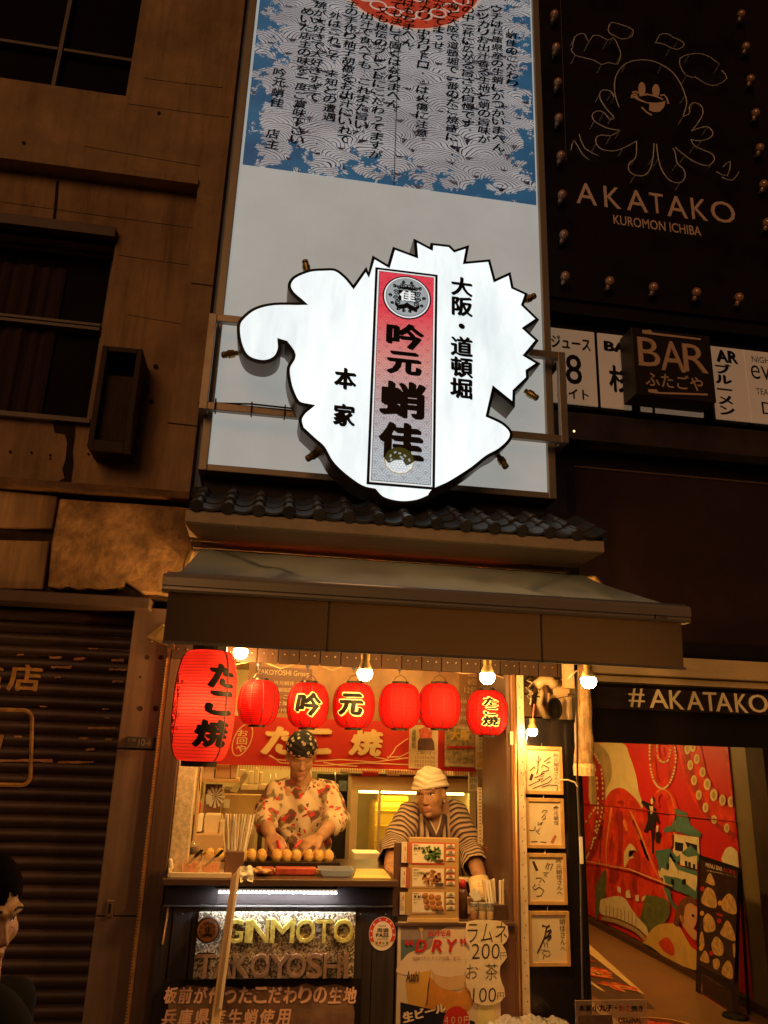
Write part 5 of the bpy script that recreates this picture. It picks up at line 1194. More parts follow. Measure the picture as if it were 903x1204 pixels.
mural([A7([(160, 480), (176, 470), (190, 520), (182, 540)]), A7([(200, 440), (230, 470), (300, 640), (320, 700), (300, 700), (250, 560)])], mor, 'print_highlight', 6)
MT = lambda *a: TUBES.append(a)
TUBES = []
MT(A7([(150, 330), (200, 430), (250, 540), (310, 700), (380, 850), (430, 990)]), 9, mt, 'print_octopus_leg', 6, 3)
MT(A7([(90, 360), (70, 500), (50, 650), (60, 800), (30, 950)]), 9, mt, 'print_octopus_leg', 6, 4)
MT(A7([(205, 420), (262, 540), (322, 700), (392, 850), (432, 960)]), 1.3, mor, 'print_highlight', 7, .5)
MT(A7([(95, 400), (78, 520), (62, 650), (70, 780)]), 1.2, mor, 'print_highlight', 7, .5)
MT(A7([(150, 360), (140, 450), (150, 560), (140, 700), (110, 850)]), 4, mtd, 'print_octopus_shade', 6, 2)
MT(A7([(240, 660), (250, 760), (230, 860), (260, 960)]), 4, mtd, 'print_octopus_shade', 6, 2)
# curled tentacle (top) and long ones, suckers
def mtube(pts, r, mat, name, layer, rr=None):
    pts = smooth(pts, 6); L = len(pts); l, rt = [], []
    for i, p in enumerate(pts):
        a = pts[max(i - 1, 0)]; b = pts[min(i + 1, L - 1)]; dx, dy = b[0] - a[0], b[1] - a[1]; n = math.hypot(dx, dy) or 1
        w = r + ((rr or r) - r) * i / (L - 1); l.append((p[0] - dy / n * w, p[1] + dx / n * w)); rt.append((p[0] + dy / n * w, p[1] - dx / n * w))
    m = MB()
    for i in range(L - 1):
        m.ngon([mcl(PX(u, v, XM - .0015 * layer)) for u, v in (l[i], l[i + 1], rt[i + 1], rt[i])])
    return m.build(name, mat, mu, recalc=False)
for a_ in TUBES: mtube(a_[0], a_[1], a_[2], a_[3], a_[4], a_[5])
mtube(A7([(330, 10), (335, 100), (345, 200), (370, 260), (410, 260), (445, 200), (460, 100), (450, 20)]), 3.6, mt, 'print_tentacle', 4)
mtube(A7([(360, 20), (365, 90), (390, 120), (430, 100), (430, 50), (400, 40), (395, 75), (410, 80)]), 3.2, mt, 'print_tentacle', 5, 1.2)
def suck(path, n, r, layer=7, ry=1.0):
    pts = smooth(path, 8); ps_ = [pts[int(i * (len(pts) - 1) / (n - 1))] for i in range(n)]
    mural([circ(u, v, r, 10, r * ry) for u, v in ps_], mc, 'print_sucker', layer)
    return ps_
suck(A7([(322, 20), (320, 90), (328, 180), (345, 240), (372, 278), (405, 285), (440, 250), (465, 180), (475, 100), (465, 25)]), 34, 1.35)
suck(A7([(362, 30), (368, 100), (395, 130), (430, 118), (442, 60)]), 14, 1.1)
mtube(A7([(545, 0), (570, 120), (610, 260), (680, 400), (760, 460), (850, 560)]), 14, mt, 'print_tentacle', 4, 12)
mtube(A7([(520, 0), (548, 120), (590, 280), (640, 420), (740, 520), (850, 570)]), 2.5, mtd, 'print_tentacle_edge', 5)
sc_ = M('mural_sucker_core', (.45, .25, .08), .5)
for p in ((543, 55, 1), (575, 40, 1), (560, 148, 1), (598, 112, 1), (582, 238, 1), (632, 190, 1), (610, 325, 1), (660, 262, 1.2), (650, 400, 1), (698, 325, 1.25), (750, 355, 1.1), (800, 365, 1.1), (700, 470, .9), (775, 520, .9), (840, 510, .8)):
    u, v = A7([p[:2]])[0]
    if u < 864: mural([circ(u, v, 3.6 * p[2], 12, 6 * p[2])], mc, 'print_sucker', 7); mural([circ(u, v, 1.7 * p[2], 8, 3.6 * p[2])], sc_, 'print_sucker_core', 8)
mtube(A7([(790, 0), (800, 100), (810, 250), (830, 350)]), 6, mt, 'print_tentacle', 4)
mtube(A7([(330, 640), (400, 625), (450, 560), (465, 450), (440, 340), (400, 300), (365, 320), (360, 370), (380, 390)]), 9, mt, 'print_tentacle', 6, 1.5)
mtube(A7([(465, 560), (472, 450), (446, 330), (400, 292), (360, 310)]), .7, mor, 'print_tentacle_edge', 7)
# beaded tentacle at far left
mtube([(686, 880), (703, 905), (706, 950), (700, 990), (690, 1010)], 5, mtd, 'print_tentacle', 6); suck([(690, 880), (700, 905), (703, 950), (697, 990), (688, 1012)], 26, 1.2, 8, 1.5); suck([(695, 880), (707, 905), (708, 950), (700, 985)], 22, 1.1, 8, 1.5); suck([(683, 975), (693, 960), (700, 950)], 7, 1.2, 8, 1.4)
# figure in black suit
mural([A7([(300, 365), (330, 380), (350, 400), (375, 480), (375, 500), (355, 470), (345, 520), (345, 670), (335, 675), (330, 540), (320, 520), (300, 548), (285, 540), (310, 470), (305, 410), (270, 370), (275, 355)])], mbk, 'print_figure', 8)
mural([A7([(325, 355), (335, 335), (345, 350), (342, 375), (330, 380)]), A7([(318, 390), (342, 390), (338, 430), (328, 440)]), A7([(262, 350), (272, 352), (270, 375), (260, 372)]), A7([(360, 505), (372, 505), (370, 545), (360, 545)])], mcr, 'print_figure_skin', 9)
mural([A7([(333, 335), (348, 338), (350, 365), (343, 370), (340, 350)]), A7([(355, 545), (380, 540), (382, 610), (358, 605)])], mbk, 'print_figure', 10)
# castle
mural([A7([(460, 400), (540, 430), (560, 500), (625, 550), (620, 575), (540, 560), (480, 540), (400, 545), (410, 515), (450, 505), (470, 450)])], mgr, 'print_roof', 7)
mural([A7([(460, 555), (610, 575), (615, 680), (460, 690), (455, 600)])], mcr, 'print_castle_wall', 7)
mural([A7([(470, 600), (520, 610), (515, 660), (470, 650)]), A7([(530, 600), (600, 620), (600, 670), (545, 640)]), A7([(455, 560), (465, 560), (462, 640), (455, 640)])], mbk, 'print_castle_window', 8)
mural([A7([(440, 640), (480, 690), (540, 640), (560, 620), (620, 680), (620, 720), (430, 720)]), A8([(440, -5), (490, 90), (600, 120), (600, 150), (480, 120), (425, 10)])], mgr, 'print_roof', 9)
mural([A8([(425, 10), (485, 115), (490, 165), (380, 160), (370, 120), (400, 90)]), A8([(490, 115), (600, 150), (600, 240), (560, 235), (400, 200), (400, 150), (490, 160)]), A8([(500, 10), (545, 40), (600, 30), (600, 110), (500, 85)])], mcr, 'print_castle_wall', 10)
mural([A8([(400, 145), (500, 165), (590, 240), (600, 200), (600, 290), (540, 260), (420, 215)]), A8([(400, 215), (440, 230), (450, 290), (490, 340), (470, 350), (430, 290)]), A8([(350, 0), (440, -10), (440, 10), (430, 120), (390, 100), (380, 130)]) ], mgr, 'print_roof', 11)
mural([A8([(a, b), (a + 14, b + 4), (a + 14, b + 34), (a, b + 30)]) for a, b in ((420, 75), (445, 165), (520, 165), (528, 60), (548, 66), (575, 78), (512, 170), (450, 170))], mbk, 'print_castle_window', 12)
# bridge, trees
mural([A8([(0, 210), (60, 110), (60, 280), (20, 380), (0, 400)]), A8([(300, 260), (420, 290), (440, 360), (400, 440), (310, 500), (260, 430), (270, 380)])], mgn, 'print_trees', 7)
mural([A8([(30, 290), (110, 270), (170, 280), (230, 370), (300, 450), (310, 510), (240, 450), (130, 400), (60, 385), (25, 360)])], mcr, 'print_bridge', 9)
mural([A8([(60 + i * 22, 320 + i * 6), (66 + i * 22, 322 + i * 6), (66 + i * 22, 392 + i * 10), (60 + i * 22, 388 + i * 10)]) for i in range(9)], M('mural_tan', (.38, .26, .12), .5), 'print_bridge_slat', 10)
mural([A8([(40, 390), (130, 408), (240, 460), (300, 520), (290, 535), (230, 480), (120, 430), (40, 410)])], M('mural_tan'), 'print_bridge_rail', 11)
mural([A8([(130, 210), (150, 220), (150, 255), (130, 240)]), A8([(180, 240), (200, 230), (210, 280), (180, 280)]), A8([(235, 265), (255, 260), (258, 300), (238, 300)]), A8([(275, 275), (298, 265), (290, 290), (275, 300)])], mcr, 'print_flag', 10)
# child
hair = M('mural_hair', (.14, .045, .02), .6, var=.4, scale=20); sk_ = M('mural_skin', (.62, .32, .15), .5, var=.08)
mural([A8([(280, 545), (330, 470), (380, 435), (450, 430), (490, 440), (560, 560), (600, 600), (600, 700), (540, 690), (440, 650), (330, 570)])], M('mural_shirt', (.62, .38, .10), .5, var=.22, scale=4), 'print_child_shirt', 10)
mural([A8([(370, 545), (420, 510), (460, 560), (460, 620), (400, 590)])], mt, 'print_child_shade', 11)
mural([A8([(500, 300), (560, 285), (597, 330), (597, 420), (580, 460), (597, 480), (590, 530), (540, 480), (510, 430), (495, 380)])], sk_, 'print_child_face', 12)
mural([A8([(460, 430), (480, 340), (510, 290), (550, 270), (590, 290), (597, 330), (560, 310), (530, 330), (520, 390), (500, 380), (495, 430), (480, 450)])], hair, 'print_child_hair', 13)
mural([A8([(502, 385), (520, 392), (522, 425), (508, 430)]), A8([(568, 372), (585, 378), (582, 395), (566, 388)])], M('mural_skin_dark', (.40, .16, .07), .5), 'print_child_ear', 14)
mural([A8([(570, 376), (584, 382), (580, 392), (570, 387)])], mbk, 'print_child_eye', 15)
mural([A7([(770, 640), (800, 630), (840, 660), (858, 690), (850, 790), (750, 720), (755, 670)])], mcr, 'print_food', 7)
m = MB(); m.tube([PX(u, v, XM - .014) for u, v in ((684, 945), (740, 950), (800, 959), (866, 966))], .004, 4); m.build('banner_crease', M('crease_red', (.42, .03, .02), .4), mu)
MB().tube([PX(u, v, XM - .03) for u, v in ((684, 1012), (740, 1022), (790, 1042))], .005, 5).build('banner_cord', M('cord_tan', (.55, .35, .18), .6), mu)
# A-board menu stand
ab = T('menu_stand', 'black A-frame stand with photo menu of dishes at the passage wall', 'menu stand', (3.35, 5.5, 0))
def AB(u, v, off=0):   # plane of the stand's face: vertical plane through two floor points
    a = PZ(819, 1166, 0); b = PZ(872, 1200, 0); n = Vector((-(b - a).y, (b - a).x, 0)).normalized()
    if n.dot(EYE - a) < 0: n = -n
    d = ray(u, v); t = n.dot(a + n * off - EYE) / n.dot(d); return EYE + d * t
nA = (AB(850, 1100, .01) - AB(850, 1100, 0)).normalized()
def abq(pts, mat, name, off, th=0):
    q = [AB(u, v, off) for u, v in pts]; m = MB()
    m.prism(q, (AB(850, 1100, off + th) - AB(850, 1100, off)).normalized() * th) if th else m.ngon(q)
    return m.build(name, mat, ab, recalc=bool(th))
blkf = M('stand_black', (.016, .012, .011), .35)
abq([(822, 1005), (871, 1021), (868, 1197), (862, 1196), (862, 1166), (825, 1144), (824, 1168), (818, 1166)], blkf, 'frame', 0, .02)
K9 = 1 / 5.378
A9 = lambda pts: [(760 + a * K9, 980 + b * K9) for a, b in pts]
abq(A9([(345, 165), (580, 235), (555, 948), (330, 830)]), M('menu_print', (.045, .025, .018), .3, var=.4, scale=12), 'menu_sheet', .021)
fo = M('food_photo', (.60, .36, .13), .45, var=.45, scale=30)
for q in ([(360, 380), (385, 340), (430, 370), (440, 470), (350, 440)], [(375, 300), (400, 250), (425, 290), (430, 330), (380, 310)], [(480, 420), (520, 380), (560, 420), (565, 510), (480, 480)], [(360, 540), (385, 505), (425, 540), (435, 610), (370, 620)], [(480, 600), (510, 550), (545, 600), (560, 680), (470, 640)], [(410, 700), (440, 650), (485, 700), (480, 770), (425, 760)], [(345, 780), (370, 740), (395, 780), (390, 820), (340, 800)], [(480, 850), (515, 800), (545, 850), (540, 920), (480, 890)], [(340, 640), (350, 620), (362, 650), (365, 720), (335, 700)], [(545, 700), (560, 700), (560, 780), (550, 770)], [(420, 800), (450, 790), (465, 820), (450, 860), (425, 850)]):
    abq(rnd_(A9(q)), fo, 'dish_photo', .023)
for u, v, mt_ in ((355, 350, 'poster_red'), (465, 440, 'floor_yellow'), (352, 505, 'floor_yellow'), (460, 552, 'poster_red'), (410, 757, 'poster_red'), (345, 725, 'floor_yellow')): abq([(760 + (u + 14 * math.cos(a)) * K9, 980 + (v + 16 * math.sin(a)) * K9) for a in [i * PI / 6 for i in range(12)]], MATS[mt_], 'price_dot', .024)
q = [AB(*p, .022) for p in A9([(375, 185), (480, 212), (480, 240), (375, 212)])]; TXq('MENU BAR', q, mcr, ab, nrm=nA, off=.001, bold=.02)
q = [AB(*p, .022) for p in A9([(488, 214), (560, 235), (560, 262), (488, 240)])]; TXq('たこ焼き', q, MATS['poster_red'], ab, nrm=nA, off=.001, bold=.02)
q = [AB(*p, .022) for p in A9([(380, 228), (565, 270), (565, 278), (380, 236)])]; TXq('道頓堀名物いろいろ', q, mcr, ab, nrm=nA, off=.001)
abq(A9([(445, 500), (482, 512), (482, 528), (445, 516)]), MATS['poster_red'], 'ribbon', .024)
MB().tube([AB(870, 1022, -.0), AB(870, 1022, -.0) + Vector((.12, .25, -.93))], .012, 6).build('rear_leg', blkf, ab)
abq([(826, 1146), (861, 1168), (861, 1190), (826, 1166)], M('lower_panel_gloss', (.035, .018, .014), .15), 'lower_panel', .004)
MB().lathe([(.001, 0), (.09, 0), (.08, .02), (.001, .025)], PZ(865, 1197), 16).build('base_foot', blkf, ab)
# ================================================================== INTERIOR OF THE STALL
def lbox(name, label, cat, px, Y, dep, mat, group=None, bevel=.003):
    x0, x1, z0, z1 = BX(*px, Y)
    return tag(MB().box(x0, x1, Y, Y + dep, z0, z1).build(name, mat, bevel=bevel), label, cat, group)
# big menu board behind the lanterns
mbd = T('price_board', 'wide brown price board with pale lettering behind the small lanterns', 'menu board', tuple(P(450, 850, 3.9)))
x0, x1, z0, z1 = BX(290, 592, 776, 862, 3.72)
MB().box(x0, x1, 3.72, 3.74, z0, z1).build('board', M('board_photo', (.36, .17, .07), .4, var=.5, scale=4, dirt=.3, dscale=3, dcol=(.6, .3, .12)), mbd)
xa, xb, za, zb = BX(299, 366, 785, 838, 3.715); MB().box(xa, xb, 3.715, 3.72, za, zb).build('brown_field', M('board_brown', (.17, .05, .03), .4, var=.2), mbd)
xa, xb, za, zb = BX(540, 591, 779, 852, 3.715); MB().box(xa, xb, 3.715, 3.72, za, zb).build('brown_field', M('board_brown2', (.30, .13, .05), .4, var=.3), mbd)
lt = M('board_text', (.70, .50, .28), .5)
TX('TAKOYOSHI Group', (302, 364, 788, 796), 3.714, lt, mbd, bold=.01)
for i, s in enumerate(('吟元蛸佳 本店', '道頓堀店 黒門店', 'たこ焼き', '営業時間', 'お持ち帰り')): TX(s, (322, 360, 801 + i * 8, 806 + i * 8), 3.714, lt, mbd)
for i, s in enumerate(('6個', '8個', '12個')): TX(s, (550 - (4 if i == 2 else 0), 560, 788 + i * 9.6, 796 + i * 9.6), 3.714, lt, mbd)
for i in range(3): TX('piece', (540, 556, 821 + i * 9.6, 829 + i * 9.6), 3.714, lt, mbd)
# red curtain banner
rb_ = T('red_banner', 'red cloth banner with cream takoyaki lettering and white wave lines behind the cooks', 'banner', tuple(P(400, 905, 3.62)))
Yb = 3.62
m = MB(); n = 50; uL, uR = 240, 560; vs = []
zt_, zb_ = P(400, 846, Yb).z, P(400, 903, Yb).z; xL, xR = P(uL, 875, Yb).x, P(uR, 875, Yb).x
for i in range(n + 1):
    for j in range(5): x = xL + (xR - xL) * i / n; vs.append((x, Yb + .004 + .004 * math.sin(x * 22) * (j / 4), zt_ + (zb_ - zt_) * j / 4))
m.add(vs, [(i * 5 + j, i * 5 + 5 + j, i * 5 + 6 + j, i * 5 + 1 + j) for i in range(n) for j in range(4)])
m.build('cloth', M('banner_red', (.60, .030, .018), .75, var=.08, trans=.15), rb_, smooth=True, recalc=False)
crl = M('banner_cream', (.78, .52, .24), .7); Yt = Yb - .003
TX('た', (307, 351, 854, 888), Yt, crl, rb_, bold=.04, shear=.2); TX('こ', (354, 390, 856, 887), Yt, crl, rb_, bold=.05, shear=.1); TX('焼', (410, 450, 857, 889), Yt, crl, rb_, bold=.04, shear=.15)
ell = [(285 + 13 * math.cos(a) * .9 + 3 * math.sin(a), 870 - 18 * math.sin(a) - 5 * math.cos(a)) for a in [i * PI / 12 for i in range(25)]]
strokes([ell], Yt, crl, rb_, .0022, 'oval_outline')
TX('お\n回\nや', (278, 291, 858, 884), Yt, crl, rb_, bold=.02, line=1.0)
strokes([[(316, 888), (325, 893), (360, 896), (400, 893), (440, 896), (480, 891)], [(318, 888), (330, 897), (380, 900), (430, 897), (480, 899)], [(440, 890), (455, 893), (462, 885), (466, 878), (474, 872), (480, 868)], [(380, 896), (400, 900), (420, 901)], [(455, 890), (470, 890), (482, 884)]], Yt, crl, rb_, .0022, 'wave_line')
m = MB()
for i in range(110):
    x = xL + (xR - xL) * (i + .5) / 110; m.box(x - .0022, x + .0022, Yb + .002, Yb + .005, zb_ - .012 - random.random() * .006, zb_)
fr1 = m.build('fringe', M('fringe_orange', (.60, .22, .07), .8), rb_); fr1['kind'] = 'stuff'
# posters pinned at right
def poster(px, Y, label, mat, parts=()):
    x0, x1, z0, z1 = BX(*px, Y); g = T('pinned_poster', label, 'poster', ((x0 + x1) / 2, Y, z0))
    MB().box(x0, x1, Y, Y + .002, z0, z1).build('sheet', mat, g)
    return g
pg = poster((481, 515, 853, 904), 3.58, 'narrow wall calendar with two dark figures in the picture, over the red banner', M('poster_tan', (.62, .44, .25), .5, var=.12, scale=20))
decal([[(491, 872), (497, 860), (503, 860), (510, 872), (511, 882), (491, 882)]], 3.579, M('poster_fig', (.08, .03, .02), .5, var=.5, scale=60), pg, 'print_figures')
decal([[(492, 858), (500, 854), (508, 860), (507, 868), (494, 868)]], 3.578, M('poster_fig2', (.55, .10, .04), .5, var=.4, scale=60), pg, 'print_figures')
TX('道\n頓\n堀', (484, 489, 858, 880), 3.578, ink, pg, line=1.0); TX('12345678\n90123456\n78901234', (487, 511, 889, 902), 3.578, M('poster_brown'), pg)
TX('ごあいさつ', (490, 512, 883, 887), 3.578, ink, pg)
pg = poster((523, 558, 852, 902), 3.57, 'colourful guidebook poster headed with two large yellow-brown characters', M('osaka_poster', (.40, .28, .13), .5, var=.8, scale=45))
TX('大阪', (529, 553, 857, 871), 3.568, M('poster_gold', (.80, .48, .10), .5), pg, bold=.05)
decal([[(524, 853), (557, 855), (557, 858), (524, 856)], [(524, 897), (557, 899), (557, 902), (524, 900)]], 3.569, MATS['poster_tan'], pg, 'print_band')
decal([[(525, 877), (556, 877), (556, 880), (525, 880)]], 3.568, MATS['poster_red'], pg, 'print_band')
pg = poster((559, 592, 852, 905), 3.57, 'pale flyer with small text and food photos at the right end of the banner', M('flyer', (.66, .50, .29), .5, var=.06))
TX('Amazing\nOSAKA', (563, 580, 868, 876), 3.568, ink, pg); TX('道頓堀名物案内', (563, 586, 878, 881), 3.568, M('poster_brown'), pg)
decal([[(560, 884), (571, 884), (571, 892), (560, 892)], [(575, 885), (591, 886), (591, 898), (575, 897)], [(560, 895), (571, 895), (571, 902), (560, 902)]], 3.568, fo, pg, 'food_photo')
# glass drinks cooler
co = T('glass_cooler', 'pale framed glass display case with a yellow container inside, behind the second cook', 'display case', tuple(P(490, 1030, 4.2)))
Yc_ = 3.95
cf = M('cooler_frame', (.62, .50, .30), .45, var=.08)
x0, x1, z0, z1 = BX(411, 560, 914, 1035, Yc_); z0 = .95
zt_ = P(480, 931, Yc_).z; t = .035
m = MB(); m.box(x0, x1, Yc_, Yc_ + .5, zt_, z1).box(x0, x0 + t, Yc_, Yc_ + .03, z0, zt_).box(x1 - t, x1, Yc_, Yc_ + .03, z0, zt_).box(x0 + t, x1 - t, Yc_ + .001, Yc_ + .03, z0, z0 + .06)
m.box(x0, x0 + .01, Yc_ + .03, Yc_ + .5, z0, zt_).box(x1 - .01, x1, Yc_ + .03, Yc_ + .5, z0, zt_).box(x0 + .01, x1 - .01, Yc_ + .47, Yc_ + .5, z0, zt_)
m.build('cabinet', cf, co, bevel=.003)
MB().box(P(444, 975, Yc_).x, P(447, 975, Yc_).x, Yc_ + .002, Yc_ + .02, z0 + .06, zt_).build('door_divider', cf, co)
MB().box(x0 + t, x1 - t, Yc_ + .008, Yc_ + .012, z0 + .06, zt_).build('pane', glassy('cooler_glass', (.7, .68, .4), .10, .04), co)
MB().box(x0 + .012, x1 - .012, Yc_ + .03, Yc_ + .46, z0 + .005, z0 + .02).build('shelf', cf, co)
MB().box(x0 + .015, x0 + .2, Yc_ + .44, Yc_ + .46, z0 + .02, zt_).build('inner_panel', M('olive_panel', (.36, .30, .09), .5, var=.2), co)
MB().box(x0 - .005, x1 + .005, Yc_ - .005, Yc_ + .5, z1, z1 + .012).build('top_plate', M('dark_metal', (.09, .06, .04), .4, .4), co)
MB().box(x0 + .05, x1 - .05, Yc_ + .05, Yc_ + .09, zt_ - .012, zt_ - .001).build('case_lamp', M('case_lamp_lit', (1, .9, .6), .4, emit=26, ecol=(1, .66, .16)), co)
jx0, jx1, jz0, jz1 = BX(441, 486, 936, 1010, Yc_ + .1)
ym = M('yellow_plastic_lit', (.85, .62, .05), .35, var=.12, scale=6, trans=.25)
yj = MB().box(jx0, jx1, Yc_ + .1, Yc_ + .35, z0 + .03, jz1 - .03).build('yellow_container', ym, bevel=.02)
tag(yj, 'translucent yellow container inside the glass case', 'container')
MB().box(jx0 + .02, jx1 - .02, Yc_ + .13, Yc_ + .32, jz1 - .03, jz1).build('lid', ym, yj, bevel=.01)
for i in range(3): MB().tube([(jx0 + .0, Yc_ + .098, jz1 - .07 - i * .07), (jx1, Yc_ + .098, jz1 - .07 - i * .07)], .004, 6).build('rib', ym, yj)
lbox('white_carton', 'white paper carton lying at the foot of the glass case', 'carton', (416, 447, 1003, 1021), 3.75, .12, M('paper'))
lbox('counter', 'dark back counter shelf behind the second cook', 'counter', (414, 600, 1020, 1060), 3.72, .2, M('dark_brown', (.10, .05, .03), .5))
lbox('red_card', 'small red card on top of the glass case', 'card', (426, 445, 906, 913), 3.94, .01, MATS['poster_red'])
lbox('glass_bowls', 'stack of pale bowls on top of the glass case', 'bowls', (452, 485, 905, 913), 4.0, .12, M('pale_bowl', (.66, .55, .36), .3))
lbox('foil_tray', 'pale tray stack on the right end of the glass case', 'trays', (532, 548, 903, 913), 4.0, .12, M('pale_bowl'))
# dark fridge gap behind first cook
lbox('black_fridge', 'black appliance standing behind the first cook', 'appliance', (370, 409, 910, 1030), 4.1, .4, M('fridge_black', (.02, .018, .016), .25))
# left rear: shelves, boxes, caddies
sf = T('wall_shelf', 'wooden wall shelf with pale cartons at the upper left inside the stall', 'shelf', tuple(P(255, 918, 3.7)))
x0, x1, z0, z1 = BX(228, 281, 915.5, 920, 3.62); MB().box(x0, x1, 3.62, 3.85, z0, z1).build('shelf_board', M('shelf_wood', (.50, .29, .12), .6, var=.2), sf, bevel=.002)
MB().box(x0 + .02, x0 + .03, 3.64, 3.85, z0 - .08, z0).build('shelf_bracket', alu, sf)
bxm = M('box_cream', (.66, .52, .33), .65, var=.08); bxm2 = M('box_kraft', (.58, .38, .19), .7, var=.1)
lbox('carton_box', 'cream carton at the left end of the wall shelf', 'box', (231, 252, 898, 915), 3.66, .15, bxm); lbox('carton_box', 'kraft carton beside the cream one on the wall shelf', 'box', (254, 271, 899, 915), 3.66, .14, bxm2)
lbox('carton_box', 'upright pale packet at the right end of the wall shelf', 'box', (272, 279, 897, 915), 3.66, .1, bxm)
sf2 = T('shelf', 'rear shelf carrying pale stacked containers left of the first cook', 'shelf', tuple(P(300, 932, 4.2)))
x0, x1, z0, z1 = BX(262, 320, 929, 934, 4.1); MB().box(x0, x1, 4.1, 4.4, z0, z1).build('shelf_board', M('shelf_dark', (.13, .075, .04), .6), sf2)
for i, (a, b, c, d) in enumerate(((283, 303, 922, 929), (304, 314, 922, 929), (292, 298, 907, 922), (305, 309, 908, 921), (281, 288, 905, 921), (299, 304, 903, 921))):
    lbox('food_container', ('flat pale tray on the rear shelf, left', 'flat pale tray on the rear shelf, right', 'wide translucent tub on the rear shelf', 'slim white bottle on the rear shelf', 'leaning translucent folder on the rear shelf', 'pale tub between the others on the rear shelf')[i], 'container', (a, b, c, d), 4.12, .1, M('pale_bowl') if i % 2 == 0 else bxm)
sp_ = MB().prism([P(u, v, 3.95) for u, v in ((270, 930), (288, 907), (292, 912), (278, 932))], (0, .02, 0)).build('clear_bag', glassy('bag_plastic', (.75, .68, .45), .6, .2)); tag(sp_, 'folded clear plastic bag leaning by the rear shelf', 'bag')
cd_ = T('cabinet', 'beige cabinet door with a dark oval grip left of the first cook', 'cabinet', tuple(P(282, 1030, 4.15)))
x0, x1, z0, z1 = BX(260, 306, 934, 967, 4.05); MB().box(x0, x1, 4.05, 4.4, z0, z1).build('door', M('cabinet_beige', (.46, .30, .12), .5, var=.1), cd_, bevel=.004)
x0b, x1b, z0b, z1b = BX(264, 300, 968, 1006, 4.05); MB().box(x0b, x1b, 4.05, 4.4, z0b - .2, z1b).build('lower_door', M('cabinet_pale', (.55, .42, .22), .5, var=.15, scale=5), cd_, bevel=.004)
cc = P(302, 950, 4.049); MB().ngon([(cc.x + .010 * math.cos(i * PI / 10), cc.y, cc.z + .022 * math.sin(i * PI / 10)) for i in range(20)]).build('grip', M('dark_brown'), cd_, recalc=False)
MB().box(x1 + .002, x1 + .02, 4.05, 4.4, z0b - .2, z1).build('edge', M('dark_metal'), cd_)
lbox('wall_post', 'pale vertical trim left of the cook area', 'trim', (229, 233, 900, 1010), 3.4, .05, bxm2)
fan = T('fan_decoration', 'white paper pinwheel medallion on a brown card, left of the first cook', 'decoration', tuple(P(254, 948, 3.7)))
x0, x1, z0, z1 = BX(240, 260, 922, 962, 3.72); MB().box(x0, x1, 3.72, 3.73, z0, z1).build('card', M('fan_card', (.24, .12, .05), .6), fan)
c = P(253.5, 936.5, 3.71); m = MB()
for k in range(12):
    a = k * PI / 6; m.add([(c.x + .002 * math.cos(a), c.y, c.z + .002 * math.sin(a)), (c.x + .042 * math.cos(a - .15), c.y - .002, c.z + .048 * math.sin(a - .15)), (c.x + .042 * math.cos(a + .15), c.y - .002, c.z + .048 * math.sin(a + .15))], [(0, 1, 2)])
m.build('petals', paper, fan, recalc=False)
MB().prism([P(u, v, 3.715) for u, v in ((242, 935), (248, 928), (250, 945), (242, 946))], (0, .003, 0)).build('white_flap', paper, fan)
lbox('hanging_tools', 'pale hanging tools bundle at the far left wall', 'utensils', (227, 234, 928, 955), 3.5, .03, bxm)
lbox('red_cap_bottle', 'small red-capped bottle by the hanging tools', 'bottle', (233, 236, 943, 957), 3.5, .02, MATS['poster_red'])
for px, Y, d, l, mt_ in (((224, 238, 958, 978), 3.45, .08, 'white paper pack on the left wall holder', paper), ((240, 258, 958, 980), 3.47, .1, 'upright cream tray holder behind the ginger tubs', bxm), ((258, 264, 965, 982), 3.46, .06, 'slim cream pack right of the tray holder', bxm), ((224, 262, 981, 1004), 3.42, .12, 'wide pale container rack behind the ginger tubs', bxm2)):
    lbox('paper_pack', l, 'pack', px, Y, d, mt_)
gl = T('glass_jar', 'small clear jar at the left end of the counter', 'jar', tuple(P(227, 1008, 3.2)))
c = P(227, 1006, 3.2); MB().lathe([(.001, 0), (.020, 0), (.021, .05), (.019, .05), (.018, .003), (.001, .003)], c, 16).build('glass', glassy('clear_glass', (.6, .5, .35), .35, .05), gl, smooth=True); MB().lathe([(.001, .004), (.017, .004), (.017, .03), (.001, .03)], c, 12).build('contents', M('dark_brown'), gl)
# chopstick bundles in holders
def bundle(c, w, h, n, label, boxm, spread=.02, bw=None):
    g = T('chopstick_holder', label, 'chopsticks', tuple(c)); m = MB()
    for i in range(n):
        a = (i / (n - 1) - .5); y = random.uniform(-.02, .02)
        sc = MB().obox(c + Vector((a * (w + spread), y, h * .62)), w / n * .95, .006, h, (random.uniform(-.08, .08), a * .35, random.uniform(-.5, .5))).build('chopstick_sleeve', paper if i % 3 else bxm, g)
    bw = bw or w
    q = MB(); q.box(c.x - bw / 2, c.x + bw / 2, c.y - .03, c.y + .03, c.z, c.z + h * .42); q.build('holder_box', boxm, g, bevel=.002)
c = P(275, 1021, 3.02); c.z = zc_
bundle(c, .065, .175, 12, 'tall fan of paper-sleeved chopsticks in a brown box on the counter', M('holder_brown', (.13, .06, .035), .5))
c = P(588, 1075, 3.02); c.z = zl
bundle(c, .085, .115, 12, 'short fan of paper-sleeved chopsticks in a dark box on the lower counter', M('holder_dark', (.07, .035, .02), .4), .03)
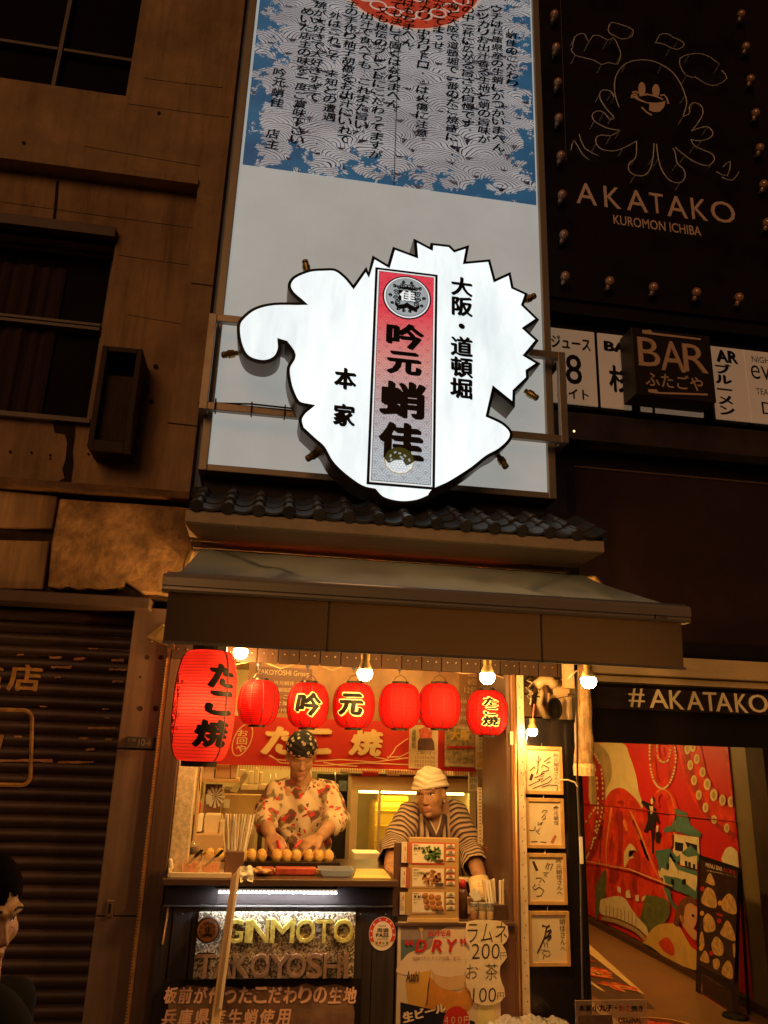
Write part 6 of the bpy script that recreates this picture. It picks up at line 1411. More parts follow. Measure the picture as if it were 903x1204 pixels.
# tray, ginger tubs
tr = T('tray', 'long shallow white tray along the left front edge of the counter', 'tray', tuple(P(230, 1028, 2.93)))
x0, x1 = P(200, 1028, 2.93).x, P(272, 1028, 2.93).x; wt = M('tray_white', (.74, .60, .40), .35)
m = MB(); m.box(x0, x1, 2.91, 3.06, zc_, zc_ + .006).box(x0, x1, 2.905, 2.912, zc_, zc_ + .017).box(x0, x1, 3.06, 3.067, zc_, zc_ + .03).box(x0 - .006, x0, 2.905, 3.067, zc_, zc_ + .028); m.build('tray_body', wt, tr, bevel=.002)
MB().caps((x0 + .0, 2.93, zc_ + .028), (x0 - .004, 2.93, zc_ + .05), .010, .008).build('handle', wt, tr, smooth=True)
gm_ = glassy('tub_plastic', (.85, .6, .35), .28, .1); gin = M('red_ginger', (.75, .12, .03), .5, var=.4, scale=50, bump=.5)
for a, b, l in ((215, 234.5, 'clear tub of red pickled ginger with black tongs, left of the pair'), (236.5, 259, 'clear tub of red pickled ginger with black tongs, right of the pair')):
    g = T('ginger_tub', l, 'food tub', tuple(P((a + b) / 2, 1024, 2.97)), 'tubs of red ginger on the counter tray'); x0, x1 = P(a, 1015, 2.97).x, P(b, 1015, 2.97).x
    zt_ = P(230, 1007, 2.97).z; z0 = zc_ + .007; t = .002; y0, y1 = 2.95, 3.02
    m = MB(); m.box(x0, x1, y0, y0 + t, z0, zt_).box(x0, x1, y1 - t, y1, z0, zt_).box(x0, x0 + t, y0 + t, y1 - t, z0, zt_).box(x1 - t, x1, y0 + t, y1 - t, z0, zt_); m.build('tub', gm_, g)
    m = MB()
    for k in range(90): m.obox((random.uniform(x0 + .006, x1 - .006), random.uniform(y0 + .006, y1 - .006), z0 + .003 + random.random() * .022), .014, .004, .004, (random.random(), random.random() * 2, random.random() * 3))
    m.build('ginger', gin, g)['kind'] = 'stuff'
    MB().tube([(x0 + .012, 2.97, z0 + .02), (x1 - .012, 2.975, zt_ + .005), (x1 + .002, 2.98, zt_ + .020)], .004, 6).build('tongs', ink, g); MB().tube([(x0 + .016, 2.985, z0 + .02), (x1 - .008, 2.99, zt_ + .003), (x1 + .006, 2.995, zt_ + .018)], .003, 6).build('tongs', ink, g)
cl_ = T('crumpled_cloth', 'crumpled white napkin hanging over the counter edge by the leaning board', 'napkin', tuple(P(290, 1028, 2.93))); random.seed(11)
m = MB(); vs = []
for j in range(7):
    for i in range(7): q = P(282 + i * 2.6, 1018 + j * 2.7 + abs(i - 3) * .5, 2.90); vs.append(q + Vector((random.uniform(-.002, .002), random.uniform(-.012, .012) - j * .002, random.uniform(-.003, .003))))
m.add(vs, [(j * 7 + i, j * 7 + i + 1, j * 7 + i + 8, j * 7 + i + 7) for j in range(6) for i in range(6)]); m.build('cloth', paper, cl_, smooth=True, recalc=False)
# hot plate with balls
hp = T('griddle_tray', 'long black griddle tray holding a row of takoyaki', 'griddle', tuple(P(320, 1015, 3.2)))
x0, x1 = P(240, 1010, 3.18).x, P(396, 1012, 3.18).x; iron = M('black_iron', (.03, .02, .016), .4, .5, var=.3)
zg = zc_ + .020
m = MB(); m.box(x0, x1, 3.12, 3.26, zc_, zg).box(x0 - .005, x1 + .005, 3.112, 3.119, zc_, zg + .006).box(x0 - .005, x1 + .005, 3.261, 3.268, zc_, zg + .008); m.build('tray', iron, hp, bevel=.002)
MB().box(x0 + .1, x1 + .03, 3.0, 3.08, zc_, zc_ + .010).build('front_board', M('front_board_wood', (.60, .38, .18), .5, var=.2, st=(.5, 5, 1)), hp, bevel=.002)
tk_ = M('takoyaki', (.88, .50, .13), .5, var=.3, scale=55, bump=.8, dirt=.6, dscale=45, dcol=(.38, .12, .02)); proto = None
for i, u in enumerate((246, 258, 272, 285, 295.5, 307.5, 325, 336.6, 348, 363, 375, 386)):
    c = P(u, 1007, 3.17); c.z = zg + .020
    if proto is None:
        mm = MB().ell((0, 0, 0), (.0195, .0195, .0235), 18, 12); 
        for p in mm.v: p *= 1 + .09 * math.sin(p.x * 400 + p.z * 300) * math.cos(p.y * 350) + random.uniform(-.02, .02)
        mm.v = [p + c for p in mm.v]
        proto = mm.build('takoyaki_ball', tk_, smooth=True); tag(proto, 'round golden takoyaki ball standing in the row on the black tray', 'takoyaki', 'takoyaki balls in a row on the griddle tray'); pc0 = proto.location.copy(); c00 = c
    else:
        o = proto.copy(); COL.objects.link(o); o.location = pc0 + (c - c00); o.rotation_euler = (0, 0, i * 1.3)
lbox('meat_pack', 'low red-brown packs lying behind the counter edge', 'food pack', (301, 322, 1021, 1029), 2.97, .05, M('meat_brown', (.30, .06, .03), .4, var=.4, scale=40))
lbox('meat_pack', 'flat red packs right of the napkin on the counter', 'food pack', (324, 372, 1021, 1029), 2.975, .05, M('meat_red', (.36, .05, .03), .4, var=.5, scale=30))
c = P(306, 1022, 2.96); rp_ = MB()
for k in range(14): rp_.ell((c.x + random.uniform(-.03, .03), 2.955 + random.uniform(-.01, .02), zc_ + .012 + random.random() * .012), (.012, .008, .006), 8, 6)
tag(rp_.build('wrapped_snacks', M('wrap_tan', (.55, .30, .13), .4, var=.3), smooth=True), 'small heap of wrapped pieces beside the napkin on the counter', 'snacks')
bt_ = T('blue_tray', 'empty blue-grey plastic dish near the right end of the counter', 'dish', tuple(P(395, 1030, 2.97)))
x0, x1 = P(376, 1025, 2.98).x, P(415, 1025, 2.98).x; bl = M('blue_grey_plastic', (.20, .24, .33), .3)
MB().prism([(x0 + .008, 2.95, zc_ + .001), (x1 - .016, 2.95, zc_ + .001), (x1 + .002, 2.95, zc_ + .024), (x0 - .006, 2.95, zc_ + .024)], (0, .09, 0)).build('dish_body', bl, bt_, bevel=.002)
MB().box(x0 + .0, x1 - .006, 2.956, 3.034, zc_ + .0245, zc_ + .0255).build('dish_inside', M('blue_inside', (.13, .16, .24), .4), bt_)
yp = T('order_sheet', 'yellow laminated sheet lying on the right end of the counter', 'sheet', tuple(P(440, 1030, 2.98)))
MB().prism([(P(415, 1030, 2.93).x, 2.92, zc_ + .001), (P(459, 1030, 2.93).x, 2.92, zc_ + .001), (P(452, 1024, 3.1).x, 3.12, zc_ + .002), (P(420, 1024, 3.1).x, 3.12, zc_ + .002)], (0, 0, .003)).build('sheet', M('sheet_yellow', (.78, .55, .14), .4), yp)
# menu board on lower counter
mn = T('menu_board', 'tan wooden menu board with three dish photo cards and price slips', 'menu board', tuple(P(505, 1080, 2.95)))
tan = M('menu_tan', (.42, .26, .10), .5, var=.08)
Ym = 2.935; K10 = 1 / 5.643
A10 = lambda u, v: (460 + u * K10, 970 + v * K10)
q = [P(*A10(*p), Ym) for p in ((115, 82), (450, 88), (448, 622), (112, 612))]; xm0 = q[3].x; xm1 = q[2].x; zm1 = (q[0].z + q[1].z) / 2
MB().box(xm0 - .002, xm1, Ym, Ym + .015, zl + .001, zm1).build('board', tan, mn, bevel=.002)
MB().box(xm0 - .002, xm1, Ym - .003, Ym, zl + .001, zl + .015).build('ledge', M('ledge_tan', (.60, .38, .14), .5), mn, bevel=.001)
slip = M('slip_paper', (.74, .62, .44), .5); redc = MATS['poster_red']; green = M('leek_green', (.10, .20, .03), .5, var=.6, scale=90); dish = M('dish_brown', (.42, .18, .06), .4, var=.5, scale=60)
def mrect(box, mat, name, off, par=mn):
    u0, v0 = A10(box[0], box[2]); u1, v1 = A10(box[1], box[3]); x0, x1, z0, z1 = BX(u0, u1, v0, v1, Ym)
    return MB().box(x0, x1, Ym - off, Ym - off + .0008, z0, z1).build(name, mat, par)
def mt_(s, box, mat=ink, par=mn, **k):
    u0, v0 = A10(box[0], box[2]); u1, v1 = A10(box[1], box[3]); return TX(s, (u0, u1, v0, v1), Ym - .003, mat, par, **k)
rows_ = [(116, 262, 'ねぎだこ', 'NEGI TAKO', green), (280, 418, 'ソースマヨネーズ', 'MAYONNAISE', dish), (438, 590, 'すだこ', 'PLAIN', M('ball_brown', (.38, .15, .04), .4, var=.5, scale=70))]
for i, (a, b, jp, en, fm_) in enumerate(rows_):
    sh_ = 0
    c1 = mrect((135, 352, a, b), redc if i == 0 else M('card_band', (.50, .26, .12), .5), 'dish_card', .0012); mrect((139, 348, a + 8, b - 10), slip, 'card_face', .002)
    mt_('蛸佳の', (148, 185, a + 12, a + 20), bold=.02); mt_(jp, (148, 148 + 24 * len(jp) if len(jp) < 5 else 240, a + 28, a + 46), bold=.05); mt_(en, (148, 190, a + 52, a + 60)); mt_('500円', (148, 172, a + 72, a + 82))
    # piled dish, raised
    cx, cy = 272, a + 72; g = MB(); random.seed(20 + i)
    for k in range(60):
        r_2 = math.sqrt(random.random()); an = random.random() * 2 * PI; u, v = A10(cx + 62 * r_2 * math.cos(an), cy + 48 * r_2 * math.sin(an)); p = P(u, v, Ym - .0035)
        g.obox(p, .009, .001, .006, (0, random.random() * 3, 0)) if i < 2 else None
    if i == 2:
        for k in range(9): u, v = A10(cx - 45 + (k % 3) * 42 + (k // 3) * 6, cy - 38 + (k // 3) * 36 + (k % 3) * 6 - 3); g.ell(P(u, v, Ym - .003), (.018 * .62, .003, .018 * .6), 10, 6)
    g.build('dish_photo', fm_, mn)
    mrect((290, 345, b - 35, b - 18), M('tag_dark', (.09, .045, .03), .5), 'price_tag', .005)
    mrect((352, 360, a, b), M('divider', (.36, .18, .06), .5), 'divider', .0012)
    for k in range(3):
        y = a + 4 + k * (44 if i == 0 else 42) + (4 if i == 2 else 0); bb_ = mrect((362, 424, y, y + 34), redc if i < 2 else M('slip_brown', (.45, .22, .10), .5), 'price_slip', .0015); mrect((364, 420, y + (6 if i < 2 else 1), y + 31), slip, 'slip_face', .0024)
        mt_(('6個', '8個', '12個')[k], (380, 404, y + 8, y + 15), bold=.03); mt_(('500円', '650円', '900円')[k], (372, 412, y + 19, y + 27), bold=.03)
    ox = -6 * i
    mrect((68 + ox, 102 + ox, a - 5 + i * 6, b - 14 + i * 8), slip, 'side_slip', .004); mt_('\n'.join('おすすめ当店名物')[:13], (74 + ox, 80 + ox, a + 4, b - 24), line=1.0, off=.004); mt_('\n'.join('一番人気'), (86 + ox, 95 + ox, a + 4, b - 24), redc, line=1.0, bold=.03, off=.004)
    mrect((105 + ox, 128 + ox * .5, a - 5 + i * 6, b - 10 + i * 8), M('side_strip', (.40, .10, .05), .5) if i < 2 else tan, 'side_strip', .003)
MB().box(xm0 - .055, xm0, Ym + .004, Ym + .010, zl + .02, zm1 - .02).build('side_panel', M('side_dark', (.09, .04, .025), .5), mn)
# sauces, cups, napkins on the lower counter
sb = T('sauce_bottle', 'red-capped brown sauce bottle beside the menu board', 'bottle', tuple(P(543, 1078, 3.0)))
c = P(544, 1078, 3.02); c.z = zl; MB().lathe([(.001, 0), (.018, 0), (.018, .085), (.012, .098), (.001, .098)], c, 14).build('bottle', M('sauce_brown', (.10, .04, .025), .3), sb, smooth=True); MB().lathe([(.001, .098), (.013, .098), (.012, .118), (.006, .128), (.001, .128)], c, 12).build('cap', redc, sb, smooth=True)
lbox('napkin_pack', 'small pink-tan napkin pack behind the condiment jars', 'pack', (549, 557, 1056, 1075), 3.05, .03, M('tan_pack', (.55, .30, .18), .5))
nf = MB().prism([P(u, v, 3.03) for u, v in ((552, 1052), (557, 1043), (560, 1050), (563, 1046), (566, 1058), (558, 1060))], (0, .01, 0)).build('folded_napkin', paper); tag(nf, 'folded white napkin standing above the condiment jars', 'napkin')
for u, lab, cm in ((557, 'clear condiment jar with brown contents, leftmost jar on the lower counter', (.35, .13, .04)), (567, 'clear condiment jar with pale contents, middle jar', (.60, .40, .2)), (576, 'small jar beside the chopstick holder', (.5, .25, .1))):
    c = P(u, 1076, 2.99); c.z = zl; g = T('condiment_jar', lab, 'jar', tuple(c), 'condiment jars on the lower counter')
    MB().lathe([(.001, 0), (.014, 0), (.015, .045), (.001, .045)], c, 14).build('glass', glassy('clear_glass'), g, smooth=True); MB().lathe([(.001, .002), (.0125, .002), (.0125, .026), (.001, .026)], c, 12).build('contents', M('cont' + str(u)[:1] + 'abc'[int(u) % 3], cm, .5), g); MB().lathe([(.001, .045), (.0155, .045), (.0155, .055), (.001, .055)], c, 12).build('lid', alu, g)
m = MB()
for k in range(4): m.lathe([(.014, 0), (.019, .032), (.0205, .032), (.0205, .034), (.001, .034)], P(583, 1050, 3.16) + Vector((0, 0, k * .006 - .03)), 14)
tag(m.build('paper_cups', bxm, smooth=False), 'nested stack of cream paper cups behind the short chopsticks', 'cups')
lbox('steel_rail', 'pale rail strip running behind the lower counter', 'rail', (540, 555, 1033, 1037), 3.25, .05, bxm)
lbox('dark_box', 'dark box below the rail behind the lower counter', 'box', (540, 596, 1038, 1068), 3.33, .05, M('dark_brown'))
# hanging clutter at right
hg = T('wall_clutter', 'hooks with hanging black cords and pale cards at the right inside wall', 'hanging tools', tuple(P(585, 990, 3.35)))
for q in ([(571, 920), (575, 930), (580, 945), (582, 960), (586, 985)], [(590, 915), (586, 930), (584, 950), (585, 972)], [(583, 948), (592, 968), (587, 985)], [(578, 935), (590, 950), (589, 962)], [(594, 950), (596, 1010), (594, 1030)]): MB().tube([P(u, v, 3.30) for u, v in q], .0028, 6).build('cord', ink, hg)
for (a, b, c_, d), mt2 in (((588, 593, 906, 920), ink), ((594, 598, 949, 955), ink), ((591, 597, 1001, 1011), ink), ((580, 590, 925, 934), blk), ((583, 592, 936, 950), blk), ((588, 598, 907, 918), paper), ((580, 586, 903, 912), bxm2), ((590, 596, 960, 975), bxm)):
    x0, x1, z0, z1 = BX(a, b, c_, d, 3.31); MB().box(x0, x1, 3.31, 3.325, z0, z1).build('hung_item', mt2, hg, bevel=.002)
x0, x1, z0, z1 = BX(562, 567, 926, 1005, 3.34); mr2 = MB().box(x0, x1, 3.34, 3.355, z0, z1).build('measuring_rail', M('rail_cream', (.68, .52, .30), .5)); tag(mr2, 'perforated pale vertical rail beside the hanging tools', 'rail')
m = MB()
for k in range(22): m.box(x0 + .006, x0 + .012, 3.337, 3.34, z0 + .01 + k * .0135, z0 + .014 + k * .0135)
m.build('rail_hole', M('dark_brown'), mr2)['kind'] = 'stuff'
lbox('hanging_card', 'white clipboard card hanging below the basket', 'card', (582, 596, 1010, 1031), 3.30, .008, paper)
wb = T('plastic_bag', 'white crinkled plastic bag hanging beside the basket', 'bag', tuple(P(577, 1040, 3.33))); random.seed(9)
m = MB(); vs = []
for j in range(12):
    for i in range(9): w = 3 + 8 * math.sin(min(1, j / 4 + .2) * PI / 2) * (1 if j < 9 else .8); vs.append(P(577 + (i / 8 - .5) * 2 * w + (j - 4) * .0, 962 + j * 4.8, 3.34) + Vector((0, random.uniform(-.01, .01) - .02 * math.sin(PI * i / 8), 0)))
m.add(vs, [(j * 9 + i, j * 9 + i + 1, j * 9 + i + 10, j * 9 + i + 9) for j in range(11) for i in range(8)]); m.build('bag', M('bag_white', (.75, .64, .46), .35, trans=.3), wb, recalc=False)
bk_ = T('wicker_basket', 'small reddish-brown woven basket hanging from a cord', 'basket', tuple(P(583, 1012, 3.28)))
wic = M('wicker', (.26, .09, .04), .6, var=.4, scale=60); cb_ = P(583, 1003, 3.27)
for k in range(9):
    w = .050 - .0018 * k; z = cb_.z + .022 - k * .0055; MB().tube([(cb_.x - w, cb_.y - .03, z), (cb_.x + w, cb_.y - .03, z), (cb_.x + w, cb_.y + .03, z), (cb_.x - w, cb_.y + .03, z)], .0026 if k else .004, 5, closed=True).build('weave_row', wic, bk_)
m = MB()
for k in range(9): x = -.046 + k * .0115; m.tube([(cb_.x + x, cb_.y - .032, cb_.z + .022), (cb_.x + x * .75, cb_.y - .030, cb_.z - .024)], .002, 4)
m.box(cb_.x - .034, cb_.x + .034, cb_.y - .026, cb_.y + .026, cb_.z - .026, cb_.z - .022); m.build('weave_stake', wic, bk_)
# things above the black panel: ducts, wiring, horn
du = T('duct_pipes', 'tangled pale pipes and ducting above the signature cards', 'ducting', tuple(P(640, 845, 3.1)))
dm_ = M('duct_cream', (.62, .42, .22), .5, var=.15, dirt=.3)
x0, x1, z0, z1 = BX(614, 676, 790, 843, 3.12); MB().box(x0, x1, 3.12, 3.14, z0, z1).build('backing', M('backing_tan', (.40, .22, .10), .7, var=.2, dirt=.4), du)
MB().tube([P(u, v, 3.05) for u, v in ((632, 803), (636, 815), (634, 828), (640, 840), (647, 853))], .013, 10).build('pipe', dm_, du, smooth=True)
MB().tube([P(u, v, 3.0) for u, v in ((630, 806), (638, 800), (646, 800), (652, 806))], .020, 12).build('elbow', dm_, du, smooth=True)
MB().tube([P(u, v, 3.04) for u, v in ((645, 815), (645, 843))], .004, 6).build('thin_rod', dm_, du)
c = P(655, 833, 3.0); Rq_ = Vector((-.55, -1, -.1)).normalized().to_track_quat('Z', 'Y').to_matrix()
MB().lathe([(.001, 0), (.036, 0), (.05, .05), (.052, .085), (.047, .085), (.042, .05), (.001, .02)], c, 22, Rq_, sc=(.55, .85)).build('horn', M('horn_dark', (.012, .009, .008), 1, spec=.01), du, smooth=True)
x0, x1, z0, z1 = BX(660, 672, 820, 849, 3.06); MB().box(x0, x1, 3.0, 3.1, z0, z1).build('motor_box', dm_, du, bevel=.008)
for k, q in enumerate(([(649, 800), (668, 797), (670, 815), (652, 818)], [(650, 803), (663, 808), (670, 818), (655, 820)])): MB().prism([P(u, v, 3.02 + k * .02) for u, v in q], (0, .01, 0)).build('folded_card', bxm2, du)
random.seed(4); 
for k in range(9): a = (620 + random.random() * 12, 795 + random.random() * 20); MB().tube([P(a[0] + random.uniform(-6, 6) , a[1] + j * 4 + random.uniform(-3, 3), 3.02) for j in range(5)], .0028, 5).build('tangled_wire', (ink, bxm, brass)[k % 3], du)
# rolled blind
ro = T('rolled_blind', 'rolled printed cream blind hanging on the stall corner, tied at the bottom', 'blind', tuple(P(686, 915, 2.9)))
rm = M('blind_print', (.30, .19, .08), .7, var=.5, st=(9, 9, 1.2), scale=9, bump=.5, dirt=.95, dscale=38, dcol=(.14, .03, .012))
a, b = P(686, 782, 2.86), P(687, 912, 2.86)
pts = [a + (b - a) * (i / 18) + Vector((.0025 * math.sin(i * 1.1), 0, 0)) for i in range(19)]
MB().tube(pts, [.024 + .0008 * i - .006 * (i > 16) for i in range(19)], 16).build('roll', rm, ro, smooth=True)
MB().tube([b + Vector((.0, 0, .045)), b + Vector((0, 0, .03)), b + Vector((0, 0, .0))], [.036, .040, .038], 14).build('gathered_hem', M('gather', (.62, .45, .2), .7, var=.3, scale=90, bump=.8), ro)
MB().tube([P(678, 790, 2.84), P(679, 920, 2.84)], .0035, 6).build('cord', ink, ro)
MB().tube([P(u, v, 2.88) for u, v in ((657, 917), (668, 917), (676, 920), (679, 925))], .0028, 6).build('tie_string', M('string_white', (.75, .6, .42), .6), ro)
MB().box(P(664, 790, 2.9).x, P(675, 790, 2.9).x, 2.9, 2.93, 1.9, 2.02).build('support_board', bxm2, ro)
# thin string by the top signature
tag(MB().tube([P(u, v, 2.95) for u, v in ((620, 862), (616, 885), (618, 905), (612, 912), (618, 920), (617, 940))], .002, 5).build('string', M('string_white'), smooth=True), 'pale string looping down past the signature cards', 'string')

# small things crowding the back wall, the case top and the right post
for i, (a, b, c_, d, Y, lab, mt2) in enumerate(((455, 470, 906, 912, 3.93, 'white label strip taped to the glass case top', paper), (489, 503, 906, 913, 3.96, 'brown carton end on the glass case', bxm2), (551, 562, 906, 930, 3.9, 'pale paper notice between the case and the post', paper),
    (568, 577, 908, 921, 3.5, 'small kraft notice pinned by the black cords', bxm2), (600, 604, 860, 876, 2.953, 'tiny cream sticker high on the dark jamb board', paper), (569, 574, 972, 990, 3.5, 'narrow cream leaflet behind the hanging bag', bxm), (231, 243, 874, 890, 3.9, 'cream sheet behind the big lantern edge', paper),
    (312, 322, 934, 942, 4.04, 'green-labelled packet against the beige cabinet', M('label_green', (.16, .24, .08), .5)), (263, 270, 940, 950, 4.04, 'small white sticker on the beige cabinet door', paper), (286, 298, 972, 981, 4.04, 'printed label on the lower cabinet door', bxm), (398, 408, 918, 930, 4.09, 'blue-grey wave patterned card on the black appliance', M('wave_card', (.10, .14, .18), .5, var=.8, scale=60)))):
    o = lbox('notice', lab, 'notice', (a, b, c_, d), Y, .004, mt2, bevel=0)
    if i in (2, 3, 5, 9): x0, x1, z0, z1 = BX(a + 1, b - 1, c_ + 2, d - 2, Y - .001); TXq('本日の\nおすすめ\n品切れ', [(x0, Y - .001, z1), (x1, Y - .001, z1), (x1, Y - .001, z0), (x0, Y - .001, z0)], ink, o)
for k, (u, l, hgt, lab) in enumerate(((318, 910, 20, 'steel ladle hanging left of the bowed cook'), (324, 909, 16, 'short whisk hanging beside the ladle'), (394, 908, 14, 'small strainer hanging right of the bowed cook'))):
    m = MB(); m.tube([P(u, l, 4.0), P(u + .5, l + hgt, 4.0)], .003, 6); q = P(u + .5, l + hgt + 3, 4.0); m.ell(q, (.018, .012, .016), 10, 7); tag(m.build('ladle', alu, smooth=True), lab, 'utensil')

# ================================================================== LIT BULBS
gw = M('bulb_lit', (1, .8, .5), .3, emit=60, ecol=(1, .72, .34)); bcap = M('bulb_base', (.72, .50, .22), .4, .1)
blist = [(283, 767, 2.88, 11, 'lit bulb right beside the big lantern at the left'), (429, 792, 2.60, 16, 'lit bulb hanging between the second and third small lanterns'), (573, 796, 2.60, 16, 'lit bulb hanging above the rightmost small lantern'), (692, 801, 2.50, 10, 'lit bulb at the stall corner beside the fascia lettering')]
def bulb(u, v, Y, w, label, r=.0265, pw=None):
    c = P(u, v, Y); g = T('light_bulb', label, 'light bulb', tuple(c + Vector((0, 0, r * 3))), 'lit warm bulbs along the stall')
    gl_ = MB().lathe([(.001, -r * .92), (r * .5, -r * .84), (r * .83, -r * .55), (r, -r * .05), (r * .97, r * .28), (r * .9, r * .45)], c, 20).build('globe', gw, g, smooth=True)
    MB().lathe([(r * .9, r * .45), (r * .74, r * 1.0), (r * .52, r * 1.45), (r * .5, r * 1.6)], c, 18).build('heat_sink', bcap, g, smooth=True)
    MB().lathe([(r * .55, r * 1.6), (r * .58, r * 2.4), (r * .4, r * 2.5)], c, 14).build('socket', M('socket_brass', (.5, .33, .10), .4, .5), g)
    L = bpy.data.lights.new('bulb_light', 'POINT'); L.energy = w * .9; L.color = (1, .50, .12); L.shadow_soft_size = .03
    lo = bpy.data.objects.new('bulb_light', L); COL.objects.link(lo); lo.parent = g; lo.location = Vector(c) - Vector(g['_o']) - Vector((0, .0, r + .035))
    return g
for b in blist: bulb(*b)
sbg = bulb(626, 860, 2.92, 1.0, 'small lit bulb hanging on a pink cord above the signature cards', .0195)
bc_ = MB().tube([P(628, 828, 2.93), P(627, 838, 2.92), P(626, 848, 2.92)], .003, 5).build('bulb_cord', M('pink_cord', (.6, .2, .12), .5), sbg)
tag(MB().tube([P(u, v, 2.9) for u, v in ((668, 798), (676, 790), (684, 787), (690, 786))], .004, 6).build('bulb_cable', M('string_white'), smooth=True), 'white cable running to the corner bulb', 'cable')
# ceiling lamp inside the stall and in the passage (the rooms are lit by them)
def tubelamp(x, y, z, ln, w, label, col, ax_='X'):
    g = T('ceiling_lamp', label, 'ceiling lamp', (x, y, z))
    d = (ln / 2, .03) if ax_ == 'X' else (.03, ln / 2)
    MB().box(x - d[0], x + d[0], y - d[1], y + d[1], z - .012, z).build('lamp_body', alu, g)
    MB().box(x - d[0] * .95, x + d[0] * .95, y - d[1] * .8, y + d[1] * .8, z - .03, z - .013).build('diffuser', M('diff' + name_i(), (1, .9, .7), .4, emit=w, ecol=col), g)
_n = [0]
def name_i(): _n[0] += 1; return 'abcdefgh'[_n[0]]
tubelamp(.42, 3.95, 2.055, .9, 85.0, 'strip lamp on the stall ceiling over the cooks', (1, .60, .14))
tubelamp(.42, 3.42, 2.055, .9, 30.0, 'front strip lamp on the stall ceiling over the griddle', (1, .60, .14))
tubelamp(2.5, 6.9, 2.015, 3.0, 75, 'strip lamp on the passage ceiling facing the mural', (1, .54, .13), 'Y')
tubelamp(2.6, 4.3, 2.015, .9, 40, 'short strip lamp on the passage ceiling near the entrance', (1, .54, .13), 'Y')

# ================================================================== LANTERNS
def lantern(c, R_, H, capr, label, paper_m, ribs, power, expo, texts=(), seams=8, name='paper_lantern', grp=None, cat='lantern'):
    g = T(name, label, cat, tuple(c - Vector((0, 0, H / 2))), grp)
    zc = H / 2; rbk = 2.2 if ribs > 30 else 1.6
    def rad(z):
        t = min(1, abs(z) / zc); q = (1 - t ** expo) ** (1 / expo) if t < 1 else 0
        return capr + (R_ - capr) * q
    N_ = ribs * 4; prof = []
    for i in range(N_ + 1):
        z = -zc + H * i / N_; prof.append((rad(z) * (1 + .010 * (abs(math.sin(PI * ribs * i / N_)) - .6) * rbk), z))
    seg = 48; vs = []; 
    for r, z in prof:
        for k in range(seg): vs.append(c + Vector((r * math.cos(2 * PI * k / seg), r * math.sin(2 * PI * k / seg), z)))
    m = MB(); m.add(vs, [(i * seg + k, i * seg + (k + 1) % seg, (i + 1) * seg + (k + 1) % seg, (i + 1) * seg + k) for i in range(len(prof) - 1) for k in range(seg)])
    m.build('paper_shade', paper_m, g, smooth=True)
    for s in (-1, 1):
        k = capr + .002; MB().lathe([(k * .8, s * (zc - .004)), (k, s * (zc - .003)), (k, s * (zc + H * .045)), (k * .8, s * (zc + H * .045))], c, 24).build('end_ring', M('ring_black', (.014, .012, .011), .35), g)
    def surf(th, z, off=0): r = rad(z) * 1.003 + off; return c + Vector((r * math.sin(th), -r * math.cos(th), z))
    view = math.atan2(-(EYE.x - c.x), 0) if False else math.atan2((EYE.x - c.x), (c.y - EYE.y))
    m = MB()
    for k in range(seams):
        th = view + (k + .35) * 2 * PI / seams; m.tube([surf(th, -zc * .985 + H * .985 * i / 20, .0004) for i in range(21)], .0017 if seams > 3 else .003, 4)
    m.build('seam', M('lantern_seam', (.12, .008, .008), .6), g)
    for s, th0, th1, z1, z0, kw in texts:
        for mat, off, bold in kw['layers']:
            grow = kw.get('g', 0) if mat is not ink and bold > kw['layers'][-1][2] else 0
            def mf(a, b, th0=th0 - grow, th1=th1 + grow, z0=z0 - grow * R_, z1=z1 + grow * R_):
                th = view + th0 + (th1 - th0) * a; z = z1 + (z0 - z1) * b; p = surf(th, z); return (p, Vector((math.sin(th), -math.cos(th), 0)))
            TXq(s, None, mat, g, mapf=mf, off=off, bold=bold, line=kw.get('line', 1.0), shear=kw.get('shear', .12), name='lettering')
    m = MB()
    for i in range(1, ribs):
        z = -zc * .985 + H * .985 * i / ribs; m.tube([surf(2 * PI * k / 40, z, .0002) for k in range(40)], .0007 if ribs < 30 else .0011, 3, closed=True)
    m.build('bamboo_rib', M('rib_red' + str(ribs), (.45, .02, .015) if ribs < 30 else (.60, .06, .04), .7), g)['kind'] = 'stuff'
    w = MB(); top = c + Vector((0, 0, zc + H * .045))
    w.tube([top + Vector((-capr * .9, 0, 0)), top + Vector((-capr * .6, 0, H * .10)), top + Vector((0, 0, H * .15)), top + Vector((capr * .6, 0, H * .10)), top + Vector((capr * .9, 0, 0))], .0016, 5)
    w.build('wire_handle', M('wire_dark', (.08, .05, .03), .4, .6), g)
    L = bpy.data.lights.new('lantern_light', 'POINT'); L.energy = power; L.color = (1, .62, .30); L.shadow_soft_size = .02
    lo = bpy.data.objects.new('lantern_light', L); COL.objects.link(lo); lo.parent = g; lo.location = Vector(c) - Vector(g['_o']) + Vector((0, -R_ * .35, 0))
    return g, surf, view
bigp = M('lantern_paper_big', (.92, .085, .055), .6, var=.04, trans=.7, emit=.12, ecol=(1, .045, .03))
smp = M('lantern_paper', (.88, .012, .012), .6, var=.10, scale=6, st=(1, 1, 14), bump=.6, trans=.7, emit=.05, ecol=(1, .006, .006))
lyel = M('lantern_outline', (.95, .72, .22), .5, emit=.75, ecol=(1, .72, .22)); lout = M('lantern_outline_red', (.35, .02, .015), .5)
Yl = 2.74; tp_, bt_2 = P(243, 763, Yl), P(236, 895, Yl); c = P(240.5, 829, Yl); H = tp_.z - bt_2.z; R_ = (P(277.5, 829, Yl).x - P(204, 829, Yl).x) / 2
bgc = M('pink_outline', (.75, .10, .07), .5, emit=.3, ecol=(1, .05, .03))
